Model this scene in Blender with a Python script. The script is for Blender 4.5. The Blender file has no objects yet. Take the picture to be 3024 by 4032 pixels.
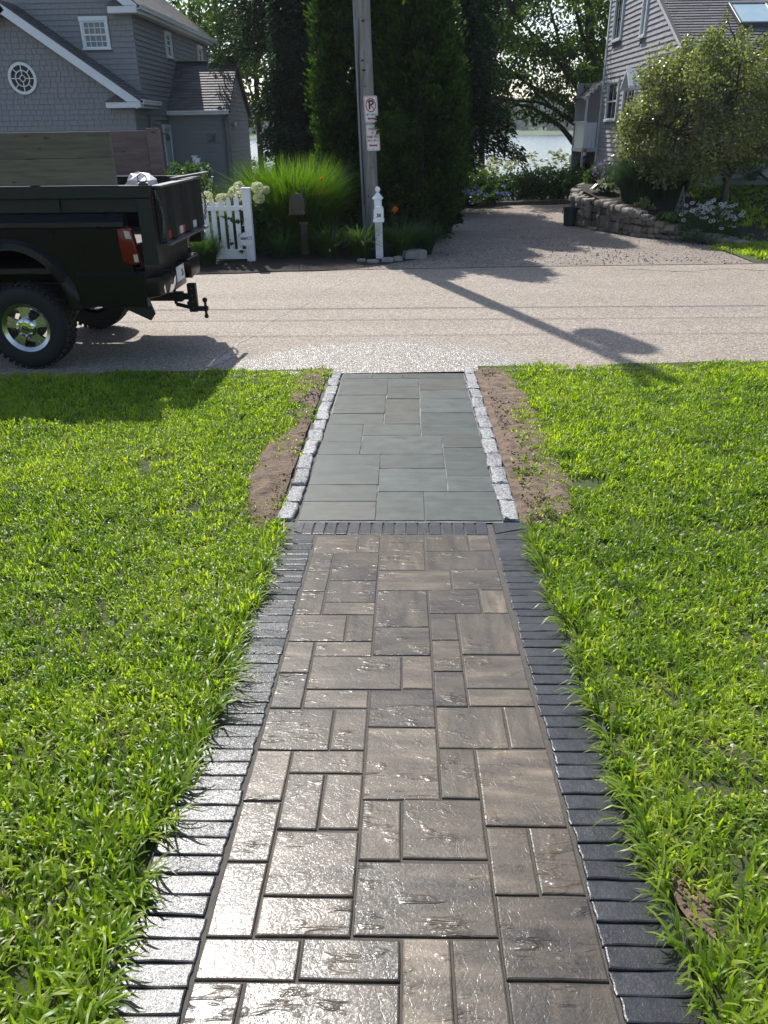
import bpy, bmesh, math, random
import numpy as np
from mathutils import Vector, Matrix

scene = bpy.context.scene
C = scene.collection
rng = random.Random(11)
nr = np.random.RandomState(11)
PI = math.pi

# ------------------------------------------------------------------ camera, world, sun, exposure
CAM_H = 2.18
PITCH, ROLL, YAW = math.radians(26.4), math.radians(0.8), math.radians(1.88)
cam = bpy.data.cameras.new('camera')
cam.sensor_fit = 'VERTICAL'
cam.sensor_height = 36.0
cam.lens = 3028.0 / 4032.0 * 36.0
cam.clip_start, cam.clip_end = 0.05, 3000.0
cam_o = bpy.data.objects.new('camera', cam)
C.objects.link(cam_o)
_r = Vector((math.cos(YAW), math.sin(YAW), 0))
_f = Vector((-math.sin(YAW) * math.cos(PITCH), math.cos(YAW) * math.cos(PITCH), -math.sin(PITCH)))
_u = _r.cross(_f)
_c, _s = math.cos(ROLL), math.sin(ROLL)
_R, _U = _r * _c - _u * _s, _r * _s + _u * _c
M = Matrix((( _R.x, _U.x, -_f.x), (_R.y, _U.y, -_f.y), (_R.z, _U.z, -_f.z))).to_4x4()
M.translation = Vector((0, 0, CAM_H))
cam_o.matrix_world = M
scene.camera = cam_o

SUN_EL, SUN_AZ = math.radians(48.0), math.radians(-21.5)      # azimuth from +Y towards +X
world = bpy.data.worlds.new('World')
scene.world = world
world.use_nodes = True
wn, wl = world.node_tree.nodes, world.node_tree.links
wn.clear()
sky = wn.new('ShaderNodeTexSky')
sky.sky_type = 'NISHITA'
sky.sun_disc = False
sky.sun_elevation = SUN_EL
sky.sun_rotation = SUN_AZ
sky.air_density, sky.dust_density, sky.ozone_density = 1.0, 1.2, 1.0
bg = wn.new('ShaderNodeBackground')
bg.inputs['Strength'].default_value = 0.13
wo = wn.new('ShaderNodeOutputWorld')
wl.new(sky.outputs[0], bg.inputs['Color'])
wl.new(bg.outputs[0], wo.inputs['Surface'])

sun = bpy.data.lights.new('sun', 'SUN')
sun.energy = 4.2
sun.angle = math.radians(0.53)
sun.color = (1.0, 0.975, 0.93)
sun_o = bpy.data.objects.new('sun', sun)
C.objects.link(sun_o)
SUND = Vector((math.cos(SUN_EL) * math.sin(SUN_AZ), math.cos(SUN_EL) * math.cos(SUN_AZ), math.sin(SUN_EL)))
sun_o.rotation_euler = SUND.to_track_quat('Z', 'Y').to_euler()
sun_o.location = SUND * 60

scene.view_settings.view_transform = 'Standard'
scene.view_settings.look = 'None'
scene.view_settings.exposure = 0.58
scene.view_settings.gamma = 1.0
scene.view_settings.use_curve_mapping = False
scene.cycles.use_denoising = True
scene.cycles.max_bounces = 8
scene.cycles.transparent_max_bounces = 8
scene.cycles.sample_clamp_indirect = 4.0

# ------------------------------------------------------------------ object helpers
OFF = {}
def off(o):
    return OFF.get(o.name, Vector((0, 0, 0))) if o is not None else Vector((0, 0, 0))

def tag(o, label=None, cat=None, group=None, kind=None):
    if label: o['label'] = label
    if cat: o['category'] = cat
    if group: o['group'] = group
    if kind: o['kind'] = kind
    return o

def thing(name, label, cat, loc=(0, 0, 0), group=None):
    o = bpy.data.objects.new(name, None)
    o.empty_display_size = 0.1
    C.objects.link(o)
    o.location = loc
    OFF[o.name] = Vector(loc)
    return tag(o, label, cat, group)

def link_mesh(name, me, mats, parent=None):
    """mesh data is in world coordinates minus the parent's offset"""
    o = bpy.data.objects.new(name, me)
    C.objects.link(o)
    if not isinstance(mats, (list, tuple)): mats = [mats]
    if len(me.materials) == 0:
        for m in mats: me.materials.append(m)
    if parent is not None:
        o.parent = parent
        OFF[o.name] = off(parent)
    return o

class MB:
    def __init__(s):
        s.v, s.f, s.mi = [], [], []
    def add(s, vs, fs, mi=0):
        b = len(s.v)
        s.v += [tuple(v) for v in vs]
        s.f += [tuple(i + b for i in f) for f in fs]
        s.mi += [mi] * len(fs)
        return s
    def box(s, x0, x1, y0, y1, z0, z1, mi=0):
        v = [(x0,y0,z0),(x1,y0,z0),(x1,y1,z0),(x0,y1,z0),(x0,y0,z1),(x1,y0,z1),(x1,y1,z1),(x0,y1,z1)]
        return s.add(v, [(0,3,2,1),(4,5,6,7),(0,1,5,4),(1,2,6,5),(2,3,7,6),(3,0,4,7)], mi)
    def obox(s, c, size, R=None, mi=0):
        R = R or Matrix.Identity(3)
        c = Vector(c)
        hx, hy, hz = size[0]/2, size[1]/2, size[2]/2
        v = [c + R @ Vector(p) for p in [(-hx,-hy,-hz),(hx,-hy,-hz),(hx,hy,-hz),(-hx,hy,-hz),(-hx,-hy,hz),(hx,-hy,hz),(hx,hy,hz),(-hx,hy,hz)]]
        return s.add(v, [(0,3,2,1),(4,5,6,7),(0,1,5,4),(1,2,6,5),(2,3,7,6),(3,0,4,7)], mi)
    def bar(s, p0, p1, w, h, up=(0,0,1), mi=0):
        p0, p1 = Vector(p0), Vector(p1)
        d = p1 - p0; L = d.length; d.normalize()
        sd = d.cross(Vector(up))
        if sd.length < 1e-4: sd = d.cross(Vector((1,0,0)))
        sd.normalize(); u = sd.cross(d)
        R = Matrix((sd, d, u)).transposed()
        return s.obox((p0+p1)/2, (w, L, h), R, mi)
    def ring(s, c, R, r, n, rx=1.0):
        return [c + R @ Vector((math.cos(2*PI*k/n)*r*rx, math.sin(2*PI*k/n)*r, 0)) for k in range(n)]
    def tube(s, pts, radii, n=8, cap=True, mi=0):
        pts = [Vector(p) for p in pts]
        if not hasattr(radii, '__len__'): radii = [radii]*len(pts)
        b = len(s.v)
        prev = None
        for i, p in enumerate(pts):
            d = (pts[min(i+1, len(pts)-1)] - pts[max(i-1, 0)])
            if d.length < 1e-9: d = Vector((0,0,1))
            d.normalize()
            if prev is None:
                a = Vector((0,0,1)) if abs(d.z) < 0.9 else Vector((1,0,0))
                x = d.cross(a).normalized()
            else:
                x = (prev - d * prev.dot(d)).normalized()
            y = d.cross(x)
            prev = x
            for k in range(n):
                t = 2*PI*k/n
                s.v.append(tuple(p + (x*math.cos(t) + y*math.sin(t)) * radii[i]))
        for i in range(len(pts)-1):
            for k in range(n):
                a, bb = b+i*n+k, b+i*n+(k+1)%n
                s.f.append((a, bb, bb+n, a+n)); s.mi.append(mi)
        if cap:
            s.f.append(tuple(b+k for k in reversed(range(n)))); s.mi.append(mi)
            e = b+(len(pts)-1)*n
            s.f.append(tuple(e+k for k in range(n))); s.mi.append(mi)
        return s
    def cyl(s, p0, p1, r0, r1=None, n=16, mi=0):
        return s.tube([p0, p1], [r0, r0 if r1 is None else r1], n, True, mi)
    def lathe(s, prof, c, n=20, axis='z', mi=0, cap=True):
        c = Vector(c); b = len(s.v)
        for r, h in prof:
            for k in range(n):
                t = 2*PI*k/n
                p = Vector((math.cos(t)*r, math.sin(t)*r, h))
                if axis == 'y': p = Vector((p.x, p.z, p.y))
                if axis == 'x': p = Vector((p.z, p.x, p.y))
                s.v.append(tuple(c+p))
        for i in range(len(prof)-1):
            for k in range(n):
                a, bb = b+i*n+k, b+i*n+(k+1)%n
                s.f.append((a, bb, bb+n, a+n)); s.mi.append(mi)
        if cap:
            s.f.append(tuple(b+k for k in reversed(range(n)))); s.mi.append(mi)
            e = b+(len(prof)-1)*n
            s.f.append(tuple(e+k for k in range(n))); s.mi.append(mi)
        return s
    def prism(s, poly, o, ax, ay, d, mi=0):
        """2D polygon in plane (o, ax, ay) extruded by vector d"""
        o, ax, ay, d = Vector(o), Vector(ax), Vector(ay), Vector(d)
        n = len(poly)
        a = [o + ax*p[0] + ay*p[1] for p in poly]
        v = a + [p + d for p in a]
        f = [tuple(range(n)), tuple(range(2*n-1, n-1, -1))]
        f += [((i+1) % n, i, n+i, n+(i+1) % n) for i in range(n)]
        return s.add(v, f, mi)
    def strip(s, outer, inner, o, ax, ay, d, mi=0):
        """ring between two same-length outlines, extruded"""
        o, ax, ay, d = Vector(o), Vector(ax), Vector(ay), Vector(d)
        n = len(outer)
        P = lambda q: o + ax*q[0] + ay*q[1]
        v = [P(q) for q in outer] + [P(q) for q in inner]
        v += [p + d for p in v]
        f = []
        for i in range(n):
            j = (i+1) % n
            f += [(i, j, n+j, n+i), (2*n+j, 2*n+i, 3*n+i, 3*n+j), (j, i, 2*n+i, 2*n+j), (n+i, n+j, 3*n+j, 3*n+i)]
        return s.add(v, f, mi)
    def build(s, name, mats, parent=None, smooth=False, bevel=0.0, seg=1, jitter=0.0):
        of = off(parent)
        me = bpy.data.meshes.new(name)
        vs = [(v[0]-of.x, v[1]-of.y, v[2]-of.z) for v in s.v]
        if jitter:
            vs = [(a+rng.uniform(-jitter, jitter), b+rng.uniform(-jitter, jitter), c+rng.uniform(-jitter, jitter)) for a, b, c in vs]
        me.from_pydata(vs, [], s.f)
        if not isinstance(mats, (list, tuple)): mats = [mats]
        for m in mats: me.materials.append(m)
        if len(mats) > 1:
            for p, i in zip(me.polygons, s.mi): p.material_index = i
        bm = bmesh.new(); bm.from_mesh(me)
        bmesh.ops.recalc_face_normals(bm, faces=bm.faces)
        if bevel > 0:
            ed = [e for e in bm.edges if len(e.link_faces) == 2 and e.calc_face_angle(0) > 0.6]
            bmesh.ops.bevel(bm, geom=ed, offset=bevel, segments=seg, affect='EDGES', profile=0.6)
        if smooth:
            for f in bm.faces: f.smooth = True
        bm.to_mesh(me); bm.free()
        if smooth:
            me.set_sharp_from_angle(angle=math.radians(38))
        return link_mesh(name, me, mats, parent)

def np_mesh(name, V, F4=None, F3=None, mats=None, tint=None, parent=None, smooth=False):
    V = np.asarray(V, dtype=np.float32) - np.array(off(parent), dtype=np.float32)
    me = bpy.data.meshes.new(name)
    me.vertices.add(len(V)); me.vertices.foreach_set('co', V.ravel())
    parts, tot = [], []
    if F4 is not None and len(F4): parts.append(np.asarray(F4, dtype=np.int32).ravel()); tot.append(np.full(len(F4), 4, dtype=np.int32))
    if F3 is not None and len(F3): parts.append(np.asarray(F3, dtype=np.int32).ravel()); tot.append(np.full(len(F3), 3, dtype=np.int32))
    idx = np.concatenate(parts); tot = np.concatenate(tot)
    me.loops.add(len(idx)); me.loops.foreach_set('vertex_index', idx)
    me.polygons.add(len(tot))
    st = np.concatenate([[0], np.cumsum(tot)[:-1]]).astype(np.int32)
    me.polygons.foreach_set('loop_start', st)
    me.polygons.foreach_set('loop_total', tot)
    me.update(calc_edges=True)
    if not smooth: me.shade_flat()
    if tint is not None:
        a = me.attributes.new('tint', 'FLOAT', 'POINT')
        a.data.foreach_set('value', np.asarray(tint, dtype=np.float32))
    return link_mesh(name, me, mats, parent)

def unit(a):
    return a / np.maximum(np.linalg.norm(a, axis=1, keepdims=True), 1e-9)

def leaf_arrays(P, D, L, W, tint, droop=0.15):
    """n folded rhombus leaves: base P, direction D, length L, width W"""
    n = len(P)
    R = nr.normal(size=(n, 3))
    S = unit(np.cross(D, R))
    Nn = np.cross(D, S)
    L = np.broadcast_to(L, (n,))[:, None]; W = np.broadcast_to(W, (n,))[:, None]
    tip = P + D*L; tip[:, 2] -= (L[:, 0]*droop)
    mid = P + D*L*0.45
    l = mid + S*W*0.5 + Nn*W*0.12
    r = mid - S*W*0.5 + Nn*W*0.12
    V = np.stack([P, r, tip, l], axis=1).reshape(-1, 3)
    F = np.arange(n*4).reshape(n, 4)
    return V, F, np.repeat(tint, 4)

def blade_arrays(P, h, w, az, lean, tint, curl=0.5):
    """n bent grass blades rooted at P; two quads and a tip triangle each"""
    n = len(P)
    dx, dy = np.cos(az), np.sin(az)
    sx, sy = -dy, dx
    tw = nr.uniform(-0.6, 0.6, n)
    sx2, sy2 = sx*np.cos(tw)-dx*np.sin(tw), sy*np.cos(tw)-dy*np.sin(tw)
    def pt(t):
        fw = lean*h*(t**(1+curl))
        up = h*np.sqrt(np.maximum(0.02, 1-np.minimum(lean, 0.97)**2*t**1.5))*t
        return np.stack([P[:, 0]+dx*fw, P[:, 1]+dy*fw, P[:, 2]+up], 1)
    S = np.stack([sx2, sy2, np.zeros(n)], 1)
    a, b, c = pt(np.zeros(n)), pt(np.full(n, .45)), pt(np.full(n, .78))
    d = pt(np.ones(n))
    ww = w[:, None]
    V = np.stack([a-S*ww*.4, a+S*ww*.4, b-S*ww*.5, b+S*ww*.5, c-S*ww*.36, c+S*ww*.36, d], 1).reshape(-1, 3)
    base = np.arange(n)[:, None]*7
    F4 = np.concatenate([base+np.array([0,1,3,2]), base+np.array([2,3,5,4])])
    F3 = base+np.array([4,5,6])
    return V, F4, F3, np.repeat(tint, 7)

class Cloud:
    """collects leaf and blade arrays into one mesh"""
    def __init__(s): s.V, s.F4, s.F3, s.T, s.n = [], [], [], [], 0
    def leaves(s, *a, **k):
        V, F, T = leaf_arrays(*a, **k)
        s.V.append(V); s.F4.append(F+s.n); s.T.append(T); s.n += len(V)
    def blades(s, *a, **k):
        V, F4, F3, T = blade_arrays(*a, **k)
        s.V.append(V); s.F4.append(F4+s.n); s.F3.append(F3+s.n); s.T.append(T); s.n += len(V)
    def build(s, name, mat, parent=None):
        return np_mesh(name, np.concatenate(s.V), np.concatenate(s.F4) if s.F4 else None, np.concatenate(s.F3) if s.F3 else None, mat, np.concatenate(s.T), parent, bool(s.F3))

def vnoise(x, y, seed=0):
    """cheap smooth value noise, numpy"""
    x, y = np.asarray(x, float), np.asarray(y, float)
    xi, yi = np.floor(x).astype(int), np.floor(y).astype(int)
    xf, yf = x-xi, y-yi
    h = lambda a, b: ((np.sin(a*127.1+b*311.7+seed*74.7)*43758.5453) % 1.0)
    u, v = xf*xf*(3-2*xf), yf*yf*(3-2*yf)
    return (h(xi, yi)*(1-u)+h(xi+1, yi)*u)*(1-v)+(h(xi, yi+1)*(1-u)+h(xi+1, yi+1)*u)*v

def path_z(y):
    """height of the walkway and lawns"""
    return float(np.interp(y, [-8, 3.975, 7.55, 8.0, 500], [0.072+0.0907*11.975, 0.072, 0.0, 0.0, 0.0]))
PZ = np.vectorize(path_z)
# ------------------------------------------------------------------ materials
class NT:
    def __init__(s, name):
        s.m = bpy.data.materials.new(name); s.m.use_nodes = True
        s.t = s.m.node_tree; s.t.nodes.clear()
        s.out = s.t.nodes.new('ShaderNodeOutputMaterial')
    def n(s, typ, **k):
        nd = s.t.nodes.new('ShaderNode'+typ)
        for a, v in k.items():
            if a.startswith('_'): setattr(nd, a[1:], v)
        for a, v in k.items():
            if a.startswith('_'): continue
            key = int(a[1:]) if a[0] == 'i' and a[1:].isdigit() else a.replace('__', ' ')
            i = nd.inputs[key]
            if hasattr(v, 'is_output'): s.t.links.new(v, i)
            else: i.default_value = v
        return nd
    def link(s, a, b): s.t.links.new(a, b)
    def math(s, op, a, b=0.0, clamp=False):
        nd = s.t.nodes.new('ShaderNodeMath'); nd.operation = op; nd.use_clamp = clamp
        for i, v in ((0, a), (1, b)):
            if hasattr(v, 'is_output'): s.t.links.new(v, nd.inputs[i])
            else: nd.inputs[i].default_value = v
        return nd.outputs[0]
    def vmath(s, op, a, b=(0,0,0)):
        nd = s.t.nodes.new('ShaderNodeVectorMath'); nd.operation = op
        for i, v in ((0, a), (1, b)):
            if hasattr(v, 'is_output'): s.t.links.new(v, nd.inputs[i])
            elif v is not None: nd.inputs[i].default_value = v
        return nd.outputs[0]
    def mix(s, f, a, b, mode='MIX'):
        nd = s.t.nodes.new('ShaderNodeMix'); nd.data_type = 'RGBA'; nd.blend_type = mode
        for key, v in (('Factor', f), ('A', a), ('B', b)):
            i = [q for q in nd.inputs if q.name == key and (q.type == 'RGBA' or key == 'Factor')][0]
            if hasattr(v, 'is_output'): s.t.links.new(v, i)
            elif key == 'Factor': i.default_value = v
            else: i.default_value = (*v, 1) if len(v) == 3 else v
        return [o for o in nd.outputs if o.type == 'RGBA'][0]
    def ramp(s, f, stops):
        nd = s.t.nodes.new('ShaderNodeValToRGB')
        s.t.links.new(f, nd.inputs[0])
        el = nd.color_ramp.elements
        while len(el) < len(stops): el.new(0.5)
        for e, (p, c) in zip(el, stops):
            e.position = p; e.color = (*c, 1) if len(c) == 3 else c
        return nd.outputs[0]
    def rv(s):
        oi = s.n('ObjectInfo'); at = s.n('Attribute', _attribute_name='tint')
        return s.math('FRACT', s.math('ADD', oi.outputs['Random'], at.outputs['Fac']))
    def coords(s, scale=(1,1,1), which='Object', rand=True):
        tc = s.n('TexCoord')
        v = tc.outputs[which]
        if rand:
            oi = s.n('ObjectInfo')
            r = s.math('MULTIPLY', oi.outputs['Random'], 37.0)
            v = s.vmath('ADD', v, s.n('CombineXYZ', X=r, Y=r, Z=r).outputs[0])
        return s.n('Mapping', Vector=v, Scale=scale).outputs[0]
    def noise(s, vec, scale, detail=4.0, rough=0.6, dist=0.0):
        return s.n('TexNoise', Vector=vec, Scale=scale, Detail=detail, Roughness=rough, Distortion=dist).outputs['Fac']
    def glitter(s, vec, scale, amount, base=None):
        vo = s.n('TexVoronoi', Vector=vec, Scale=scale)
        c = s.vmath('SUBTRACT', vo.outputs['Color'], (.5,.5,.5))
        c = s.vmath('MULTIPLY', c, (amount, amount, amount*0.3))
        g = base or s.n('NewGeometry').outputs['Normal']
        return s.vmath('NORMALIZE', s.vmath('ADD', g, c))

def scol(c, k): return tuple(min(1, x*k) for x in c)

def pbr(name, col, rough=.6, var=.25, scale=6.0, stretch=(1,1,1), bump=.0, bscale=60.0, metal=0.0, spec=.5, rnd=.12, coat=0.0, crough=.1, col2=None, detail=5.0, bdist=.01, emit=None):
    t = NT(name)
    v = t.coords(stretch)
    nz = t.noise(v, scale, detail)
    c2 = col2 or scol(col, 1+var)
    c1 = col if col2 else scol(col, 1-var)
    cc = t.mix(t.ramp(nz, [(.32, (0,0,0)), (.68, (1,1,1))]), c1, c2)
    if rnd:
        k = t.math('ADD', t.math('MULTIPLY', t.rv(), 2*rnd), 1-rnd)
        cc = t.vmath('MULTIPLY', cc, t.n('CombineXYZ', X=k, Y=k, Z=k).outputs[0])
    b = t.n('BsdfPrincipled', Metallic=metal)
    t.link(cc, b.inputs['Base Color'])
    t.link(t.math('ADD', t.math('MULTIPLY', t.math('SUBTRACT', nz, .5), .25), rough, True), b.inputs['Roughness'])
    b.inputs['Specular IOR Level'].default_value = spec
    b.inputs['Coat Weight'].default_value = coat
    b.inputs['Coat Roughness'].default_value = crough
    if bump:
        bn = t.noise(v, bscale, 6.0, .65)
        bp = t.n('Bump', Strength=bump, Distance=bdist, Height=bn)
        t.link(bp.outputs[0], b.inputs['Normal'])
    t.link(b.outputs[0], t.out.inputs['Surface'])
    return t.m

def leaf_mat(name, a, b, c, trans=.45, tcol=None, rough=.42, spec=.4):
    """leaf colour runs a..b..c with the leaf's own tint; part of the light passes through"""
    t = NT(name)
    at = t.n('Attribute', _attribute_name='tint').outputs['Fac']
    col = t.ramp(at, [(0.0, a), (.5, b), (1.0, c)])
    p = t.n('BsdfPrincipled', Roughness=rough)
    p.inputs['Specular IOR Level'].default_value = spec
    t.link(col, p.inputs['Base Color'])
    tk = tcol or (1.5, 1.75, .6)
    tr = t.n('BsdfTranslucent', Color=t.vmath('MULTIPLY', col, tk))
    mx = t.n('MixShader', Fac=trans)
    t.link(p.outputs[0], mx.inputs[1]); t.link(tr.outputs[0], mx.inputs[2])
    t.link(mx.outputs[0], t.out.inputs['Surface'])
    return t.m

def make_paver_mat():
    t = NT('wet_textured_paver')
    v = t.coords((1,1,1))
    oi = t.n('ObjectInfo').outputs['Random']
    along = t.coords((2.0, 9.0, 1))
    across = t.coords((9.0, 2.0, 1))
    n1, n2 = t.noise(along, 1.6, 5, .62), t.noise(across, 1.6, 5, .62)
    pick = t.math('GREATER_THAN', t.math('FRACT', t.math('MULTIPLY', oi, 7.13)), .45)
    st = t.math('ADD', t.math('MULTIPLY', n1, pick), t.math('MULTIPLY', n2, t.math('SUBTRACT', 1.0, pick)))
    st = t.math('ADD', st, t.math('MULTIPLY', t.math('SUBTRACT', oi, .5), .22))
    grain = t.noise(v, 160, 3, .7)
    st2 = t.math('ADD', st, t.math('MULTIPLY', t.math('SUBTRACT', grain, .5), .35))
    col = t.ramp(st2, [(.27, (.021,.016,.012)), (.42, (.057,.043,.029)), (.58, (.086,.066,.044)), (.80, (.20,.152,.10))])
    # relief: cleft streaks running diagonally, pebbly grain and shallow plates between
    rd = t.n('Mapping', Vector=v, Rotation=(0,0,math.radians(52)), Scale=(7,30,7)).outputs[0]
    rn = t.noise(rd, 1.0, 3, .55, .8)
    gate = t.ramp(t.noise(v, 7.5, 3, .5), [(.50, (0,0,0)), (.62, (1,1,1))])
    streak = t.math('MULTIPLY', t.ramp(rn, [(.52, (0,0,0)), (.68, (1,1,1))]), gate)
    crack = t.noise(v, 8, 3, .6, 1.6)
    crack = t.ramp(t.math('ABSOLUTE', t.math('SUBTRACT', crack, .5)), [(.0, (0,0,0)), (.022, (1,1,1))])
    plate = t.noise(v, 10, 2, .5, .5)
    fine = t.noise(v, 85, 3, .62)
    pebble = t.math('MULTIPLY', fine, t.math('ADD', t.math('MULTIPLY', t.noise(v, 4, 2), .7), .05))
    hgt = t.math('ADD', t.math('ADD', t.math('MULTIPLY', streak, 1.7), t.math('MULTIPLY', plate, .8)), t.math('ADD', t.math('MULTIPLY', pebble, .75), t.math('MULTIPLY', crack, .10)))
    bp = t.n('Bump', Strength=.62, Distance=.0032, Height=hgt)
    b = t.n('BsdfPrincipled', Roughness=.5)
    t.link(col, b.inputs['Base Color'])
    b.inputs['Coat Weight'].default_value = .5
    b.inputs['Specular IOR Level'].default_value = .25
    wet = t.noise(v, 5, 3)
    t.link(t.math('ADD', t.math('MULTIPLY', wet, .20), .16), b.inputs['Coat Roughness'])
    t.link(bp.outputs[0], b.inputs['Normal']); t.link(t.glitter(v, 260.0, .10, bp.outputs[0]), b.inputs['Coat Normal'])
    t.link(b.outputs[0], t.out.inputs['Surface'])
    return t.m

def make_brick_mat():
    t = NT('wet_charcoal_brick')
    v = t.coords((1,1,1))
    n1 = t.noise(v, 18, 5, .65)
    col = t.ramp(n1, [(.3, (.009,.010,.012)), (.7, (.024,.0255,.029))])
    k = t.math('ADD', t.math('MULTIPLY', t.rv(), .5), .75)
    col = t.vmath('MULTIPLY', col, t.n('CombineXYZ', X=k, Y=k, Z=k).outputs[0])
    hgt = t.math('ADD', t.math('MULTIPLY', t.noise(v, 170, 3, .7), .5), t.noise(v, 28, 3))
    bp = t.n('Bump', Strength=.6, Distance=.0022, Height=hgt)
    b = t.n('BsdfPrincipled', Roughness=.5)
    b.inputs['Specular IOR Level'].default_value = .2
    t.link(col, b.inputs['Base Color'])
    b.inputs['Coat Weight'].default_value = .6
    t.link(t.math('ADD', t.math('MULTIPLY', n1, .2), .20), b.inputs['Coat Roughness'])
    t.link(bp.outputs[0], b.inputs['Normal']); t.link(t.glitter(v, 300.0, .17, bp.outputs[0]), b.inputs['Coat Normal'])
    t.link(b.outputs[0], t.out.inputs['Surface'])
    return t.m

def make_bluestone_mat():
    t = NT('damp_bluestone')
    v = t.coords((1,1,1))
    r = t.rv()
    base = t.ramp(r, [(0, (.039,.049,.041)), (.35, (.049,.060,.051)), (.6, (.058,.057,.043)), (.8, (.060,.074,.065)), (1, (.043,.048,.037))])
    vs = t.coords((2.5, 14, 1))
    n = t.math('ADD', t.math('MULTIPLY', t.noise(vs, 1.5, 6, .7), .6), t.math('MULTIPLY', t.noise(v, 9, 5, .6), .4))
    k = t.math('ADD', t.math('MULTIPLY', t.math('SUBTRACT', n, .5), 2.6), 1.0)
    col = t.vmath('MULTIPLY', base, t.n('CombineXYZ', X=k, Y=k, Z=k).outputs[0])
    sp = t.noise(v, 260, 2, .8)
    col = t.mix(t.ramp(sp, [(.64, (0,0,0)), (.74, (.5,.5,.5))]), col, (.30,.32,.29))
    hgt = t.math('ADD', t.math('MULTIPLY', t.noise(v, 130, 3, .7), .5), t.math('MULTIPLY', n, .5))
    bp = t.n('Bump', Strength=.6, Distance=.0032, Height=hgt)
    b = t.n('BsdfPrincipled')
    t.link(col, b.inputs['Base Color'])
    t.link(t.math('ADD', t.math('MULTIPLY', n, .25), .36), b.inputs['Roughness'])
    b.inputs['Specular IOR Level'].default_value = .38
    t.link(bp.outputs[0], b.inputs['Normal'])
    t.link(b.outputs[0], t.out.inputs['Surface'])
    return t.m

def make_granite_mat():
    t = NT('grey_granite')
    v = t.coords((1,1,1))
    vo = t.n('TexVoronoi', Vector=v, Scale=130.0).outputs['Color']
    g = t.n('SeparateColor', Color=vo).outputs[0]
    col = t.ramp(g, [(0, (.05,.05,.052)), (.25, (.20,.20,.20)), (.6, (.36,.355,.345)), (1, (.62,.61,.59))])
    k = t.math('ADD', t.math('MULTIPLY', t.noise(v, 12, 4), .6), .42)
    col = t.vmath('MULTIPLY', col, t.n('CombineXYZ', X=k, Y=k, Z=k).outputs[0])
    bp = t.n('Bump', Strength=.9, Distance=.006, Height=t.noise(v, 60, 5, .7))
    b = t.n('BsdfPrincipled', Roughness=.42)
    b.inputs['Specular IOR Level'].default_value = .4
    t.link(col, b.inputs['Base Color']); t.link(bp.outputs[0], b.inputs['Normal'])
    t.link(b.outputs[0], t.out.inputs['Surface'])
    return t.m

def make_road_mat():
    t = NT('chip_seal_asphalt')
    v = t.coords((1,1,1), rand=False)
    vo = t.n('TexVoronoi', Vector=v, Scale=75.0)
    g = t.n('SeparateColor', Color=vo.outputs['Color']).outputs[0]
    chip = t.ramp(g, [(0, (.13,.100,.075)), (.4, (.235,.188,.145)), (.75, (.32,.265,.208)), (1, (.48,.42,.345))])
    big = t.noise(t.n('Mapping', Vector=v, Scale=(.25, 1.4, 1)).outputs[0], 1.2, 4)
    k = t.math('ADD', t.math('MULTIPLY', big, .5), .74)
    col = t.vmath('MULTIPLY', chip, t.n('CombineXYZ', X=k, Y=k, Z=k).outputs[0])
    # hosed-down patch at the foot of the path
    sx = t.n('SeparateXYZ', Vector=v)
    wob = t.math('MULTIPLY', t.math('SUBTRACT', t.noise(v, 3.0, 4), .5), .55)
    ex = t.math('DIVIDE', t.math('ADD', sx.outputs[0], .25), 1.75)
    ey = t.math('DIVIDE', t.math('SUBTRACT', sx.outputs[1], 7.5), 1.42)
    rr = t.math('ADD', t.math('ADD', t.math('MULTIPLY', ex, ex), t.math('MULTIPLY', ey, ey)), wob)
    wet = t.ramp(rr, [(.70, (1,1,1)), (1.12, (0,0,0))])
    col = t.mix(t.math('MULTIPLY', wet, .4), col, (.10,.095,.09))
    bp = t.n('Bump', Strength=.55, Distance=.006, Height=vo.outputs['Distance'])
    b = t.n('BsdfPrincipled')
    t.link(col, b.inputs['Base Color'])
    t.link(bp.outputs[0], b.inputs['Normal'])
    b.inputs['Roughness'].default_value = .8
    t.link(t.math('MULTIPLY', wet, .62), b.inputs['Coat Weight'])
    b.inputs['Coat Roughness'].default_value = .27
    b.inputs['Coat IOR'].default_value = 1.55
    t.link(t.glitter(v, 260.0, .80), b.inputs['Coat Normal'])
    t.link(b.outputs[0], t.out.inputs['Surface'])
    return t.m

def make_gravel_mat():
    t = NT('pink_pebble_gravel')
    v = t.coords((1,1,1), rand=False)
    vo = t.n('TexVoronoi', Vector=v, Scale=52.0)
    g = t.n('SeparateColor', Color=vo.outputs['Color']).outputs[0]
    col = t.ramp(g, [(0, (.13,.102,.085)), (.35, (.245,.188,.150)), (.7, (.35,.28,.225)), (1, (.50,.44,.375))])
    big = t.noise(v, 1.1, 5)
    k = t.math('ADD', t.math('MULTIPLY', big, .6), .62)
    col = t.vmath('MULTIPLY', col, t.n('CombineXYZ', X=k, Y=k, Z=k).outputs[0])
    weed = t.math('MULTIPLY', t.ramp(t.noise(v, 2.2, 4), [(.58, (0,0,0)), (.66, (1,1,1))]), .45)
    col = t.mix(weed, col, (.12,.13,.05))
    bp = t.n('Bump', Strength=.9, Distance=.02, Height=vo.outputs['Distance'])
    b = t.n('BsdfPrincipled', Roughness=.85)
    t.link(col, b.inputs['Base Color']); t.link(bp.outputs[0], b.inputs['Normal'])
    t.link(b.outputs[0], t.out.inputs['Surface'])
    return t.m

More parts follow.
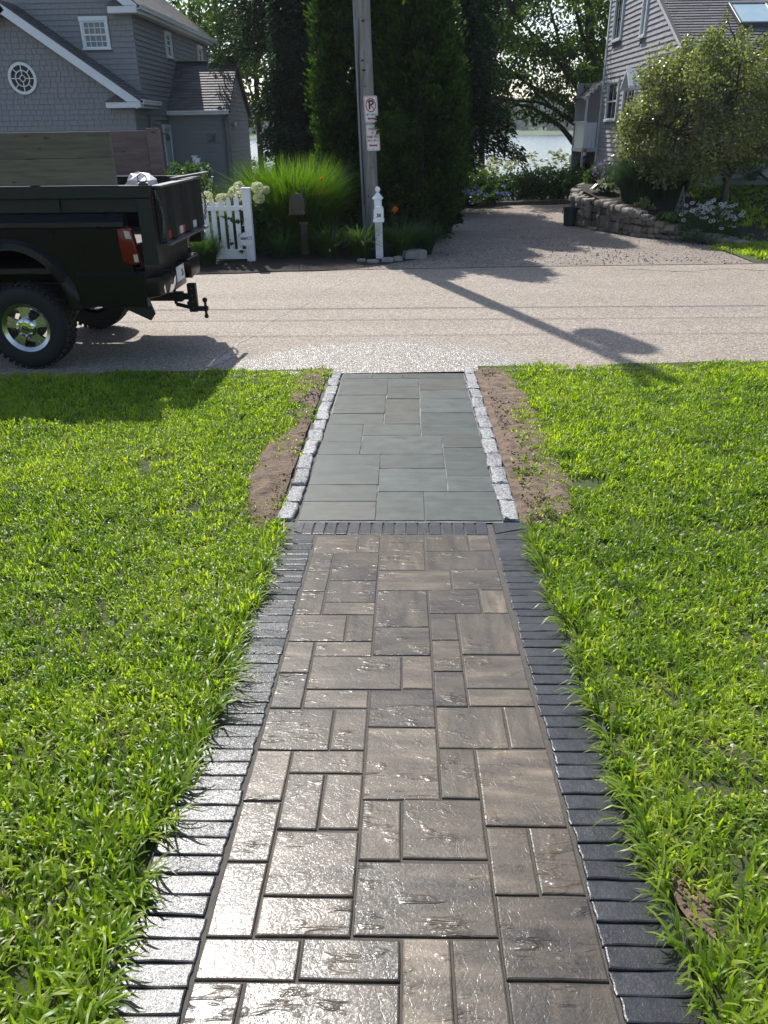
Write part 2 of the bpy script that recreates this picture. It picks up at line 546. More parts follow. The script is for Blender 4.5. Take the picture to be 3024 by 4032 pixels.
def make_shingle_mat(name, a, b, streak=.5, rnd=.2):
    t = NT(name)
    gp_ = t.n('NewGeometry').outputs['Position']
    rr_ = t.math('MULTIPLY', t.n('ObjectInfo').outputs['Random'], 31.0)
    v = t.n('Mapping', Vector=t.vmath('ADD', gp_, t.n('CombineXYZ', X=rr_, Y=rr_, Z=rr_).outputs[0]), Scale=(14, 14, 1.6)).outputs[0]
    n = t.noise(v, 1.4, 5, .6)
    w = t.noise(gp_, 1.3, 4)
    col = t.mix(t.math('ADD', t.math('MULTIPLY', n, streak), t.math('MULTIPLY', w, 1-streak)), a, b)
    k = t.math('ADD', t.math('MULTIPLY', t.rv(), 2*rnd), 1-rnd)
    col = t.vmath('MULTIPLY', col, t.n('CombineXYZ', X=k, Y=k, Z=k).outputs[0])
    bp = t.n('Bump', Strength=.3, Distance=.004, Height=n)
    p = t.n('BsdfPrincipled', Roughness=.7)
    t.link(col, p.inputs['Base Color']); t.link(bp.outputs[0], p.inputs['Normal'])
    t.link(p.outputs[0], t.out.inputs['Surface'])
    return t.m

def make_water_mat():
    t = NT('lake_water')
    v = t.coords((1, .45, 1), rand=False)
    bp = t.n('Bump', Strength=.55, Distance=.12, Height=t.noise(v, 1.1, 6, .65))
    b = t.n('BsdfPrincipled', Roughness=.16)
    b.inputs['Base Color'].default_value = (.06,.09,.11,1)
    b.inputs['Specular IOR Level'].default_value = .6
    t.link(bp.outputs[0], b.inputs['Normal'])
    t.link(b.outputs[0], t.out.inputs['Surface'])
    return t.m

def make_wood_mat(name, a, b, ax=(1.2, 14, 14)):
    t = NT(name)
    v = t.coords(ax)
    n = t.noise(v, 2.2, 6, .65, .6)
    col = t.mix(t.ramp(n, [(.35, (0,0,0)), (.65, (1,1,1))]), a, b)
    kn = t.n('TexVoronoi', Vector=t.coords((1.4, 4, 4)), Scale=2.6).outputs['Distance']
    col = t.mix(t.ramp(kn, [(.07, (1,1,1)), (.13, (0,0,0))]), col, scol(a, .4))
    k = t.math('ADD', t.math('MULTIPLY', t.rv(), .3), .85)
    col = t.vmath('MULTIPLY', col, t.n('CombineXYZ', X=k, Y=k, Z=k).outputs[0])
    bp = t.n('Bump', Strength=.35, Distance=.004, Height=n)
    p = t.n('BsdfPrincipled', Roughness=.62)
    t.link(col, p.inputs['Base Color']); t.link(bp.outputs[0], p.inputs['Normal'])
    t.link(p.outputs[0], t.out.inputs['Surface'])
    return t.m

MT = {}
MT['paver'] = make_paver_mat()
MT['brick'] = make_brick_mat()
MT['bluestone'] = make_bluestone_mat()
MT['granite'] = make_granite_mat()
MT['road'] = make_road_mat()
MT['gravel'] = make_gravel_mat()
MT['water'] = make_water_mat()
MT['joint'] = pbr('joint_sand', (.060,.052,.042), .75, .35, 40, bump=.5, bscale=220, bdist=.004, rnd=0)
MT['joint_lit'] = pbr('lit_edge_joint_sand', (.21,.21,.195), .8, .3, 30, bump=.4, bscale=200, bdist=.003, rnd=0)  # pale tone paints the light on wet slab edges into the joints
MT['soil'] = pbr('bare_soil', (.19,.130,.088), .9, .45, 14, bump=.9, bscale=45, bdist=.03, rnd=.1)
MT['mulch'] = pbr('dark_mulch', (.035,.025,.018), .95, .5, 14, bump=1.0, bscale=60, bdist=.03, rnd=0)
MT['thatch'] = pbr('lawn_thatch', (.045,.075,.016), .95, .5, 20, bump=.8, bscale=90, bdist=.02, rnd=0, col2=(.085,.085,.03))
MT['crack'] = pbr('crack_filler', (.33,.32,.30), .8, .2, 20, bump=.4, rnd=0)
MT['sh_left'] = make_shingle_mat('grey_stained_shingle', (.235,.228,.232), (.27,.262,.264), .5, .02)
MT['sh_right'] = make_shingle_mat('weathered_cedar_shingle', (.29,.28,.295), (.45,.435,.445), .6, .07)
MT['roof'] = make_shingle_mat('asphalt_roof_shingle', (.085,.08,.08), (.15,.14,.138), .4, .28)
MT['white'] = pbr('white_paint', (.76,.77,.78), .45, .04, 5, rnd=.03, bump=.05)
MT['white_pvc'] = pbr('white_vinyl', (.80,.81,.82), .35, .03, 5, rnd=.02)
MT['offwhite'] = pbr('aged_white_paint', (.60,.62,.63), .55, .08, 8, rnd=.05)
MT['glass'] = pbr('window_glass', (.010,.012,.013), .05, .1, 2, spec=.2, rnd=0)
MT['skyglass'] = pbr('skylight_glass', (.36,.50,.50), .12, .1, 2, spec=1.0, rnd=0, coat=1.0, crough=.05)  # pale cyan base puts the bright sky and sun on the pane into its colour
MT['blind'] = pbr('window_screen', (.12,.14,.15), .3, .1, 3, spec=.8, rnd=0)
MT['alu'] = pbr('dark_aluminium', (.12,.125,.13), .4, .1, 8, metal=.6, rnd=0)
MT['greypaint'] = pbr('grey_paint', (.17,.172,.18), .55, .08, 8, rnd=.03)
MT['pole'] = make_wood_mat('weathered_pole_wood', (.12,.11,.10), (.24,.225,.205), (9, 9, .7))
MT['bark'] = make_wood_mat('dark_bark', (.028,.022,.017), (.075,.062,.05), (7, 7, 1.2))
MT['bark2'] = make_wood_mat('grey_bark', (.055,.048,.042), (.13,.115,.10), (6, 6, 1.0))
MT['plank_g'] = make_wood_mat('treated_plank', (.095,.078,.056), (.16,.133,.098), (1.0, 10, 10))
MT['plank_p'] = make_wood_mat('reddish_plank', (.125,.078,.066), (.21,.14,.115), (1.0, 10, 10))
MT['cpaint'] = pbr('black_car_paint', (.0028,.0028,.004), .3, .15, 3, spec=.12, rnd=0, coat=.18, crough=.03)
MT['steel'] = pbr('black_painted_steel', (.0095,.0095,.010), .45, .35, 9, spec=.35, rnd=.1, bump=.12, bscale=40)
MT['steel_g'] = pbr('worn_grey_steel', (.10,.10,.10), .45, .4, 14, metal=.4, rnd=.1, bump=.15, bscale=50)
MT['bplastic'] = pbr('black_plastic', (.008,.008,.0085), .55, .2, 20, rnd=0, bump=.1, bscale=120)
MT['rubber'] = pbr('tyre_rubber', (.010,.010,.0105), .78, .25, 20, rnd=0, bump=.25, bscale=80)
MT['alloy'] = pbr('machined_alloy', (.50,.50,.50), .24, .08, 10, metal=1.0, rnd=0)
MT['chrome'] = pbr('chrome', (.72,.72,.74), .08, .03, 5, metal=1.0, rnd=0)
MT['redlens'] = pbr('red_lens', (.15,.0008,.003), .2, .2, 10, spec=.3, rnd=0, coat=.15, crough=.03)
MT['clearlens'] = pbr('clear_lens', (.42,.40,.38), .12, .15, 14, spec=.7, rnd=0, coat=1.0, crough=.03)
MT['tape_r'] = pbr('red_reflective_tape', (.52,.03,.025), .4, .1, 30, rnd=0)
MT['tape_w'] = pbr('white_reflective_tape', (.62,.61,.58), .4, .1, 30, rnd=0)
MT['sign_w'] = pbr('white_sign_sheeting', (.72,.72,.70), .4, .04, 8, rnd=0)
MT['sign_r'] = pbr('red_sign_ink', (.42,.018,.03), .45, .08, 8, rnd=0)
MT['sign_k'] = pbr('black_sign_ink', (.012,.012,.016), .45, .05, 8, rnd=0)
MT['blue_ink'] = pbr('blue_plate_ink', (.03,.05,.16), .45, .05, 8, rnd=0)
MT['bronze'] = pbr('brown_cast_metal', (.055,.042,.032), .42, .25, 14, spec=.5, rnd=.05, bump=.15, bscale=60)
MT['bagm'] = pbr('white_plastic_sack', (.62,.56,.55), .4, .12, 9, rnd=0, bump=.3, bscale=14)
MT['binm'] = pbr('dark_green_plastic', (.012,.028,.026), .45, .1, 8, rnd=0)
MT['stone'] = pbr('field_stone', (.15,.13,.105), .75, .4, 9, rnd=.45, bump=.6, bscale=40, bdist=.02, col2=(.27,.22,.165))
MT['mortar'] = pbr('wall_core', (.03,.027,.023), .95, .4, 12, rnd=0, bump=.6)
MT['step'] = pbr('pale_step_stone', (.26,.25,.23), .7, .2, 9, rnd=0, bump=.4)
MT['conduit'] = pbr('grey_conduit', (.20,.215,.235), .45, .1, 8, rnd=0)
MT['cable'] = pbr('black_cable', (.015,.015,.016), .6, .1, 8, rnd=0)
MT['trans'] = pbr('grey_transformer', (.25,.26,.26), .45, .1, 8, rnd=0)
MT['awn'] = pbr('dark_awning_cloth', (.035,.037,.04), .8, .1, 8, rnd=0)
MT['flag1'] = pbr('orange_cloth', (.5,.12,.03), .8, .1, 8, rnd=0)
MT['flag2'] = pbr('violet_cloth', (.06,.05,.28), .8, .1, 8, rnd=0)
MT['petalw'] = leaf_mat('white_petal', (.50,.50,.46), (.62,.62,.58), (.72,.72,.68), .3, (1.1,1.1,1.05))
MT['petalc'] = leaf_mat('cream_green_petal', (.50,.52,.33), (.64,.65,.44), (.74,.74,.56), .35, (1.1,1.1,.9))
MT['petalo'] = leaf_mat('orange_petal', (.55,.13,.02), (.65,.17,.03), (.7,.22,.05), .4, (1.2,1.0,.8))
MT['petalb'] = leaf_mat('blue_petal', (.08,.11,.30), (.13,.16,.38), (.20,.22,.45), .25, (1,1,1.1))
MT['petalv'] = leaf_mat('mauve_petal', (.14,.10,.18), (.21,.16,.26), (.29,.24,.32), .25, (1,1,1.1))
MT['eye'] = pbr('flower_eye', (.10,.06,.015), .8, .2, 30, rnd=0)
MT['grass'] = leaf_mat('lawn_blade', (.060,.118,.012), (.205,.300,.026), (.40,.455,.060), .54, (1.7,1.8,.45), .38, .5)
MT['grassdry'] = leaf_mat('dry_blade', (.20,.15,.07), (.28,.22,.11), (.34,.28,.16), .35, (1.2,1.1,.8))
MT['miscan'] = leaf_mat('fountain_grass_blade', (.032,.075,.010), (.085,.170,.016), (.165,.24,.030), .42, (1.6,1.75,.45), .32, .6)
MT['bluegrass'] = leaf_mat('blue_green_blade', (.025,.055,.035), (.05,.095,.055), (.09,.14,.075), .4, (1.3,1.5,.8))
MT['daylily'] = leaf_mat('daylily_blade', (.030,.065,.020), (.055,.105,.030), (.10,.15,.045), .4, (1.4,1.6,.6), .35, .5)
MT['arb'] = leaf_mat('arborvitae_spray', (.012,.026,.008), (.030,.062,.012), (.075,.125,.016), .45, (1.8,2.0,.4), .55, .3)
MT['hemlock'] = leaf_mat('hemlock_needles', (.012,.024,.014), (.022,.042,.020), (.045,.075,.028), .3, (1.5,1.8,.7), .5, .3)
MT['oakleaf'] = leaf_mat('broad_leaf', (.026,.052,.013), (.060,.105,.020), (.12,.165,.03), .5, (1.6,1.8,.5), .4, .4)
MT['crableaf'] = leaf_mat('crabapple_leaf', (.055,.072,.032), (.145,.168,.075), (.29,.31,.16), .45, (1.6,1.7,.5), .30, .7)
MT['hedge'] = leaf_mat('shrub_leaf', (.022,.050,.018), (.046,.088,.028), (.090,.140,.040), .45, (1.5,1.7,.6), .42, .4)
MT['hosta'] = leaf_mat('hosta_leaf', (.04,.09,.02), (.075,.14,.025), (.13,.19,.045), .4, (1.5,1.6,.5), .35, .5)
MT['reed'] = leaf_mat('reed_blade', (.08,.11,.04), (.13,.16,.07), (.25,.24,.15), .4, (1.3,1.4,.8))
MT['fartree'] = leaf_mat('far_tree_leaf', (.020,.040,.020), (.035,.060,.026), (.055,.085,.034), .3, (1.3,1.5,.7))
MT['farland'] = pbr('far_meadow', (.07,.12,.035), .95, .3, .02, rnd=0)
MT['ground'] = pbr('dark_ground', (.05,.05,.025), .95, .4, 1.2, rnd=0, bump=.4, bscale=20)
# ------------------------------------------------------------------ setting: ground, road, drive, lake, far shore
def road_near(x): return 7.72 + 0.042*x
def road_far(x): return float(np.interp(x, [-40, -3.66, -0.9, 1.78, 6.33, 40], [13.1, 13.5, 13.92, 14.08, 14.2, 14.4]))
RN, RF = np.vectorize(road_near), np.vectorize(road_far)

def terrace_z(x, y):
    """lawn and beds behind the stone wall on the right"""
    return float(np.interp(y, [15.9, 16.6, 17.0, 18.2, 19.3, 21, 60], [0.0, .03, .08, .38, .60, .82, 1.02]))

def ground_z(x, y):
    z = path_z(y) - 0.06
    if y > 28: z = float(np.interp(y, [28, 34, 46, 60], [-.06, -.35, -1.9, -2.5]))
    return z

def grid(name, xs, ys, zf, mat, kind='structure', parent=None, smooth=True):
    xs, ys = np.asarray(xs), np.asarray(ys)
    X, Y = np.meshgrid(xs, ys)
    Z = np.vectorize(zf)(X, Y)
    n, m = len(ys), len(xs)
    i = np.arange(n*m).reshape(n, m)
    F = np.stack([i[:-1,:-1], i[:-1,1:], i[1:,1:], i[1:,:-1]], -1).reshape(-1, 4)
    o = np_mesh(name, np.stack([X, Y, Z], -1).reshape(-1, 3), F, None, mat, None, parent, smooth)
    if kind: o['kind'] = kind
    return o

def grid_uv(name, us, vs, fn, mat, kind='structure', smooth=True):
    P = np.array([[fn(u, v) for u in us] for v in vs], float)
    n, m = len(vs), len(us)
    i = np.arange(n*m).reshape(n, m)
    F = np.stack([i[:-1,:-1], i[:-1,1:], i[1:,1:], i[1:,:-1]], -1).reshape(-1, 4)
    o = np_mesh(name, P.reshape(-1, 3), F, None, mat, None, None, smooth)
    if kind: o['kind'] = kind
    return o

grid('ground', list(np.linspace(-90, -12, 27)) + list(np.linspace(-11, 12, 24)) + list(np.linspace(14, 90, 26)),
     list(np.linspace(-20, -1, 8)) + [0, 1, 2, 3, 3.975, 5, 6.5, 7.55, 8, 10, 13] + list(np.linspace(15, 60, 46)), ground_z, MT['ground'])
grid('lake', np.linspace(-500, 500, 11), np.linspace(34, 452, 12), lambda x, y: -1.0, MT['water'])
road = grid_uv('road', np.linspace(-60, 60, 61), np.linspace(0, 1, 9), lambda x, v: (x, (road_near(x)-.18)*(1-v) + (road_far(x)+.05)*v, 0.0), MT['road'])
def fshore(x, y):
    b = float(np.interp(y, [430, 450, 470, 520, 640, 900], [-2.2, -.85, .6, 1.6, 9, 30]))
    return b + (0 if y < 500 else 6*(math.sin(x*.011)+math.sin(x*.023+1))*(y-500)/300)
grid('far_shore', np.linspace(-520, 520, 41), [430, 446, 455, 470, 500, 540, 600, 680, 720], fshore, MT['farland'])

# pebble drive between the hedge and the stone wall
def drive_edge(y): return (float(np.interp(y, [13.9, 15.2, 16.5, 18, 25.4]
, [-1.2, -.15, .35, .3, .5])), float(np.interp(y, [13.9, 15.5, 16.3, 17.0, 18.2, 19.3, 20.8, 26.4], [6.6, 6.1, 6.3, 6.1, 4.95, 4.45, 4.1, 5.6])))
def drv(u, v):
    y = 13.9 + v*(25.2 + u*1.5 - 13.9)
    a, b = drive_edge(y)
    x = a + u*(b-a)
    y0 = road_far(x) - .02
    y = max(y, y0) if v > 0.001 else y0
    return (x, y, .008 + .012*math.sin(x*2.1+y)*min(1, v*6))
grid_uv('gravel_driveway', np.linspace(0, 1, 19), np.linspace(0, 1, 33), drv, MT['gravel'])
# loose pebbles spilled on the drive mouth
cl = Cloud()
n = 1000
px, py = nr.uniform(-.3, 6.0, n), 14.15 + nr.gamma(1.5, 1.6, n)
k = (py < 24) & (px > np.vectorize(lambda y: drive_edge(y)[0])(py)) & (px < np.vectorize(lambda y: drive_edge(y)[1])(py))
px, py = px[k], py[k]; n = len(px)
V, F = [], []
for i in range(n):
    s = rng.uniform(.012, .028); b = len(V); a = rng.uniform(0, 6)
    for q in range(4): V.append((px[i]+s*math.cos(a+q*PI/2)*rng.uniform(.7, 1.2), py[i]+s*math.sin(a+q*PI/2), .006))
    V.append((px[i], py[i], .010+s*.9))
    F += [(b+q, b+(q+1) % 4, b+4) for q in range(4)]
peb = np_mesh('loose_pebbles', V, None, F, MT['gravel']); peb['kind'] = 'stuff'

# timber edge at the back of the drive
mb = MB()
mb.bar((.4, 25.25, .06), (5.7, 26.75, .06), .14, .14)
tag(mb.build('timber_edging', MT['bark2'], None, False, .01), 'long weathered timber kerb closing the back of the pebble driveway', 'timber edging')

# garden bed left of the drive
grid_uv('garden_bed', np.linspace(-14, .35, 60), np.linspace(0, 1, 14),
        lambda x, v: (x, road_far(x)+.0 + .03*math.sin(x*5) + (1.0 if x > -.9 else 0)*max(0, (x+.9))*.9*(1-v) + v*(22.5-road_far(x)), .014 + min(v*8, 1)*.05 + .012*math.sin(x*7)*math.sin(v*40)), MT['mulch'])

# ------------------------------------------------------------------ the walkway: pavers, brick edging, bluestone, cobbles
CXP = -0.035
walk = MB()
walk.add([(-.745, -1.0, path_z(-1)-.011), (.72, -1.0, path_z(-1)-.011), (.72, 4.105, path_z(4.105)-.011), (-.745, 4.105, path_z(4.105)-.011)], [(0,1,2,3)])
walk_o = walk.build('paver_walkway', MT['joint']); walk_o['kind'] = 'structure'

def chamfer_slab(w, l, h, ch, jit=0.0, cj=0.0, sub=1):
    """slab with a chamfered top edge; w along x, l along y, top at z=0, origin at its centre"""
    n = 4*sub
    def outline(d):
        hx, hy = w/2-d, l/2-d
        c = [(-hx,-hy),(hx,-hy),(hx,hy),(-hx,hy)]
        o = []
        for i in range(4):
            a, b = c[i], c[(i+1) % 4]
            for k in range(sub):
                t = k/sub
                o.append([a[0]+(b[0]-a[0])*t, a[1]+(b[1]-a[1])*t])
        return o
    o = outline(0)
    for p in o:
        p[0] += rng.uniform(-jit, jit); p[1] += rng.uniform(-jit, jit)
    inn = [(p[0]*(1-2*ch/w), p[1]*(1-2*ch/l)) for p in o]
    mid = [(p[0]*(1-.6*ch/w), p[1]*(1-.6*ch/l)) for p in o]
    V = [(p[0], p[1], -h) for p in o] + [(p[0], p[1], -ch*.9) for p in o] + [(p[0], p[1], -ch*.28) for p in mid] + [(p[0], p[1], rng.uniform(-cj, cj)) for p in inn]
    F = []
    for r in range(3):
        for i in range(n):
            j = (i+1) % n
            F.append((r*n+i, r*n+j, (r+1)*n+j, (r+1)*n+i))
    F.append(tuple(3*n+i for i in range(n)))
    return V, F

def slab_mesh(name, V, F, mat, sharp=10):
    me = bpy.data.meshes.new(name)
    me.from_pydata(V, [], F)
    me.materials.append(mat)
    me.polygons.foreach_set('use_smooth', [True]*len(me.polygons))
    me.set_sharp_from_angle(angle=math.radians(sharp))
    return me

SLOPE1 = -math.atan(.0907)
SLOPE2 = -math.atan(.0203)
def put(name, me, x, y, z, rx, rz, parent, ry=0.0):
    o = bpy.data.objects.new(name, me)
    C.objects.link(o)
    o.location = (x, y, z); o.rotation_euler = (rx, ry, rz); o.parent = parent
    return o

# pavers: column range on the 12.6 cm grid, far edge, near edge (cm)
PAV = [(0,2,392,369),(2,3,392,369),(3,5,392.5,382.8),(5,7,393,371),(7,8,393.5,371.5),(0,1,368,345.3),(1,3,368,334.6),(3,5,382.2,346.9),(5,8,370.3,348.2),
(0,1,344.9,322.7),(3,6,346.3,323.8),(6,8,347.8,324.8),(1,3,334,311.2),(0,1,322.2,299),(1,3,310.8,299.2),(3,5,323.3,288),(5,7,324,300.6),(7,8,324.4,301.2),
(0,2,298.6,275.2),(2,3,298.6,275.4),(3,5,287.6,264.2),(5,6,300.2,276.8),(6,8,300.9,265),(0,1,274.6,250.4),(1,3,274.8,263.4),(5,6,276.4,252.2),
(1,4,263,239.2),(4,5,263.7,239.8),(6,8,264.5,240.4),(0,1,250,226.5),(1,3,238.6,227),(3,5,239.2,215.6),(5,6,251.8,228.2),(6,8,240,228.9),
(0,2,226,202.4),(2,3,226.4,202.6),(3,5,215.2,178.6),(5,7,228,204.2),(7,8,228.6,204.4),(0,1,202,177.6),(1,3,202.2,190.7),(1,2,190.2,165.4),(2,3,190.2,165.8),
(5,6,203.6,179.4),(6,8,203.8,167.8),(0,1,177.2,152.9),(1,3,165,141.2),(3,4,178.2,154),(4,6,178.8,154.8),(0,1,152.6,128.2),(1,3,140.8,128.6),(3,6,153.8,129.2),
(6,7,167.2,142.6),(7,8,167.4,143),(6,8,142.2,117.6),(0,2,127.9,116.2),(2,4,128.2,116.6),(4,5,128.7,92),(5,6,128.8,92.2),(0,1,115.8,92),(1,4,116.2,92.4),(6,8,117.2,93)]
yy = 92.0
row = 0
while yy > -60:
    ks = [[(0,3),(3,5),(5,6),(6,8)], [(0,1),(1,3),(3,6),(6,8)], [(0,2),(2,4),(4,5),(5,8)], [(0,1),(1,4),(4,6),(6,8)]][row % 4]
    for a, b in ks: PAV.append((a, b, yy-.4, yy-23.6))
    yy -= 24; row += 1
gx = lambda k, y: (-48.8 + (12.48 + .28*(3.93-y)/2.9)*k)/100 + CXP
for a, b, y1, y0 in PAV:
    y0, y1 = y0/100+.001, y1/100-.001
    x0, x1 = gx(a, (y0+y1)/2)+.003, gx(b, (y0+y1)/2)-.003
    w, l = x1-x0, (y1-y0)
    V, F = chamfer_slab(w, l, .03, .0055, .0012, .0006, 2)
    yc = (y0+y1)/2
    put('paver', slab_mesh('paver', V, F, MT['paver']), (x0+x1)/2, yc, path_z(yc)+rng.uniform(-.0008, .0012), SLOPE1+rng.uniform(-.004, .004), 0, walk_o, rng.uniform(-.004, .004))

brick_me = []
for i in range(7):
    V, F = chamfer_slab(.203, .0652, .03, .0055, .0024, .0008, 4)
    brick_me.append(slab_mesh('edging_brick', V, F, MT['brick']))
y = 3.905
i = 0
while y > -.6:
    for sx, xc in ((-1, -.634), (1, .604)):
        put('edging_brick', brick_me[rng.randrange(7)], xc+rng.uniform(-.006, .006), y+rng.uniform(-.0015, .0015), path_z(y)+rng.uniform(-.0015, .0025), SLOPE1+rng.uniform(-.03, .03), rng.uniform(-.018, .018), walk_o, rng.uniform(-.012, .012))
    y -= .0683
# soldier row across the head of the pavers, mitred corner bricks
sold = []
for i in range(4):
    V, F = chamfer_slab(.0635, .176, .03, .005, .0022, .001, 3)
    sold.append(slab_mesh('edging_brick', V, F, MT['brick']))
for i in range(16):
    x = (-58.4 + 3.4 + 6.87*i)/100 + CXP
    put('edging_brick', sold[i % 4], x, 4.035, path_z(4.035)+rng.uniform(-.001, .002), SLOPE1*.7+rng.uniform(-.01, .01), rng.uniform(-.02, .02), walk_o, rng.uniform(-.02, .02))
for sx in (-1, 1):
    xo, xi = (-.737, -.627) if sx < 0 else (.715, .490)
    xi = -.622 if sx < 0 else .486
    xi = -.615+.0 if sx < 0 else .515
    for k, tri in enumerate(([(xo, 3.945), (xi, 3.945), (xo, 4.03)], [(xo, 4.038), (xi+sx*-.003, 3.952), (xi+sx*-.003, 4.118), (xo, 4.118)])):
        cx_, cy_ = sum(p[0] for p in tri)/len(tri), sum(p[1] for p in tri)/len(tri)
        m = MB(); m.prism([(p[0]-cx_, p[1]-cy_) for p in tri], (0, 0, -.03), (1,0,0), (0,1,0), (0,0,.03))
        o = m.build('edging_brick', MT['brick'], None, False, .004)
        o.parent = walk_o; o.location = (cx_, cy_, path_z(cy_)); o.rotation_euler = (SLOPE1*.7, 0, 0)

# bluestone path
base = MB()
base.add([(-.80, 4.118, path_z(4.118)-.018), (.72, 4.118, path_z(4.118)-.018), (.72, 7.63, -.018), (-.80, 7.63, -.018)], [(0,1,2,3)])
base.add([(-.66, 4.120, path_z(4.120)-.006), (.580, 4.120, path_z(4.120)-.006), (.572, 7.52, -.006), (-.638, 7.52, -.006)], [(0,1,2,3)], 1)
blue_o = base.build('bluestone_path', [MT['joint'], MT['joint_lit']]); blue_o['kind'] = 'structure'
BS = [(-60,-29.9,750,732.6),(-29.9,-.3,750,732.6),(-.3,60,750,732.6),(-60,-14.3,731.9,676.6),(-14.3,15.3,731.9,704.9),(15.3,60.2,732,692),(-14.3,15.1,704.2,664.4),(15.3,60.2,691.5,665),
(-60,-15.2,676,622),(-15.2,14.8,663.9,594.2),(15.3,60.4,664.5,623.4),(-61.5,-15.4,621.6,594.4),(15.1,60.5,623,567.2),(-61.8,-31.3,593.8,552.6),(-31.3,14.8,593.7,566.9),(-31.1,30.6,566.5,525.4),
(30.8,61,566.5,539.2),(-62.4,-31,552.2,525.2),(-62.6,-15.4,524.7,468.7),(-15.4,30.7,525,498.2),(30.9,61.1,538.8,484),(-15.4,30.6,497.8,457.2),(30.8,60.9,483.7,457.3),(-62.4,-15.6,468.3,442),(-62.4,-15.6,441.7,413.8),(-15.6,14.5,456.9,413.6),(14.6,61.3,456.9,413.6)]
for x0, x1, y1, y0 in BS:
    x0, x1, y0, y1 = x0/100+CXP+.002, x1/100+CXP-.002, y0/100+.001, y1/100-.001
    V, F = chamfer_slab(x1-x0, y1-y0, .03, .0025, .0030, .0004, 4)
    yc = (y0+y1)/2
    put('bluestone_slab', slab_mesh('bluestone_slab', V, F, MT['bluestone']), (x0+x1)/2, yc, path_z(yc)+rng.uniform(-.001, .0015), SLOPE2+rng.uniform(-.003, .003), 0, blue_o, rng.uniform(-.003, .003))
LC = [756.4, 731.6, 703.2, 677.2, 651.8, 628.5, 603.7, 577.5, 551.0, 523.6, 494.9, 465.6, 439.1, 412.6]
RC = [767.5, 745.6, 718.4, 692.8, 662.6, 636.7, 611.6, 582.6, 554.7, 524.5, 496.6, 469.2, 441.4, 413.6]
for L, side in ((LC, -1), (RC, 1)):
    for a, b in zip(L[:-1], L[1:]):
        l, w = (a-b)/100-.018, rng.uniform(.092, .110)
        V, F = chamfer_slab(w, l, .06, .013, .007, .005, 3)
        yc = (a+b)/200
        t = (7.5-yc)/3.4
        xc = (-.700-.032*t if side < 0 else .628+.002*t) + rng.uniform(-.006, .006)
        o = put('cobblestone', slab_mesh('cobblestone', V, F, MT['granite'], 22), xc, yc, path_z(yc)+.012+rng.uniform(-.004, .005), rng.uniform(-.04, .04), rng.uniform(-.07, .07), blue_o, rng.uniform(-.05, .05))

# road crack filler, sloping away to the left of the path
cr = [(-2.05, 7.75), (-1.98, 8.0), (-1.93, 8.35), (-1.95, 8.7), (-1.82, 9.2), (-1.72, 9.9), (-1.6, 10.4), (-1.35, 11.2), (-1.3, 11.8), (-1.05, 12.6), (-1.02, 13.3), (-.85, 13.9)]
pts = []
for (ax, ay), (bx, by) in zip(cr[:-1], cr[1:]):
    for k in range(6): pts.append((ax+(bx-ax)*k/6+rng.uniform(-.02, .02), ay+(by-ay)*k/6))
V, F = [], []
for i, (x, yv) in enumerate(pts):
    w = (.05 if yv < 8.3 else .016 if yv < 9.2 else .006)*rng.uniform(.4, 1.5)
    V += [(x-w, yv, .004), (x+w, yv, .004)]
    if i: F.append((2*i-2, 2*i-1, 2*i+1, 2*i))
o = np_mesh('road_crack', V, F, None, MT['crack'], None, road)
V, F = [], []
for i in range(40):
    x = 3.5+i*.12; yv = 13.55+.12*math.sin(i*.5)+rng.uniform(-.02, .02); w = .012*rng.uniform(.3, 1.4)
    V += [(x, yv-w, .004), (x, yv+w, .004)]
    if i: F.append((2*i-2, 2*i, 2*i+1, 2*i-1))
np_mesh('road_crack', V, F, None, MT['cable'], None, road)

# ------------------------------------------------------------------ lawns
def soil_edge_l(y): return np.interp(y, [3.9, 4.1, 4.4, 4.7, 5.2, 5.8, 6.5, 7.1, 7.6, 7.9], [-.74, -.78, -.84, -.88, -.90, -.90, -.90, -.90, -.88, -.84])
def soil_edge_r(y): return np.interp(y, [3.9, 4.05, 4.3, 4.8, 5.2, 5.8, 6.3, 6.9, 7.4, 7.9], [.70, .75, .84, .89, .90, .91, .95, .88, .84, .79])
def bare(x, y):
    """0..1, how bare the lawn is"""
    n = vnoise(x*3.1, y*3.1, 3)*.55 + vnoise(x*9, y*9, 4)*.45
    l = np.clip((x-soil_edge_l(y))/.16+.3 + (n-.5)*1.7, 0, 1)*(x < 0)*(y > 4.05)
    r = np.clip((soil_edge_r(y)-x)/.16+.3 + (n-.5)*1.7, 0, 1)*(x > 0)*(y > 3.9)
    p1 = np.clip(1.25-np.hypot((x+1.36)/.15, (y-4.36)/.09)+(n-.5)*1.5, 0, 1)
    p2 = np.clip(1.2-np.hypot((x-1.16)/.16, (y-4.72)/.13)+(n-.5)*1.5, 0, 1)
    p3 = np.clip(1.2-np.hypot((x-.775)/.04, (y-1.42)/.13)+(n-.5)*.8, 0, 1)
    p4 = np.clip(.75-np.hypot((x+1.9)/.5, (y-5.1)/.35)+(n-.5)*1.2, 0, .6)
    p5 = np.clip(.6-np.hypot((x-2.4)/.6, (y-5.6)/.35)+(n-.5)*1.0, 0, .5)
    return np.maximum.reduce([l, r, p1, p2, p3, p4, p5])

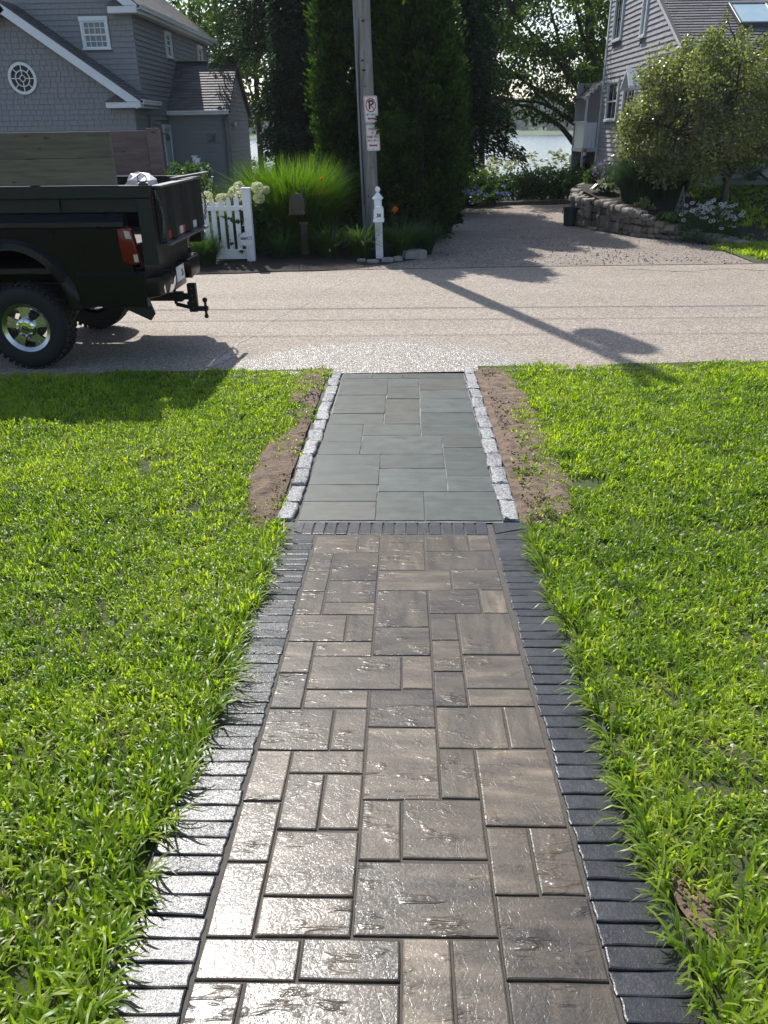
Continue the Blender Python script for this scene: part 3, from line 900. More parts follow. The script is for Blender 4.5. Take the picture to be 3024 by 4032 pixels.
def lawn_z(x, y):
    return path_z(y) - .022 + .012*math.sin(x*2.3+1)*math.sin(y*1.7) - .002
grid_uv('lawn', np.linspace(-16, -.742, 60), np.linspace(0, 1, 45), lambda x, v: (x, -3+v*(road_near(x)-.02+3) + .02*math.sin(x*9)*v, lawn_z(x, -3+v*(road_near(x)+3)) + (.03*math.exp(-(v-1)**2*900) if x > -3.2 else 0)), MT['thatch'])
grid_uv('lawn', np.linspace(.724, 16, 60), np.linspace(0, 1, 45), lambda x, v: (x, -3+v*(road_near(x)-.02+3) + .02*math.sin(x*9)*v, lawn_z(x, -3+v*(road_near(x)+3)) + .03*math.exp(-(v-1)**2*900)), MT['thatch'])
def soil_strip(u, v, side):
    y = 4.02 + v*3.62
    a = -.795 if side < 0 else .685
    b = (float(soil_edge_l(y))-.22) if side < 0 else (float(soil_edge_r(y))+.24)
    x = a + (b-a)*u
    z = path_z(y) + .004 - .05*max(0, 1-v/.06) + .012*math.sin(u*PI) + .011*(vnoise(x*14, y*14, 9)-.5)*2 + .02*(vnoise(x*5, y*5, 2)-.5)
    return (x, y, float(z) - .035*max(0, u-.75)/.25)
grid_uv('soil_strip', np.linspace(0, 1, 22), np.linspace(0, 1, 110), lambda u, v: soil_strip(u, v, -1), MT['soil'])
grid_uv('soil_strip', np.linspace(0, 1, 22), np.linspace(0, 1, 110), lambda u, v: soil_strip(u, v, 1), MT['soil'])
def clods(name, n, xf, yf, s0, s1, mat, zf):
    V, F = [], []
    for i in range(n):
        yv = yf(); x = xf(yv); s = rng.uniform(s0, s1)*rng.random()**.5
        z = zf(x, yv); b = len(V); a = rng.uniform(0, 6)
        for q in range(5): V.append((x+s*math.cos(a+q*1.257)*rng.uniform(.7, 1.1), yv+s*math.sin(a+q*1.257)*rng.uniform(.7, 1.1), z-.003))
        for q in range(5): V.append((x+.7*s*math.cos(a+q*1.257+.3), yv+.7*s*math.sin(a+q*1.257+.3), z+s*rng.uniform(.4, .8)))
        F += [(b+q, b+(q+1) % 5, b+5+(q+1) % 5, b+5+q) for q in range(5)]
        V.append((x, yv, z+s*.9)); F += [(b+5+q, b+5+(q+1) % 5, b+10, b+10) for q in range(5)]
    F4 = [f for f in F if f[2] != f[3]]; F3 = [f[:3] for f in F if f[2] == f[3]]
    tint = np.repeat(nr.uniform(0, 1, n), 11)
    o = np_mesh(name, V, F4, F3, mat, tint); o['kind'] = 'stuff'
    return o
clods('soil_clods', 700, lambda y: rng.uniform(-1.0, -.80), lambda: rng.uniform(4.15, 7.6), .002, .013, MT['soil'], lambda x, y: path_z(y)+.012)
clods('soil_clods', 800, lambda y: rng.uniform(.74, float(soil_edge_r(y))+.05), lambda: rng.uniform(4.0, 7.6), .002, .013, MT['soil'], lambda x, y: path_z(y)+.012)

def lawn_blades(name, n, xa, xb, ya, yb, keep, h0, h1, w0, w1, dens, zf, mat=None, dry=.05):
    # blades grow in tufts that share colour, height and a common sweep
    nt_ = max(1, n//9)
    tx, ty = nr.uniform(xa, xb, nt_), nr.uniform(ya, yb, nt_)
    k = keep(tx, ty) & (nr.uniform(size=nt_) > dens(tx, ty))
    tx, ty = tx[k], ty[k]; nt_ = len(tx)
    idx = np.repeat(np.arange(nt_), nr.randint(5, 14, nt_)); m = len(idx)
    patch_t = vnoise(tx*1.3, ty*1.3, 5)*.6 + vnoise(tx*4.5, ty*4.5, 6)*.4
    tt = np.clip(.50 + .34*(vnoise(tx*.8+3, ty*.8, 8)-.5) + .28*(vnoise(tx*2.7, ty*2.7, 18)-.5) + nr.normal(0, .19, nt_), 0, 1)
    th = nr.beta(2, 2.2, nt_); ta = nr.uniform(0, 2*PI, nt_)
    spread = .016 + .5*(w0+w1)
    x, y = tx[idx]+nr.normal(0, spread, m), ty[idx]+nr.normal(0, spread, m)
    kk = keep(x, y); x, y, idx = x[kk], y[kk], idx[kk]; m = len(x)
    patch = patch_t[idx]
    h = (h0 + (h1-h0)*np.clip(th[idx]*.7+nr.beta(2, 2, m)*.3, 0, 1))*(.58+.8*patch)
    h = h*(1+.75*np.exp(-np.maximum(0, np.abs(x+.01)-.73)/.10)*(np.abs(x) < 1.4)*(y < 4.1))
    w = nr.uniform(w0, w1, m)*(.75+.5*patch)
    tint = np.clip(tt[idx]+nr.normal(0, .13, m), 0, 1)
    az = ta[idx] + nr.normal(0, 1.1, m)
    lean = np.clip(nr.beta(2.6, 1.5, m)*1.05, .1, 1.0)
    P = np.stack([x, y, zf(x, y)], 1)
    V, F4, F3, T = blade_arrays(P, h, w, az, lean, tint, .55)
    o = np_mesh(name, V, F4, F3, mat or MT['grass'], T, None, True)
    o['kind'] = 'stuff'
    return o
ZL = np.vectorize(lawn_z)
edge_l = lambda x, y: (x < -.735 + .02*np.sin(y*7) + .02*np.sin(y*19)) & (y < RN(x)-.02+.05*np.sin(x*6))
edge_r = lambda x, y: (x > .715 - .02*np.sin(y*8+1) - .02*np.sin(y*17)) & (y < RN(x)-.02+.05*np.sin(x*6))
infr = lambda x, y: (np.abs(x + .033*y) < .56*y + .75)
near = lambda f: (lambda x, y: f(x, y) & infr(x, y))
far_ = lambda f: (lambda x, y: f(x, y) & ~infr(x, y))
lawn_blades('lawn_grass', 195000, -5.0, -.6, .3, 7.9, near(edge_l), .030, .086, .0055, .0115, bare, ZL)
lawn_blades('lawn_grass', 195000, .6, 5.0, .3, 7.9, near(edge_r), .030, .086, .0055, .0115, bare, ZL)
lawn_blades('lawn_grass', 62000, -6.5, -.6, -1, 7.7, far_(edge_l), .045, .10, .011, .018, bare, ZL)
lawn_blades('lawn_grass', 62000, .6, 6.5, -1, 7.9, far_(edge_r), .045, .10, .011, .018, bare, ZL)
lawn_blades('lawn_grass', 14000, -12, -6.5, 1, 7.6, edge_l, .06, .12, .014, .022, bare, ZL)
lawn_blades('lawn_grass', 14000, 6.5, 12, 1, 7.9, edge_r, .06, .12, .014, .022, bare, ZL)
# dry thatch among the blades
lawn_blades('dry_grass', 9000, -5, -.75, .5, 7.7, near(edge_l), .03, .06, .002, .004, lambda x, y: bare(x, y)*.6, ZL, MT['grassdry'])
lawn_blades('dry_grass', 9000, .74, 5, .5, 7.7, near(edge_r), .03, .06, .002, .004, lambda x, y: bare(x, y)*.6, ZL, MT['grassdry'])
# long blades lolling over the brick edge
def overhang(n, xa, side):
    yc = nr.uniform(.6, 3.9, n//6)
    y = yc[nr.randint(0, n//6, n)]+nr.normal(0, .022, n)
    x = np.full(n, xa) + nr.normal(0, .014, n)
    P = np.stack([x, y, PZ(y)-.005], 1)
    az = (0 if side < 0 else PI) + 2.2*(vnoise(y*7, y*0+side, 4)-.5) + nr.normal(0, .75, n)
    h = nr.uniform(.06, .15, n)*(.6+.8*vnoise(y*3, y*0+side, 2))
    V, F4, F3, T = blade_arrays(P, h, nr.uniform(.006, .0105, n), az, nr.uniform(.72, .97, n), np.clip(nr.normal(.45, .22, n), 0, 1), .3)
    o = np_mesh('overhanging_grass', V, F4, F3, MT['grass'], T, None, True); o['kind'] = 'stuff'
overhang(700, -.735, -1)
overhang(520, .715, 1)
# white clover heads
def clover(n, f):
    V, F = [], []
    for i in range(n):
        x, y = f()
        z = path_z(y)+rng.uniform(.055, .09); r = rng.uniform(.008, .012); b = len(V)
        V += [(x, y, z+r), (x, y, z-r)] + [(x+r*math.cos(q*PI/3), y+r*math.sin(q*PI/3), z+rng.uniform(-.002, .002)) for q in range(6)]
        F += [(b, b+2+q, b+2+(q+1) % 6) for q in range(6)] + [(b+1, b+2+(q+1) % 6, b+2+q) for q in range(6)]
        V += [(x-.0012, y, z-.07), (x+.0012, y, z-.07), (x, y, z)]; F.append((len(V)-3, len(V)-2, len(V)-1))
    o = np_mesh('clover_flowers', V, None, F, MT['petalc'], np.full(len(V), .6)); o['kind'] = 'stuff'
# little bare patch by the right border
V = [(.775+.045*math.cos(a)*rng.uniform(.8, 1.1), 1.42+.13*math.sin(a)*rng.uniform(.85, 1.1), path_z(1.42+.17*math.sin(a))-.006) for a in np.linspace(0, 2*PI, 19)[:-1]]
o = np_mesh('soil_patch', V+[(.80, 1.42, path_z(1.42)-.004)], None, [(i, (i+1) % 18, 18) for i in range(18)], MT['soil']); o['kind'] = 'structure'
clods('soil_clods', 90, lambda y: rng.uniform(.74, .82), lambda: rng.uniform(1.31, 1.53), .003, .010, MT['soil'], lambda x, y: path_z(y)-.003)
clover(46, lambda: (rng.uniform(.85, 2.6), rng.uniform(1.3, 5)))
clover(22, lambda: (-rng.uniform(.9, 2.4), rng.uniform(1.4, 5)))
# ------------------------------------------------------------------ houses
UNIT_SH = None
def unit_shingle(mat, key):
    """unit wedge: x 0..1 along the course, z 0..1 up the wall, y outwards (thickness in metres)"""
    V = [(0, 0, 1.12), (1, 0, 1.12), (0, 1, 0), (1, 1, 0), (0, .55, 0), (1, .55, 0), (0, -.35, 1.12), (1, -.35, 1.12)]
    F = [(0, 1, 3, 2), (2, 3, 5, 4), (4, 5, 7, 6), (0, 2, 4, 6), (1, 7, 5, 3)]
    me = bpy.data.meshes.new(key); me.from_pydata(V, [], F); me.materials.append(mat)
    return me

class Shingler:
    """courses of shingles on the walls or roofs of one house"""
    def __init__(s, part, mat, house, t=.016):
        s.part, s.mat, s.house, s.t, s.items = part, mat, house, t, []
    def face(s, o, u, w, u0, u1, z0, z1, inside, e, wmin, wmax, holes=(), gap=.004):
        """o origin, u along, w up the face (unit vectors); inside(z)->(ulo, uhi)"""
        o, u, w = Vector(o), Vector(u).normalized(), Vector(w).normalized()
        nrm = u.cross(w)
        z = z0
        while z < z1:
            lo, hi = inside(z+e*.5)
            lo, hi = max(lo, u0), min(hi, u1)
            x = lo - rng.uniform(0, wmax*.9)
            while x < hi:
                wd = rng.uniform(wmin, wmax)
                a, b = max(x, lo), min(x+wd, hi)
                x += wd
                segs = [(a, b)]
                for hx0, hx1, hz0, hz1 in holes:
                    if z+e > hz0 and z < hz1:
                        ns = []
                        for p, q in segs:
                            if q <= hx0 or p >= hx1: ns.append((p, q))
                            else:
                                if p < hx0: ns.append((p, hx0))
                                if q > hx1: ns.append((hx1, q))
                        segs = ns
                for p, q in segs:
                    if q-p < .02: continue
                    pos = o + u*p + w*(z+rng.uniform(-.002, .002))
                    s.items.append((pos, u, nrm, w, q-p-gap, e, s.t*rng.uniform(.92, 1.1)))
            z += e
    def finish(s, n_single=300):
        cp = Vector((0, 0, CAM_H))
        inv = cam_o.matrix_world.inverted()
        def score(it):
            c = inv @ (it[0] + it[1]*it[4]*.5)
            if c.z > -1: return -1
            px, py = c.x/-c.z, c.y/-c.z
            vis = abs(px) < .5 and abs(py) < .668 and (cp-it[0]).dot(it[2]) > 0
            return (it[4]*it[5]/c.z**2 * max(0, (cp-it[0]).normalized().dot(it[2]))) if vis else -1
        s.items.sort(key=score, reverse=True)
        me = unit_shingle(s.mat, s.part)
        hoff = off(s.house)
        for pos, u, n, w, wd, e, t in s.items[:n_single]:
            o = bpy.data.objects.new(s.part, me)
            C.objects.link(o)
            o.parent = s.house
            R = Matrix((u*wd, n*t, w*e)).transposed().to_4x4()
            R.translation = pos - hoff
            o.matrix_basis = R
        rest = s.items[n_single:]
        if rest:
            V, F, T = [], [], []
            for pos, u, n, w, wd, e, t in rest:
                b = len(V)
                for q in me.vertices: V.append(pos + u*(q.co.x*wd) + n*(q.co.y*t) + w*(q.co.z*e))
                F += [tuple(b+i for i in q.vertices) for q in me.polygons]
                T += [rng.random()]*8
            o = np_mesh(s.part+'_courses', V, F, None, s.mat, T, s.house)
            o['kind'] = 'stuff'

def window(house, c, u, w_, h_, cols=3, rows=4, trim=.09, sash=True, depth=.06, mat='white', pane='glass', head=0.0, grid_w=.018, side=True):
    """double-hung window: frame with pane, sashes and grilles; c centre, u along the wall, outward normal = u x z"""
    c, u, z = Vector(c), Vector(u).normalized(), Vector((0, 0, 1))
    n = u.cross(z)
    R = Matrix((u, n, z)).transposed()
    m = MB()
    def bx(x0, x1, z0, z1, y0, y1):
        m.obox(c + R @ Vector(((x0+x1)/2, (y0+y1)/2, (z0+z1)/2)), (abs(x1-x0), abs(y1-y0), abs(z1-z0)), R)
    hw, hh = w_/2, h_/2
    bx(-hw-trim, -hw, -hh, hh, -.02, .045); bx(hw, hw+trim, -hh, hh, -.02, .045)
    bx(-hw-trim-.015, hw+trim+.015, hh, hh+trim+head, -.02, .055)
    bx(-hw-trim-.02, hw+trim+.02, -hh-trim*.7, -hh, -.02, .07)
    fr = m.build('window', MT[mat], house, False, .004)
    m = MB()
    def bx2(x0, x1, z0, z1, y0, y1): m.obox(c + R @ Vector(((x0+x1)/2, (y0+y1)/2, (z0+z1)/2)), (abs(x1-x0), abs(y1-y0), abs(z1-z0)), R)
    st = .035
    bx2(-hw, -hw+st, -hh, hh, -.01, .02); bx2(hw-st, hw, -hh, hh, -.01, .02)
    bx2(-hw+st, hw-st, hh-st, hh, -.01, .02); bx2(-hw+st, hw-st, -hh, -hh+st, -.01, .02)
    if sash: bx2(-hw+st, hw-st, -.02, .02, -.01, .024)
    m.build('sash', MT[mat], fr, False)
    m = MB()
    for k in range(1, cols):
        x = -hw + w_*k/cols
        bx_ = (x-grid_w/2, x+grid_w/2)
        m.obox(c + R @ Vector((x, .004, hh/2)), (grid_w, .012, hh-2*st+.02), R)
        m.obox(c + R @ Vector((x, .004, -hh/2)), (grid_w, .012, hh-2*st+.02), R)
    for k in range(1, rows):
        zz = -hh + h_*k/rows
        if abs(zz) < .04: continue
        m.obox(c + R @ Vector((0, .0045, zz)), (w_-2*st, .011, grid_w), R)
    if m.v: m.build('muntin', MT[mat], fr)
    m = MB()
    m.obox(c + R @ Vector((0, -.008, 0)), (w_, .006, h_), R)
    m.build('pane', MT[pane], fr)
    return fr

# ---- grey house on the left: gabled wing, main block, small addition
LX = -7.28
hl = thing('shingled_house', 'grey shingled house with round gable window and white trim behind the black truck', 'house', (-10, 26, 0))
shl = Shingler('shingle', MT['sh_left'], hl, .027)
wb = MB()
wb.prism([(-13.3, 0), (LX, 0), (LX, 2.93), (-10.25, 5.0), (-13.3, 2.9)], (0, 23, 0), (1,0,0), (0,0,1), (0, 1.0, 0))
wb.build('wing_wall', MT['greypaint'], hl)
wb = MB()
wb.prism([(-16.3, 0), (LX, 0), (LX, 5.2), (-11.8, 8.6), (-16.3, 5.2)], (0, 23.87, 0), (1,0,0), (0,0,1), (0, 8.43, 0))
wb.build('main_wall', MT['greypaint'], hl)
wb = MB()
wb.prism([(26.2, 0), (29.5, 0), (29.5, 2.74), (27.85, 4.06), (26.2, 2.74)], (LX, 0, 0), (0,1,0), (0,0,1), (1.82, 0, 0))
wb.build('addition_wall', MT['greypaint'], hl)

RWX, RWZ = -10.12, 3.52     # round window
def holes_for(*h): return h
wz = (RWX-.47-(-13.3), RWX+.47-(-13.3))
# wing gable; a round hole is approximated by steps
steps = []
for k in range(12):
    z0 = -.36+k*.06; z1 = z0+.06
    hw = math.sqrt(max(0, .365**2-max(abs(z0), abs(z1))**2)) if max(abs(z0), abs(z1)) < .365 else 0
    if hw > .05: steps.append((RWX-hw+13.3, RWX+hw+13.3, RWZ+z0, RWZ+z1))
shl.face((-13.3, 22.998, 0), (1,0,0), (0,0,1), 0, 6.02, .1, 5.0, lambda z: (max(0, (z-2.93)/.69), 6.02-max(0, (z-2.93)/.69)), .128, .11, .24, steps, .009)
shl.face((LX+.002, 23, 0), (0,1,0), (0,0,1), 0, .87, .1, 2.9, lambda z: (0, .87), .128, .10, .24)
MWX, MWZ = -8.31, 4.56
shl.face((-16.3, 23.868, 0), (1,0,0), (0,0,1), 0, 9.02, 2.6, 8.6, lambda z: (max(0, (z-5.1)/.75), 9.02-max(0, (z-5.1)/.75)), .128, .10, .24,
         [(MWX-.40+16.3, MWX+.40+16.3, MWZ-.38, MWZ+.42)])
shl.face((LX+.002, 23.87, 0), (0,1,0), (0,0,1), 0, 8.43, .1, 5.1, lambda z: (0, 8.43), .128, .10, .24, [(2.88, 3.52, 4.20, 4.94), (1.48, 2.28, 0, 2.42), (2.33, 5.63, 0, 2.7), (6.9, 7.5, 3.9, 4.9)])
shl.face((LX, 26.198, 0), (1,0,0), (0,0,1), 0, 1.82, .1, 2.66, lambda z: (.02, 1.82), .128, .10, .24)
shl.face((-5.458, 26.2, 0), (0,1,0), (0,0,1), 0, 3.3, .1, 4.0, lambda z: (max(0, (z-2.7)/.8), 3.3-max(0, (z-2.7)/.8)), .128, .10, .24)
shl.finish(300)

# roofs
def slab_roof(house, name, p0, p1, up, length_vec, th, mat):
    m = MB()
    p0, up, L = Vector(p0), Vector(up), Vector(length_vec)
    nrm = L.cross(up).normalized()
    if nrm.z < 0: nrm = -nrm
    v = [p0, p0+L, p0+L+up, p0+up]
    v += [q - nrm*th for q in v]
    m.add(v, [(0,1,2,3), (7,6,5,4), (0,4,5,1), (1,5,6,2), (2,6,7,3), (3,7,4,0)])
    return m.build(name, mat, house)
sr = Shingler('roof_shingle', MT['roof'], hl, .018)
def roof_face(S, o, u, w, lu, lw, e=.14, wmin=.16, wmax=.32, holes=()):
    S.face(o, u, w, 0, lu, 0, lw, lambda z: (0, lu), e, wmin, wmax, holes, .006)
# wing roof, east slope: eave z 2.95 at x -7.02, ridge at x -10.25
def slope(dx, dz):
    v = Vector((dx, 0, dz)); return v.normalized(), v.length
w_, l_ = slope(-10.25+7.00, 5.20-2.96)
slab_roof(hl, 'wing_roof', (-7.00, 22.72, 2.96), None, w_*l_, (0, 1.14, 0), .10, MT['roof'])
roof_face(sr, Vector((-7.00, 22.72, 2.965)), (0,1,0), w_, 1.14, l_)
w2 = Vector((-w_.x, 0, w_.z))
slab_roof(hl, 'wing_roof', (-13.5, 22.72, 2.96), None, w2*l_, (0, 1.14, 0), .10, MT['roof'])
# main roof, east slope
w_, l_ = slope(-11.8+7.02, 8.86-5.20)
slab_roof(hl, 'main_roof', (-7.02, 23.55, 5.20), None, w_*l_, (0, 9.05, 0), .10, MT['roof'])
roof_face(sr, Vector((-7.02, 23.55, 5.205)), (0,1,0), w_, 9.05, l_)
w2 = Vector((-w_.x, 0, w_.z))
slab_roof(hl, 'main_roof', (-16.58, 23.55, 5.20), None, w2*l_, (0, 9.05, 0), .10, MT['roof'])
# addition roof
v = Vector((0, 27.85-26.02, 4.17-2.76)); l_ = v.length; w_ = v.normalized()
slab_roof(hl, 'addition_roof', (LX+.02, 26.02, 2.76), None, v, (1.92, 0, 0), .07, MT['roof'])
roof_face(sr, Vector((LX+.02, 26.02, 2.765)), (1,0,0), w_, 1.92, l_, .125)
v2 = Vector((0, -(27.85-26.02), 4.17-2.76))
slab_roof(hl, 'addition_roof', (LX+.02, 29.68, 2.76), None, v2, (1.92, 0, 0), .07, MT['roof'])
sr.finish(300)
m = MB(); m.bar((LX+.05, 27.85, 4.195), (-5.34, 27.85, 4.195), .26, .035)
m.build('ridge_cap', MT['roof'], hl, False, .01)

# white rakes, returns, gutters
m = MB()
def rake(m, a, b, th, dep):
    a, b = Vector(a), Vector(b)
    d = (b-a).normalized(); nrm = Vector((d.z, 0, -d.x))
    if nrm.z > 0: nrm = -nrm
    q = [a, b, b+nrm*th, a+nrm*th]
    q += [p + Vector((0, dep, 0)) for p in q]
    m.add(q, [(0,1,2,3), (7,6,5,4), (0,4,5,1), (1,5,6,2), (2,6,7,3), (3,7,4,0)])
rake(m, (-6.99, 22.69, 2.93), (-10.25, 22.69, 5.175), .20, .045)
rake(m, (-13.5, 22.69, 2.93), (-10.252, 22.69, 5.175), .20, .045)
m.add([(-7.0, 22.74, 2.83), (-7.24, 22.985, 2.83), (-10.25, 22.985, 4.92), (-10.25, 22.74, 4.93)], [(0,1,2,3)])
m.build('rake_board', MT['white'], hl)
m = MB(); m.box(-7.93, -7.00, 22.70, 22.985, 2.79, 2.93); m.build('eave_return', MT['white'], hl, False, .01)
m = MB(); m.add([(-7.95, 22.68, 2.932), (-7.02, 22.68, 2.932), (-7.3, 22.985, 3.13), (-7.7, 22.985, 3.13), (-7.95, 22.985, 2.932), (-7.02, 22.985, 2.932)], [(0,1,2,3), (0,3,4), (1,5,2)])
m.build('return_roof', MT['roof'], hl)
m = MB()
rake(m, (-7.00, 23.52, 5.17), (-11.8, 23.52, 8.84), .22, .045)
m.add([(-7.03, 23.57, 5.05), (-7.25, 23.86, 5.06), (-11.8, 23.86, 8.55), (-11.8, 23.57, 8.58)], [(0,1,2,3)])
m.build('rake_board', MT['white'], hl)
m = MB(); m.box(-7.80, -7.03, 23.53, 23.86, 5.0, 5.16); m.build('eave_return', MT['white'], hl, False, .01)
m = MB(); m.add([(-7.83, 23.51, 5.162), (-7.05, 23.51, 5.162), (-7.3, 23.86, 5.40), (-7.6, 23.86, 5.40), (-7.83, 23.86, 5.162), (-7.05, 23.86, 5.162)], [(0,1,2,3), (0,3,4), (1,5,2)])
m.build('return_roof', MT['roof'], hl)
def gutter(house, p0, p1, name='gutter', w=.115, mat='white'):
    p0, p1 = Vector(p0), Vector(p1)
    d = (p1-p0).normalized(); s_ = d.cross(Vector((0,0,1)))
    pr = [(-.0, 0), (w, 0), (w, -.03), (w*.85, -.055), (w*.78, -.105), (0, -.105), (0, -.09), (w*.66, -.09), (w*.72, -.05), (w*.88, -.02)]
    m = MB(); m.prism(pr, p0, s_, (0,0,1), p1-p0)
    return m.build(name, MT[mat], house)
gutter(hl, (-7.02, 22.73, 2.98), (-7.02, 24.45, 2.98))
gutter(hl, (-7.03, 23.57, 5.20), (-7.03, 32.55, 5.20))
gutter(hl, (LX+.04, 26.02, 2.78), (-5.36, 26.02, 2.78))
m = MB(); m.box(-7.27, -7.04, 23.86, 32.5, 5.02, 5.06); m.box(-7.055, -7.035, 23.6, 32.55, 5.03, 5.19); m.box(-7.27, -7.03, 23.0, 24.45, 2.80, 2.83); m.box(LX+.05, -5.38, 26.03, 26.19, 2.655, 2.68)
m.build('soffit', MT['white'], hl)
m = MB(); m.tube([(-6.95, 24.35, 2.88), (-6.97, 24.3, 2.72), (-7.2, 24.1, 2.62), (-7.22, 24.1, .2)], .038, 8)
m.build('downspout', MT['greypaint'], hl)
m = MB(); m.tube([(-5.55, 25.95, 2.66), (-5.60, 26.1, 2.5), (-5.60, 26.14, .1)], .04, 8); m.build('downspout', MT['greypaint'], hl)
m = MB(); m.tube([(-7.0, 32.5, 5.1), (-7.2, 32.4, 4.9), (-7.23, 32.38, .1)], .04, 8); m.build('downspout', MT['greypaint'], hl)
m = MB(); rk = [(26.0, 2.70), (27.85, 4.12), (29.7, 2.70)]
for (a, b), (c_, d_) in zip(rk[:-1], rk[1:]): m.bar((-5.41, a, b-.03), (-5.41, c_, d_-.03), .05, .12, (1,0,0))
m.build('rake_board', MT['greypaint'], hl)
# round window
rw = MB()
def circ(r, n=40): return [(math.cos(2*PI*k/n)*r, math.sin(2*PI*k/n)*r) for k in range(n)]
rw.strip(circ(.375), circ(.305), (RWX, 22.94, RWZ), (1,0,0), (0,0,1), (0, .06, 0))
rwo = rw.build('round_window', MT['white'], hl, True)
m = MB()
m.strip(circ(.195), circ(.172), (RWX, 22.955, RWZ), (1,0,0), (0,0,1), (0, .025, 0))
m.strip(circ(.08), circ(.060), (RWX, 22.955, RWZ), (1,0,0), (0,0,1), (0, .025, 0))
for k in range(4):
    a = k*PI/2 + .0
    m.bar((RWX+.08*math.cos(a), 22.967, RWZ+.08*math.sin(a)), (RWX+.305*math.cos(a), 22.967, RWZ+.305*math.sin(a)), .022, .02, (0,1,0))
    a += PI/4
    m.bar((RWX+.195*math.cos(a), 22.967, RWZ+.195*math.sin(a)), (RWX+.305*math.cos(a), 22.967, RWZ+.305*math.sin(a)), .022, .02, (0,1,0))
m.build('muntin', MT['white'], rwo)
m = MB(); m.prism(circ(.31), (RWX, 22.985, RWZ), (1,0,0), (0,0,1), (0, .006, 0)); m.build('pane', MT['glass'], rwo)
window(hl, (MWX, 23.845, MWZ), (1,0,0), .62, .62, 4, 4, .065, head=.04, pane='blind')
window(hl, (LX+.02, 27.07, 4.56), (0,1,0), .46, .58, 2, 4, .08)
window(hl, (LX+.02, 31.07, 4.4), (0,1,0), .48, .85, 2, 4, .08)
# side door with its lamp
m = MB(); m.box(LX, LX+.06, 25.36, 25.46, 0, 2.30); m.box(LX, LX+.06, 26.04, 26.14, 0, 2.30); m.box(LX, LX+.065, 25.34, 26.16, 2.30, 2.42)
d = m.build('side_door', MT['white'], hl, False, .004)
m = MB(); m.box(LX, LX+.03, 25.46, 26.04, 0, 2.30); m.build('door_leaf', MT['offwhite'], d)
m = MB(); m.lathe([(.03, 0), (.055, .02), (.06, .10), (.045, .16), (.02, .18)], (LX+.16, 25.32, 1.98), 10); m.bar((LX, 25.32, 2.18), (LX+.16, 25.32, 2.16), .03, .03)
m.build('wall_lamp', MT['alu'], hl, True)
m = MB(); m.box(-6.13, -5.90, 26.10, 26.19, 1.95, 2.17); m.cyl((-6.0, 26.10, 2.05), (-6.0, 26.02, 2.05), .07, .06, 14)
m.build('wall_vent', MT['greypaint'], hl, False, .008)
m = MB(); m.box(-5.45, -5.36, 26.75, 27.05, 2.35, 2.47); m.build('flood_lamp', MT['offwhite'], hl, False, .02)

# white steps rail beside the addition
rl = thing('stair_railing', 'white porch stair railing with capped posts beside the grey addition', 'railing', (-5.6, 23.6, 0))
for (x, y, h) in [(-6.20, 24.6, 1.55), (-5.98, 24.0, 1.5), (-5.25, 22.2, 1.1)]:
    m = MB(); m.box(x-.06, x+.06, y-.06, y+.06, 0, h); m.box(x-.085, x+.085, y-.085, y+.085, h, h+.035); m.build('post', MT['white_pvc'], rl, False, .006)
m = MB(); m.bar((-5.98, 23.94, 1.42), (-5.25, 22.26, 1.0), .07, .06); m.bar((-5.98, 23.94, .62), (-5.25, 22.26, .2), .06, .06); m.bar((-6.2, 24.54, 1.44), (-5.99, 24.06, 1.42), .07, .06)
m.build('handrail', MT['white_pvc'], rl, False, .006)
for k in range(1, 9):
    t = k/9; x, y = -5.98+.73*t, 23.94-1.68*t; z = .62-.42*t
    m = MB(); m.box(x-.018, x+.018, y-.018, y+.018, z, z+.78); m.build('baluster', MT['white_pvc'], rl)

# ---- weathered house on the right, turned a little to the road
hr = thing('weathered_house', 'weathered grey cedar shingle house with skylight behind the crabapple', 'house', (6.45, 21.1, 0))
HA = math.radians(1.75)
ex, ey = Vector((math.cos(HA), math.sin(HA), 0)), Vector((-math.sin(HA), math.cos(HA), 0))
HO = Vector((6.45, 21.1, 0))
def hp(a, b, z): return HO + ex*a + ey*b + Vector((0, 0, z))
BASE = .8
wb = MB()
prof = [(0, BASE), (6.95, BASE), (6.95, 6.9), (6.2, 7.36), (0, 3.93)]
wb.prism(prof, hp(0.012, 0, 0), ey, (0,0,1), ex*9.5)
wb.build('main_wall', MT['greypaint'], hr)
sh = Shingler('shingle', MT['sh_right'], hr, .026)
def rr(z): return (max(0, (z-3.95)/.553), 6.95)
W1 = (5.37, 6.32, 4.42, 5.62); W2 = (3.02, 3.5, 4.28, 5.62); L1 = (4.97, 6.22, 2.3, 3.46); L2 = (3.22, 4.46, 2.3, 3.46); DG = (2.0, 2.75, 1.0, 3.1)
# the left wall is seen from outside with u running towards the viewer, so its courses face -X
def flip(h): return (6.95-h[1], 6.95-h[0], h[2], h[3])
sh.face(hp(0, 6.95, 0), -ey, (0,0,1), 0, 6.95, BASE+.2, 7.2, lambda z: (0, 6.95-max(0, (z-3.95)/.553)), .127, .10, .26, [flip(W1), flip(W2), flip(L1), flip(L2), flip(DG)])
sh.face(hp(0.012, -.002, 0), ex, (0,0,1), 0, 9.5, BASE+.2, 3.7, lambda z: (0, 9.5), .127, .12, .26, [(1.6, 2.9, 1.9, 3.3), (5.2, 6.5, 1.9, 3.3)])
sh.finish(300)
rs = Shingler('roof_shingle', MT['roof'], hr, .018)
v = ey*6.45 + Vector((0, 0, 3.57)); l_ = v.length
slab_roof(hr, 'front_roof', hp(-.06, -.22, 3.86), None, v, ex*9.8, .09, MT['roof'])
SKY = (1.48, 2.42, .80, 1.86)
roof_face(rs, hp(-.06, -.22, 3.866), ex, v.normalized(), 9.8, l_, .14, .22, .42, [SKY])
rs.finish(300)
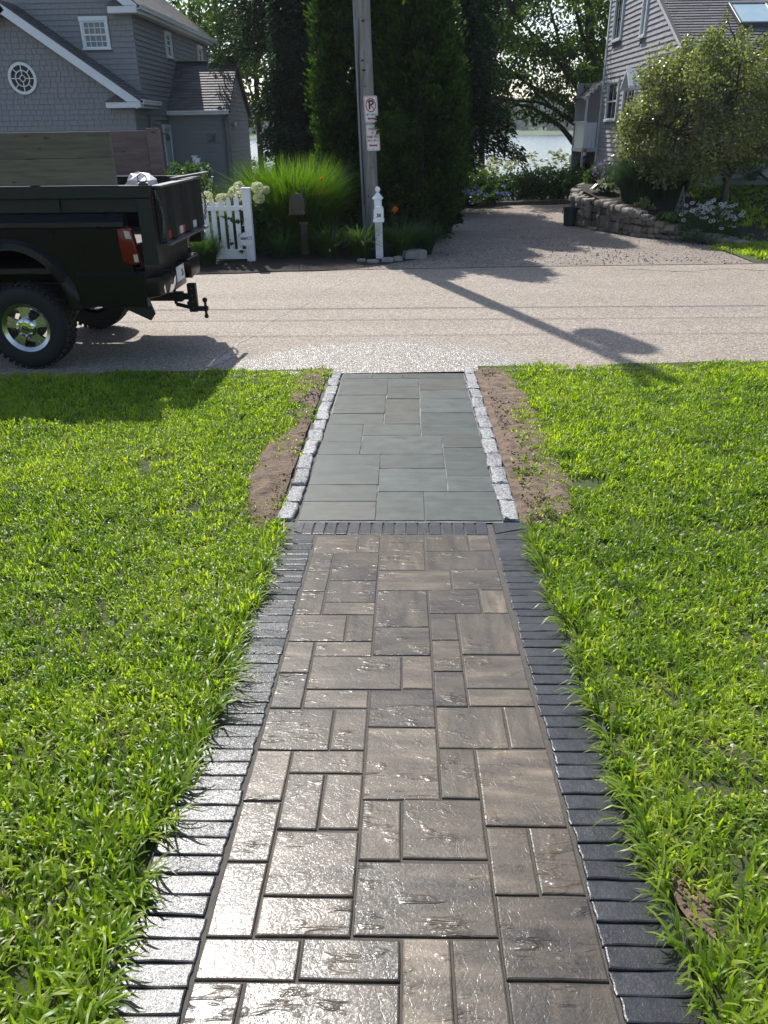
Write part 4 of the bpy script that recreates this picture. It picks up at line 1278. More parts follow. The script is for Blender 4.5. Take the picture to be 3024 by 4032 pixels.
v3 = ey*(-1.1) + Vector((0, 0, .62))
slab_roof(hr, 'rear_roof', hp(-.06, 7.33, 6.81), None, v3, ex*9.8, .09, MT['roof'])
# skylight
vn = v.normalized(); nrm = ex.cross(vn)
so = hp(-.06, -.22, 3.866) + ex*SKY[0] + vn*SKY[2]
m = MB()
R = Matrix((ex, vn, nrm)).transposed()
sw, sl = SKY[1]-SKY[0], SKY[3]-SKY[2]
for (cx_, cy_, a, b) in [(sw/2, .03, sw, .06), (sw/2, sl-.03, sw, .06), (.03, sl/2, .06, sl-.12), (sw-.03, sl/2, .06, sl-.12)]:
    m.obox(so + R @ Vector((cx_, cy_, .05)), (a, b, .12), R)
sk = m.build('skylight', MT['alu'], hr, False, .006)
m = MB(); m.obox(so + R @ Vector((sw/2, sl/2, .085)), (sw-.12, sl-.12, .02), R); m.build('pane', MT['skyglass'], sk)
# trim
m = MB()
m.bar(hp(-.035, -.05, 3.83), hp(-.035, 6.2, 7.30), .045, .15, (0,0,1))
m.build('rake_board', MT['offwhite'], hr)
m = MB(); p = hp(-.022, 6.93, 0); m.bar(p+Vector((0,0,BASE+.2)), p+Vector((0,0,6.9)), .045, .10, ey); m.build('corner_board', MT['white'], hr)
m = MB(); p = hp(-.022, .05, 0); m.bar(p+Vector((0,0,BASE+.2)), p+Vector((0,0,3.85)), .045, .10, ey); m.build('corner_board', MT['white'], hr)
p0, p1 = hp(-.06, -.22, 3.87), hp(9.7, -.22, 3.87)
m = MB(); m.prism([(0, 0), (-.115, 0), (-.115, -.04), (-.08, -.105), (0, -.105)], p0, ey, (0,0,1), p1-p0); m.build('gutter', MT['white'], hr)
m = MB(); m.obox(hp(4.8, -.11, 3.72), (9.6, .2, .03), Matrix((ex, ey, (0,0,1))).transposed()); m.build('soffit', MT['white'], hr)
m = MB(); m.tube([hp(-.03, -.2, 3.8), hp(-.04, -.1, 3.62), hp(-.04, .0, 3.55), hp(-.05, .0, 1.0)], .04, 8); m.build('downspout', MT['offwhite'], hr)
def rwin(h, cols, rows, **k):
    c = hp(-.02, (h[0]+h[1])/2, (h[2]+h[3])/2)
    return window(hr, c, -ey, h[1]-h[0]-.18, h[3]-h[2]-.18, cols, rows, .085, mat='offwhite', **k)
rwin(W1, 3, 1, sash=False); rwin(W2, 2, 1, sash=False); rwin(L1, 2, 2); rwin(L2, 3, 1, sash=False)
for a in (2.25, 5.85):
    window(hr, hp(a, -.02, 2.6), ex, 1.1, 1.2, 2, 2, .09, mat='offwhite')
# door hood
m = MB()
a0, a1, am = 1.95, 2.80, 2.375
for a in (a0, a1):
    m.bar(hp(-.35, a, 3.16), hp(-.35, am, 3.52), .70, .05, (0,0,1)) if False else m.add([hp(-.6, a, 3.14), hp(-.02, a, 3.14), hp(-.02, am, 3.56), hp(-.6, am, 3.56), hp(-.6, a, 3.06), hp(-.02, a, 3.06), hp(-.02, am, 3.48), hp(-.6, am, 3.48)], [(0,1,2,3), (7,6,5,4), (0,3,7,4), (0,4,5,1)])
m.build('door_hood', MT['offwhite'], hr)
m = MB(); R3 = Matrix((ex, ey, (0,0,1))).transposed()
m.obox(hp(-.02, am, 2.05), (.05, .74, 2.1), R3); m.build('side_door', MT['offwhite'], hr)
m = MB(); m.obox(hp(-.03, 6.2, BASE+.11), (.12, 1.4, .5), R3); m.obox(hp(-.02, 3.4, BASE+.08), (.05, 6.9, .3), R3); m.build('foundation', MT['step'], hr)
# rear porch: deck, boarded rail, awning on posts
po = thing('porch', 'white boarded porch with striped dark awning at the rear of the weathered house', 'porch', hp(-.2, 7.7, .8))
m = MB(); m.obox(hp(.6, 7.75, 1.52), (2.2, 1.5, .12), R3); m.build('deck', MT['offwhite'], po)
for k in range(9):
    m = MB(); m.obox(hp(-.46+k*.0, 7.08+k*.165, 1.95), (.03, .155, .74), R3); m.build('rail_board', MT['white'], po)
m = MB(); m.obox(hp(-.46, 7.75, 2.34), (.10, 1.55, .05), R3)
m.build('rail_cap', MT['white'], po, False, .006)
for k in range(3):
    m = MB(); m.obox(hp(-.40+k*.13, 7.02, 1.95), (.12, .03, .74), R3); m.build('rail_board', MT['white'], po)
for b in (7.08, 8.4):
    m = MB(); m.obox(hp(-.44, b, 2.05), (.06, .06, 2.1), R3); m.build('post', MT['offwhite'], po)
m = MB(); m.add([hp(-.55, 6.98, 3.02), hp(-.55, 8.5, 3.02), hp(0, 8.5, 3.5), hp(0, 6.98, 3.5), hp(-.55, 6.98, 2.99), hp(-.55, 8.5, 2.99), hp(0, 8.5, 3.47), hp(0, 6.98, 3.47)], [(0,1,2,3), (7,6,5,4), (0,4,5,1), (1,5,6,2), (2,6,7,3), (3,7,4,0)])
aw = m.build('awning', MT['awn'], po)
for k in range(5):
    a = -.53+k*.11
    m = MB(); m.obox(hp(a, 6.965, 3.0+(a+.55)*.87), (.05, .008, .12), R3); m.build('valance_stripe', MT['offwhite'], aw)
m = MB(); m.obox(hp(.7, 8.4, 1.2), (2.4, .1, 4.6), R3); m.build('porch_back_wall', MT['sh_right'], po)
fl = thing('windsock', 'orange and violet windsock hanging below the white porch rail', 'windsock', hp(-.5, 6.9, 1.1))
z = 1.55
for k, mt in enumerate(['flag1', 'sign_w', 'flag2', 'flag1', 'flag2']):
    m = MB(); m.lathe([(.05-.004*k, -.1), (.055-.004*k, 0)], hp(-.42, 6.86, z-k*.1), 9); m.build('cloth_band', MT[mt], fl, True)

# ------------------------------------------------------------------ terrace behind the stone wall
WALL = [(6.75, 16.22, .10, .0), (6.13, 17.0, .18, 0), (5.55, 17.6, .32, 0), (4.96, 18.19, .54, 0), (4.45, 19.25, .68, 0)]
WALL2 = [(4.30, 19.85, .65, 0), (4.10, 20.7, .70, 0), (4.45, 22.2, .76, 0), (5.2, 24.0, .85, 0)]
def wall_x(y):
    return float(np.interp(y, [15.9, 16.22, 17.0, 17.6, 18.19, 19.25, 19.85, 20.8, 22.2, 24.2, 30], [6.9, 6.85, 6.33, 5.75, 5.16, 4.65, 4.5, 4.30, 4.65, 5.4, 6.4]))
def terr(u, v):
    y = 15.55 + v*14.5
    a = wall_x(y)
    x = a + u*u*(17-a)
    return (x, y, terrace_z(x, y) + .012)
grid_uv('terrace', np.linspace(0, 1, 26), np.linspace(0, 1, 40), terr, MT['mulch'])

def wall_at(path, s):
    """point, direction, height at arc length s"""
    acc = 0
    for (x0, y0, h0, _), (x1, y1, h1, _) in zip(path[:-1], path[1:]):
        L = math.hypot(x1-x0, y1-y0)
        if s <= acc+L+1e-6:
            t = (s-acc)/L
            return Vector((x0+(x1-x0)*t, y0+(y1-y0)*t, 0)), Vector((x1-x0, y1-y0, 0)).normalized(), h0+(h1-h0)*t
        acc += L
    return Vector((x1, y1, 0)), Vector((x1-x0, y1-y0, 0)).normalized(), h1
def plen(path): return sum(math.hypot(b[0]-a[0], b[1]-a[1]) for a, b in zip(path[:-1], path[1:]))

stone_me = []
for i in range(10):
    V, F = chamfer_slab(1, 1, 1, .36, .10, .07, 3)
    V = [(a*(1+rng.uniform(-.10, .10)), b*(1+rng.uniform(-.10, .10)), c+.0) for a, b, c in V]
    me = slab_mesh('stone', V, F, MT['stone'], 60)
    stone_me.append(me)
def stone_wall(path, label, ends=True):
    w = thing('stone_wall', label, 'stone wall', (path[0][0], path[0][1], 0))
    L = plen(path)
    m = MB()
    N = 14
    vs = []
    for i in range(N+1):
        p, d, h = wall_at(path, L*i/N)
        n = Vector((-d.y, d.x, 0))          # left of travel = towards the drive
        for (o_, z_) in ((-.03, -.1), (-.03, h-.05), (-.36, h-.05), (-.36, -.1)): vs.append(tuple(p + n*o_ + Vector((0,0,z_))))
    fs = []
    for i in range(N):
        for k in range(4): fs.append((i*4+k, i*4+(k+1) % 4, i*4+4+(k+1) % 4, i*4+4+k))
    fs += [(0,1,2,3), (N*4+3, N*4+2, N*4+1, N*4)]
    m.add(vs, fs); m.build('wall_core', MT['mortar'], w)
    wo_ = off(w)
    z_course = 0
    def place(p, u, n, sx, sz, dep):
        """one stone facing n"""
        o = bpy.data.objects.new('stone', stone_me[rng.randrange(10)])
        C.objects.link(o); o.parent = w
        up = u.cross(n)
        a = rng.uniform(-.16, .16)
        u2 = u*math.cos(a)+up*math.sin(a); up2 = up*math.cos(a)-u*math.sin(a)
        R = Matrix((u2*sx, up2*sz, n*dep)).transposed().to_4x4()
        R.translation = p - wo_
        o.matrix_basis = R
    def course_wall(pos, length, hfun):
        """pos(s, off) -> (point, dir, normal)"""
        s_top = 0
        cols = 0
        zs = 0
        while zs < .8:
            ch = rng.uniform(.10, .18)
            s = -rng.uniform(0, .1)
            while s < length:
                sw = rng.uniform(.09, .21)
                p, d, n, h = pos(max(0, min(length, s+sw/2)))
                zc = zs + ch/2 + rng.uniform(-.03, .03)
                hh = min(ch*rng.uniform(.9, 1.25), .30)
                if zc < h-.06:
                    place(p + Vector((0,0,zc)) + n*rng.uniform(-.0, .045), d, n, sw*.97, hh, .12)
                s += sw*.96
            zs += ch*.97
    def main_pos(s):
        p, d, h = wall_at(path, s)
        return p, d, Vector((-d.y, d.x, 0)), h
    course_wall(main_pos, L, None)
    # coping
    s = 0
    while s < L:
        sw = rng.uniform(.16, .30)
        p, d, h = wall_at(path, min(L, s+sw/2))
        n = Vector((-d.y, d.x, 0))
        for o_ in (-.06, -.26):
            o = bpy.data.objects.new('stone', stone_me[rng.randrange(10)]); C.objects.link(o); o.parent = w
            a = rng.uniform(-.12, .12); d2 = (d*math.cos(a)+n*math.sin(a)); n2 = Vector((-d2.y, d2.x, 0))
            R = Matrix((d2*sw*.97, n2*.21*rng.uniform(.9, 1.1), Vector((0,0,1))*.13)).transposed().to_4x4()
            R.translation = p + n*(o_+rng.uniform(-.02, .04)) + Vector((0,0,h+rng.uniform(-.02, .03))) - wo_
            o.matrix_basis = R
        s += sw
    if ends:
        p, d, h = wall_at(path, L if ends == 'end' else 0)
        n = Vector((-d.y, d.x, 0)); dd = d if ends == 'end' else -d
        z = .08
        while z < h-.12:
            for o_ in (-.08, -.27):
                u_ = n if ends != 'end' else -n
                place(p + n*o_ + Vector((0,0,z+.02)) + dd*.02, u_ if u_.cross(dd).z > 0 else -u_, dd, .2, .17, .12)
            z += .165
    return w
stone_wall(WALL, 'long low fieldstone retaining wall stepping down along the pebble drive', 'end')
stone_wall(WALL2, 'short taller fieldstone wall corner beside the dark green bin', 'start')
st = thing('garden_steps', 'pale stone steps in the gap between the two fieldstone walls', 'steps', (4.6, 19.55, 0))
for k in range(3):
    m = MB(); x0 = 4.34+k*.26
    m.box(x0, x0+.55, 19.30, 19.86, .0+.16*k if k else 0.0, .05+.16*k)
    m.build('step', MT['stone'], st, False, .012, 1, .006)

# strip of grass at the road on the far right, lawn on the terrace
def fr_keep(x, y): return (y > RF(x)+.10+.08*np.sin(x*5)) & (x > np.interp(y, [14.2, 15, 16, 16.4], [6.5, 6.15, 5.95, 6.3])+.12*np.sin(y*9)) & (y < 16.2+.15*np.sin(x*3))
lawn_blades('verge_grass', 17000, 5.6, 12, 14.2, 16.5, fr_keep, .06, .16, .010, .022, lambda x, y: np.zeros_like(x)+.05, lambda x, y: np.vectorize(lambda a, b: max(.012, .02*0+terrace_z(a, b)))(x, y))
vb = grid_uv('verge', np.linspace(0, 1, 12), np.linspace(0, 1, 8), lambda u, v: (6.1+u*8, road_far(6+u*8)+.06+v*(16.3-road_far(6+u*8)), .022+.02*v), MT['thatch'])
lawn_blades('terrace_grass', 19000, 6.2, 14, 16.9, 21, lambda x, y: (x > 6.6+.5*(vnoise(x, y)-.5)+np.maximum(0, 19-y)*.15) & (y > 17.3+.25*np.sin(x*2)), .05, .12, .010, .02, lambda x, y: np.zeros_like(x), lambda x, y: np.vectorize(terrace_z)(x, y)+.01)
lawn_blades('mulch_weeds', 1500, 6.3, 10, 16.2, 17.3, lambda x, y: x > 6, .04, .10, .010, .02, lambda x, y: np.zeros_like(x)+.3, lambda x, y: np.vectorize(terrace_z)(x, y)+.01)
# ------------------------------------------------------------------ lettering
def text_mesh(name, s, size, pos, u, up, mat, parent, align='CENTER', stretch=1.0, bold=0.0, ext=.0012):
    cu = bpy.data.curves.new(name, 'FONT')
    cu.body = s; cu.size = size; cu.align_x = align; cu.align_y = 'CENTER'
    cu.extrude = ext; cu.offset = bold; cu.resolution_u = 3
    o = bpy.data.objects.new(name, cu); C.objects.link(o)
    bpy.context.view_layer.update()
    me = bpy.data.meshes.new_from_object(o.evaluated_get(bpy.context.evaluated_depsgraph_get()))
    bpy.data.objects.remove(o); bpy.data.curves.remove(cu)
    u, up = Vector(u).normalized(), Vector(up).normalized()
    n = u.cross(up)
    R = Matrix((u*stretch, up, n)).transposed()
    P = Vector(pos) - off(parent)
    for v in me.vertices: v.co = P + R @ v.co
    me.name = name
    me.materials.clear(); me.materials.append(mat)
    return link_mesh(name, me, mat, parent)

# ------------------------------------------------------------------ pickup truck, rear end to the right
tk = thing('pickup_truck', 'black pickup truck with steel bed insert and plank sideboards parked on the road', 'truck', (-3.86, 8.7, 0))
Y0, Y1 = 7.80, 9.66
AX, AZ, AA, AB = -3.90, .56, .53, .62
def arch(cx, a, b, n=18): return [(cx+a*math.cos(PI*k/n), AZ+b*math.sin(PI*k/n)) for k in range(n+1)]
def side_poly():
    return [(-2.70, .66), (AX+AA, .66)] + [(x, max(z, .66)) for x, z in arch(AX, AA, AB)][1:-1] + [(AX-AA, .66), (-5.15, .66), (-5.15, 1.37), (-2.70, 1.37)]
for ya, yb, sgn in ((Y0, Y0+.10, 1), (Y1, Y1-.10, -1)):
    m = MB(); m.prism(side_poly(), (0, ya, 0), (1,0,0), (0,0,1), (0, yb-ya, 0))
    # shoulder, lower skirt with its ledge
    sp = [(0, 1.37), (.004, 1.42), (.05, 1.497), (.14, 1.512), (.14, 1.37)]
    m.prism([(p[0]*sgn, p[1]) for p in sp], (-5.15, ya, 0), (0,1,0), (0,0,1), (2.42, 0, 0))
    sk_ = [(0, .955), (-.018, .925), (-.020, .62), (.09, .60), (.09, .955)]
    m.prism([(p[0]*sgn, p[1]) for p in sk_], (AX+AA+.10, ya, 0), (0,1,0), (0,0,1), (.67, 0, 0))
    b = m.build('bed_side', MT['cpaint'], tk, False, .006, 1)
    # arch flare
    o_, i_ = arch(AX, AA+.105, AB+.095, 24), arch(AX, AA-.005, AB-.005, 24)
    m = MB(); V, F = [], []
    for (ox, oz), (ix, iz) in zip(o_, i_):
        for (x, z, yy_) in ((ox, oz, ya-.002*sgn), ((ox+ix)/2+.01, (oz+iz)/2+.012, ya-.042*sgn), (ix, iz, ya-.05*sgn), (ix, iz, ya+.06*sgn)): V.append((x, yy_, max(z, .60)))
    n = len(o_)
    for i in range(n-1):
        for k in range(3): F.append((i*4+k, i*4+k+1, i*4+5+k, i*4+4+k))
    m.add(V, F); m.build('wheel_flare', MT['cpaint'], b, True)
m = MB(); m.box(-5.2, -2.62, Y0+.10, Y1-.10, .93, .98); m.box(-2.66, -2.61, Y0+.10, Y1-.10, .80, 1.2); m.box(-5.2, -5.15, Y0+.1, Y1-.1, .9, 1.74)
m.build('bed', MT['steel'], tk)
# dump insert: rails, posts, floor
m = MB()
for ya, yb in ((Y0-.0, Y0+.11), (Y1-.11, Y1)):
    m.box(-5.2, -2.435, ya, yb, 1.63, 1.742)
    m.box(-5.2, -2.56, ya+.055, yb-.035, 1.50, 1.63)
    m.box(-2.575, -2.435, ya, yb+.02, 1.02, 1.629)
m.box(-5.2, -2.46, Y0+.11, Y1-.11, 1.16, 1.20)
ins = m.build('dump_insert', MT['steel'], tk, False, .006)
for k in range(3):
    x = -4.9+.75*k
    m = MB(); m.box(x, x+.07, Y0+.03, Y0+.09, 1.505, 1.628); m.build('insert_stake', MT['steel'], ins)
# tailgate of the insert
gt = MB(); gt.box(-2.452, -2.424, Y0+.14, Y1-.10, 1.20, 1.712)
g = gt.build('dump_gate', MT['steel'], tk, False, .004)
m = MB()
for yc in (Y0+.205, 8.40, 8.98, Y1-.17): m.prism([(0, -.085), (.05, -.05), (.05, .05), (0, .085)], (-2.424, yc, 1.215), (1,0,0), (0,1,0), (0, 0, .49)); 
for i_ in range(4):
    yc = (Y0+.205, 8.40, 8.98, Y1-.17)[i_]
    q = MB(); q.prism([(0, -.085), (.05, -.05), (.05, .05), (0, .085)], (-2.424, yc, 1.215), (1,0,0), (0,1,0), (0, 0, .49)); q.build('gate_rib', MT['steel'], g)
q = MB(); q.box(-2.45, -2.335, Y0+.14, Y1-.10, 1.180, 1.200); q.build('gate_sill', MT['steel_g'], g, False, .003)
q = MB(); q.box(-2.47, -2.36, Y0+.13, Y1-.09, 1.712, 1.732); q.build('gate_top_rail', MT['steel_g'], g, False, .003)
q = MB(); q.bar((-2.47, 8.75, 1.752), (-2.345, Y1+.14, 1.762), .05, .022); q.build('gate_hinge_bar', MT['steel_g'], g)
for ya, yb, ct in ((8.095, 8.13, 'r'), (8.13, 8.21, 'w'), (8.21, 8.305, 'r'), (8.50, 8.525, 'w'), (8.525, 8.64, 'r'), (8.64, 8.77, 'w'), (8.77, 8.86, 'r'), (9.08, 9.20, 'r'), (9.20, 9.36, 'w')):
    q = MB(); q.box(-2.4235, -2.4205, ya, yb, 1.215, 1.29); q.build('reflective_tape', MT['tape_'+ct], g)
# chains, latch, reflectors
def chain(p0, p1, n, sag):
    m = MB()
    p0, p1 = Vector(p0), Vector(p1)
    for k in range(n):
        t = (k+.5)/n
        c = p0.lerp(p1, t) + Vector((sag*math.sin(PI*t), sag*.4*math.sin(PI*t), 0))
        d = (p1-p0).normalized(); s_ = Vector((1, 0, 0)) if k % 2 else Vector((0, 1, 0))
        L = (p1-p0).length/n*.72
        loop = [c + d*L*math.cos(2*PI*q/8) + s_*L*.55*math.sin(2*PI*q/8) for q in range(9)]
        m.tube(loop, .0055, 4, False)
    return m.build('chain', MT['steel_g'], tk)
chain((-2.41, Y0+.09, 1.68), (-2.39, Y0+.11, 1.26), 15, .03)
chain((-2.41, Y1-.02, 1.66), (-2.39, Y1-.02, 1.26), 15, .03)
m = MB(); lp = [Vector((-2.50, Y0+.04, 1.80)) + Vector((.045*math.sin(2*PI*k/6), .0, .045*math.cos(2*PI*k/6))) for k in range(7)]
m.tube(lp, .006, 6, False); m.cyl((-2.54, Y0+.04, 1.752), (-2.45, Y0+.04, 1.752), .012, n=8); m.cyl((-2.50, Y0+.04, 1.74), (-2.50, Y0+.04, 1.775), .016, n=8)
m.build('latch', MT['steel_g'], tk, True)
for x, z in ((-2.434, 1.655), (-2.430, 1.60)):
    m = MB(); m.box(x-.004, x+.006, Y0+.02, Y0+.045, z-.018, z+.018); m.build('side_reflector', MT['redlens'], tk, False, .003)
# tail lamps
for ya, s_ in ((Y0, 1), (Y1, -1)):
    m = MB()
    pr = [(-2.80, 1.355), (-2.725, 1.37), (-2.665, 1.35), (-2.625, 1.10), (-2.62, 1.045), (-2.66, 1.02), (-2.755, 1.03), (-2.785, 1.07), (-2.80, 1.2)]
    m.prism(pr, (0, ya-.012*s_, 0), (1,0,0), (0,0,1), (0, .085*s_, 0))
    tl = m.build('tail_lamp', MT['redlens'], tk, True, .014, 2)
    m = MB(); m.prism([(-2.735, 1.345), (-2.68, 1.335), (-2.668, 1.265), (-2.725, 1.27)], (0, ya-.016*s_, 0), (1,0,0), (0,0,1), (0, .02*s_, 0)); m.build('reversing_lens', MT['clearlens'], tl)
    m = MB(); m.prism([(-2.675, 1.12), (-2.632, 1.125), (-2.628, 1.05), (-2.67, 1.05)], (0, ya-.016*s_, 0), (1,0,0), (0,0,1), (0, .02*s_, 0)); m.build('side_marker', MT['clearlens'], tl)
# bumper
def bumper(ya, yb, curve):
    x = -2.46
    pts = [(-2.86, ya), (-2.60, ya-.0*curve), (-2.50, ya+.09*curve), (x, ya+.28*curve), (x, yb-.02*curve), (-2.50, yb), (-2.86, yb)]
    m = MB(); m.prism(pts, (0, 0, .69), (1,0,0), (0,1,0), (0, 0, .20))
    return m.build('rear_bumper', MT['cpaint'], tk, True, .028, 2)
b1 = bumper(Y0+.02, 8.45, 1)
b2 = bumper(Y1+.02, 9.02, -1)
m = MB(); m.box(-2.86, -2.52, 8.45, 9.02, .64, .76); m.build('step_bumper', MT['cpaint'], tk, True, .02, 2)
for k in range(6):
    m = MB(); y = 9.16+k*.075; m.box(-2.74, -2.50, y, y+.022, .888, .896); m.build('step_tread', MT['bplastic'], b2)
m = MB(); m.prism([(8.08, .705), (8.22, .70), (8.33, .735), (8.38, .83), (8.30, .80), (8.27, .76), (8.17, .77), (8.13, .74)], (-2.4585, 0, 0), (0,1,0), (0,0,1), (.004, 0, 0)); m.build('bare_chrome', MT['chrome'], b1)
m = MB(); m.prism([(7.99, .72), (8.03, .71), (8.02, .80), (7.985, .78)], (-2.482, 0, 0), (0,1,0), (0,0,1), (.010, 0, 0)); m.build('bare_chrome', MT['chrome'], b1)
m = MB(); m.prism([(-2.80, .80), (-2.70, .752), (-2.685, .768), (-2.79, .818)], (0, Y0+.016, 0), (1,0,0), (0,0,1), (0, .01, 0)); m.build('bumper_trim', MT['steel_g'], b1)
pl = MB(); pl.box(-2.515, -2.511, 8.62, 8.93, .715, .87); plo = pl.build('licence_plate', MT['sign_w'], tk)
text_mesh('plate_number', '26', .10, (-2.5105, 8.845, .785), (0,1,0), (0,0,1), MT['blue_ink'], plo, stretch=.85, bold=.003)
for y in (8.65, 8.90):
    m = MB(); m.cyl((-2.511, y, .855), (-2.508, y, .855), .007, n=8); m.build('plate_bolt', MT['cable'], plo)
# drop hitch
hy = 8.72
m = MB(); m.box(-2.95, -2.50, hy-.04, hy+.04, .50, .585); m.box(-2.60, -2.50, hy-.05, hy+.05, .492, .593); m.build('hitch_receiver', MT['steel'], tk, False, .006)
m = MB(); m.box(-2.50, -2.40, hy-.032, hy+.032, .512, .574); m.box(-2.44, -2.345, hy-.035, hy+.035, .375, .685)
ht = m.build('drop_hitch', MT['steel'], tk, False, .006)
m = MB(); m.box(-2.345, -2.235, hy-.03, hy+.03, .382, .432); m.build('drawbar', MT['steel'], ht, False, .008)
for z0, z1, r in ((.432, .485, .029), (.382, .335, .025)):
    m = MB(); m.lathe([(.018, 0), (.014, (z1-z0)*.5), (.016, (z1-z0)*.8)] + [(r*math.sin(a), (z1-z0)*.8+(1 if z1 > z0 else -1)*(r*.9-r*math.cos(a))) for a in np.linspace(.5, 3.05, 7)], (-2.262, hy, z0), 14)
    m.build('tow_ball', MT['steel'], ht, True)
for z in (.42, .49, .56, .63):
    m = MB(); m.cyl((-2.39, hy-.038, z), (-2.39, hy-.034, z), .010, n=8); m.build('hitch_pin', MT['steel_g'], ht)
m = MB(); m.bar((-2.62, hy+.10, .44), (-2.46, hy+.10, .40), .03, .04); m.bar((-2.47, hy+.10, .47), (-2.44, hy+.10, .36), .05, .05); m.bar((-2.62, hy+.1, .44), (-2.62, hy+.1, .60), .03, .03)
m.build('wiring_socket', MT['bplastic'], tk, False, .006)
m = MB(); m.prism([(-3.05, .66), (-2.62, .66), (-2.58, .52), (-2.63, .455)], (0, Y0+.10, 0), (1,0,0), (0,0,1), (0, .03, 0)); m.build('mud_guard', MT['bplastic'], tk)
# chassis
m = MB()
for y in (8.25, 9.20): m.box(-8.3, -2.7, y-.04, y+.04, .60, .78)
m.box(-2.9, -2.8, 8.25, 9.2, .6, .72)
m.build('chassis_rail', MT['steel'], tk)
m = MB(); m.cyl((-3.86, 7.95, .43), (-3.86, 9.5, .43), .055, n=12); m.lathe([(.05, -.15), (.14, -.08), (.16, 0), (.14, .08), (.05, .15)], (-3.86, 8.7, .43), 14, 'y'); m.build('rear_axle', MT['steel'], tk, True)
m = MB(); m.tube([(-5.5, 9.0, .55), (-3.4, 9.0, .62), (-3.05, 8.75, .50), (-2.98, 8.5, .48)], .048, 12, False); m.build('exhaust_pipe', MT['steel_g'], tk, True)
for y in (8.15, 9.30):
    m = MB(); m.tube([(-4.6, y, .58), (-3.86, y, .48), (-3.1, y, .60)], .03, 6); m.build('leaf_spring', MT['steel'], tk)
# wheels
def wheel(x, yo, s_, name='wheel'):
    """yo outer face, s_ direction inwards"""
    Rr = .43
    m = MB()
    m.lathe([(.205, .035), (.232, .022), (.246, .016), (.250, .026), (.246, .034), (.238, .034)], (0,0,0), 40, 'y', cap=False)
    m.lathe([(.205, .035), (.20, .06), (.195, .20)], (0,0,0), 40, 'y', cap=False)
    for k in range(5):
        a = 2*PI*k/5 + .32
        R = Matrix(((math.cos(a), 0, -math.sin(a)), (0, 1, 0), (math.sin(a), 0, math.cos(a))))
        pr = [(.07, -.040), (.13, -.042), (.21, -.066), (.21, -.016), (.15, -.010), (.15, .010), (.21, .016), (.21, .066), (.13, .042), (.07, .040)]
        b0 = len(m.v)
        m.prism(pr, (0, .040, 0), (1,0,0), (0,0,1), (0, .035, 0))
        m.v[b0:] = [tuple(R @ Vector(v)) for v in m.v[b0:]]
        b0 = len(m.v)
        m.box(.10, .20, .046, .06, -.017, .017)
        m.v[b0:] = [tuple(R @ Vector(v)) for v in m.v[b0:]]
    m.lathe([(.10, .06), (.10, .03), (.09, .02), (.06, .018)], (0,0,0), 24, 'y')
    def place(mb): mb.v = [(x+v[0], yo+s_*v[1], Rr+v[2]) for v in mb.v]; return mb
    w = place(m).build(name, MT['alloy'], tk, True)
    m = MB()
    m.lathe([(.236, .04), (.255, .012), (.30, -.002), (.345, .0), (.385, .014), (.410, .045), (.418, .075), (.418, .205), (.405, .24), (.33, .275), (.236, .255)], (0,0,0), 60, 'y', cap=False)
    for k in range(40):
        for row in range(3):
            a = 2*PI*(k+.33*row)/40
            R = Matrix(((math.cos(a), 0, -math.sin(a)), (0, 1, 0), (math.sin(a), 0, math.cos(a))))
            b0 = len(m.v)
            yc = .052+row*.088; rr_ = .418 if row == 1 else .412
            m.obox((rr_+.004, yc, 0), (.022, .074, .040), Matrix.Rotation(.3*(row-1), 3, 'X'))
            m.v[b0:] = [tuple(R @ Vector(v)) for v in m.v[b0:]]
    place(m).build('tyre', MT['rubber'], w, True)
    m = MB(); m.lathe([(.098, .030), (.094, .008), (.078, -.002), (.064, -.004), (.060, .004), (.0, .0)], (0,0,0), 28, 'y', cap=False)
    for k in range(8):
        a = 2*PI*k/8
        m.lathe([(.012, 0), (.010, -.010), (.004, -.014)], (.079*math.cos(a), 0, .079*math.sin(a)), 8, 'y')
    place(m).build('hub_cap', MT['chrome'], w, True)
    m = MB(); m.prism([(.034*math.cos(2*PI*k/20), .016*math.sin(2*PI*k/20)) for k in range(20)], (0, -.003, 0), Vector((.9, 0, -.44)), Vector((.44, 0, .9)), (0, -.003, 0))
    place(m).build('oval_emblem', MT['cpaint'], w)
    m = MB(); cv = [(-.024, -.002), (-.012, .007), (0, -.004), (.012, .004), (.024, -.003)]
    m.tube([Vector((.9*a+.44*b, -.0065, -.44*a+.9*b)) for a, b in cv], .0018, 4)
    place(m).build('emblem_script', MT['chrome'], w)
    # dark drum behind the spokes
    m = MB(); m.lathe([(.02, .12), (.12, .125), (.14, .15), (.14, .2)], (0,0,0), 20, 'y', cap=False); place(m).build('brake_rotor', MT['steel_g'], w, True)
wheel(-3.86, 7.70, 1); wheel(-3.86, 9.76, -1); wheel(-7.55, 7.76, 1); wheel(-7.55, 9.70, -1)
# cab and nose (left of the picture)
m = MB(); m.prism([(-5.25, .62), (-5.25, 1.95), (-6.6, 1.95), (-7.15, 1.42), (-8.45, 1.34), (-8.55, 1.2), (-8.55, .62), (-8.12, .62)] + [(-7.55-.0+.56*math.cos(PI-PI*k/10)*1, .62+.55*math.sin(PI*k/10)) for k in range(11)] + [(-6.95, .62)], (0, Y0+.04, 0), (1,0,0), (0,0,1), (0, Y1-Y0-.08, 0))
cb = m.build('cab', MT['cpaint'], tk, True, .02, 2)
for y in (Y0+.036, Y1-.036):
    m = MB(); m.prism([(-5.4, 1.45), (-5.4, 1.86), (-6.5, 1.86), (-6.95, 1.45)], (0, y, 0), (1,0,0), (0,0,1), (0, .006 if y < 8 else -.006, 0)); m.build('side_window', MT['glass'], cb)
m = MB(); m.box(-5.247, -5.243, Y0+.25, Y1-.25, 1.5, 1.88); m.build('rear_window', MT['glass'], cb)
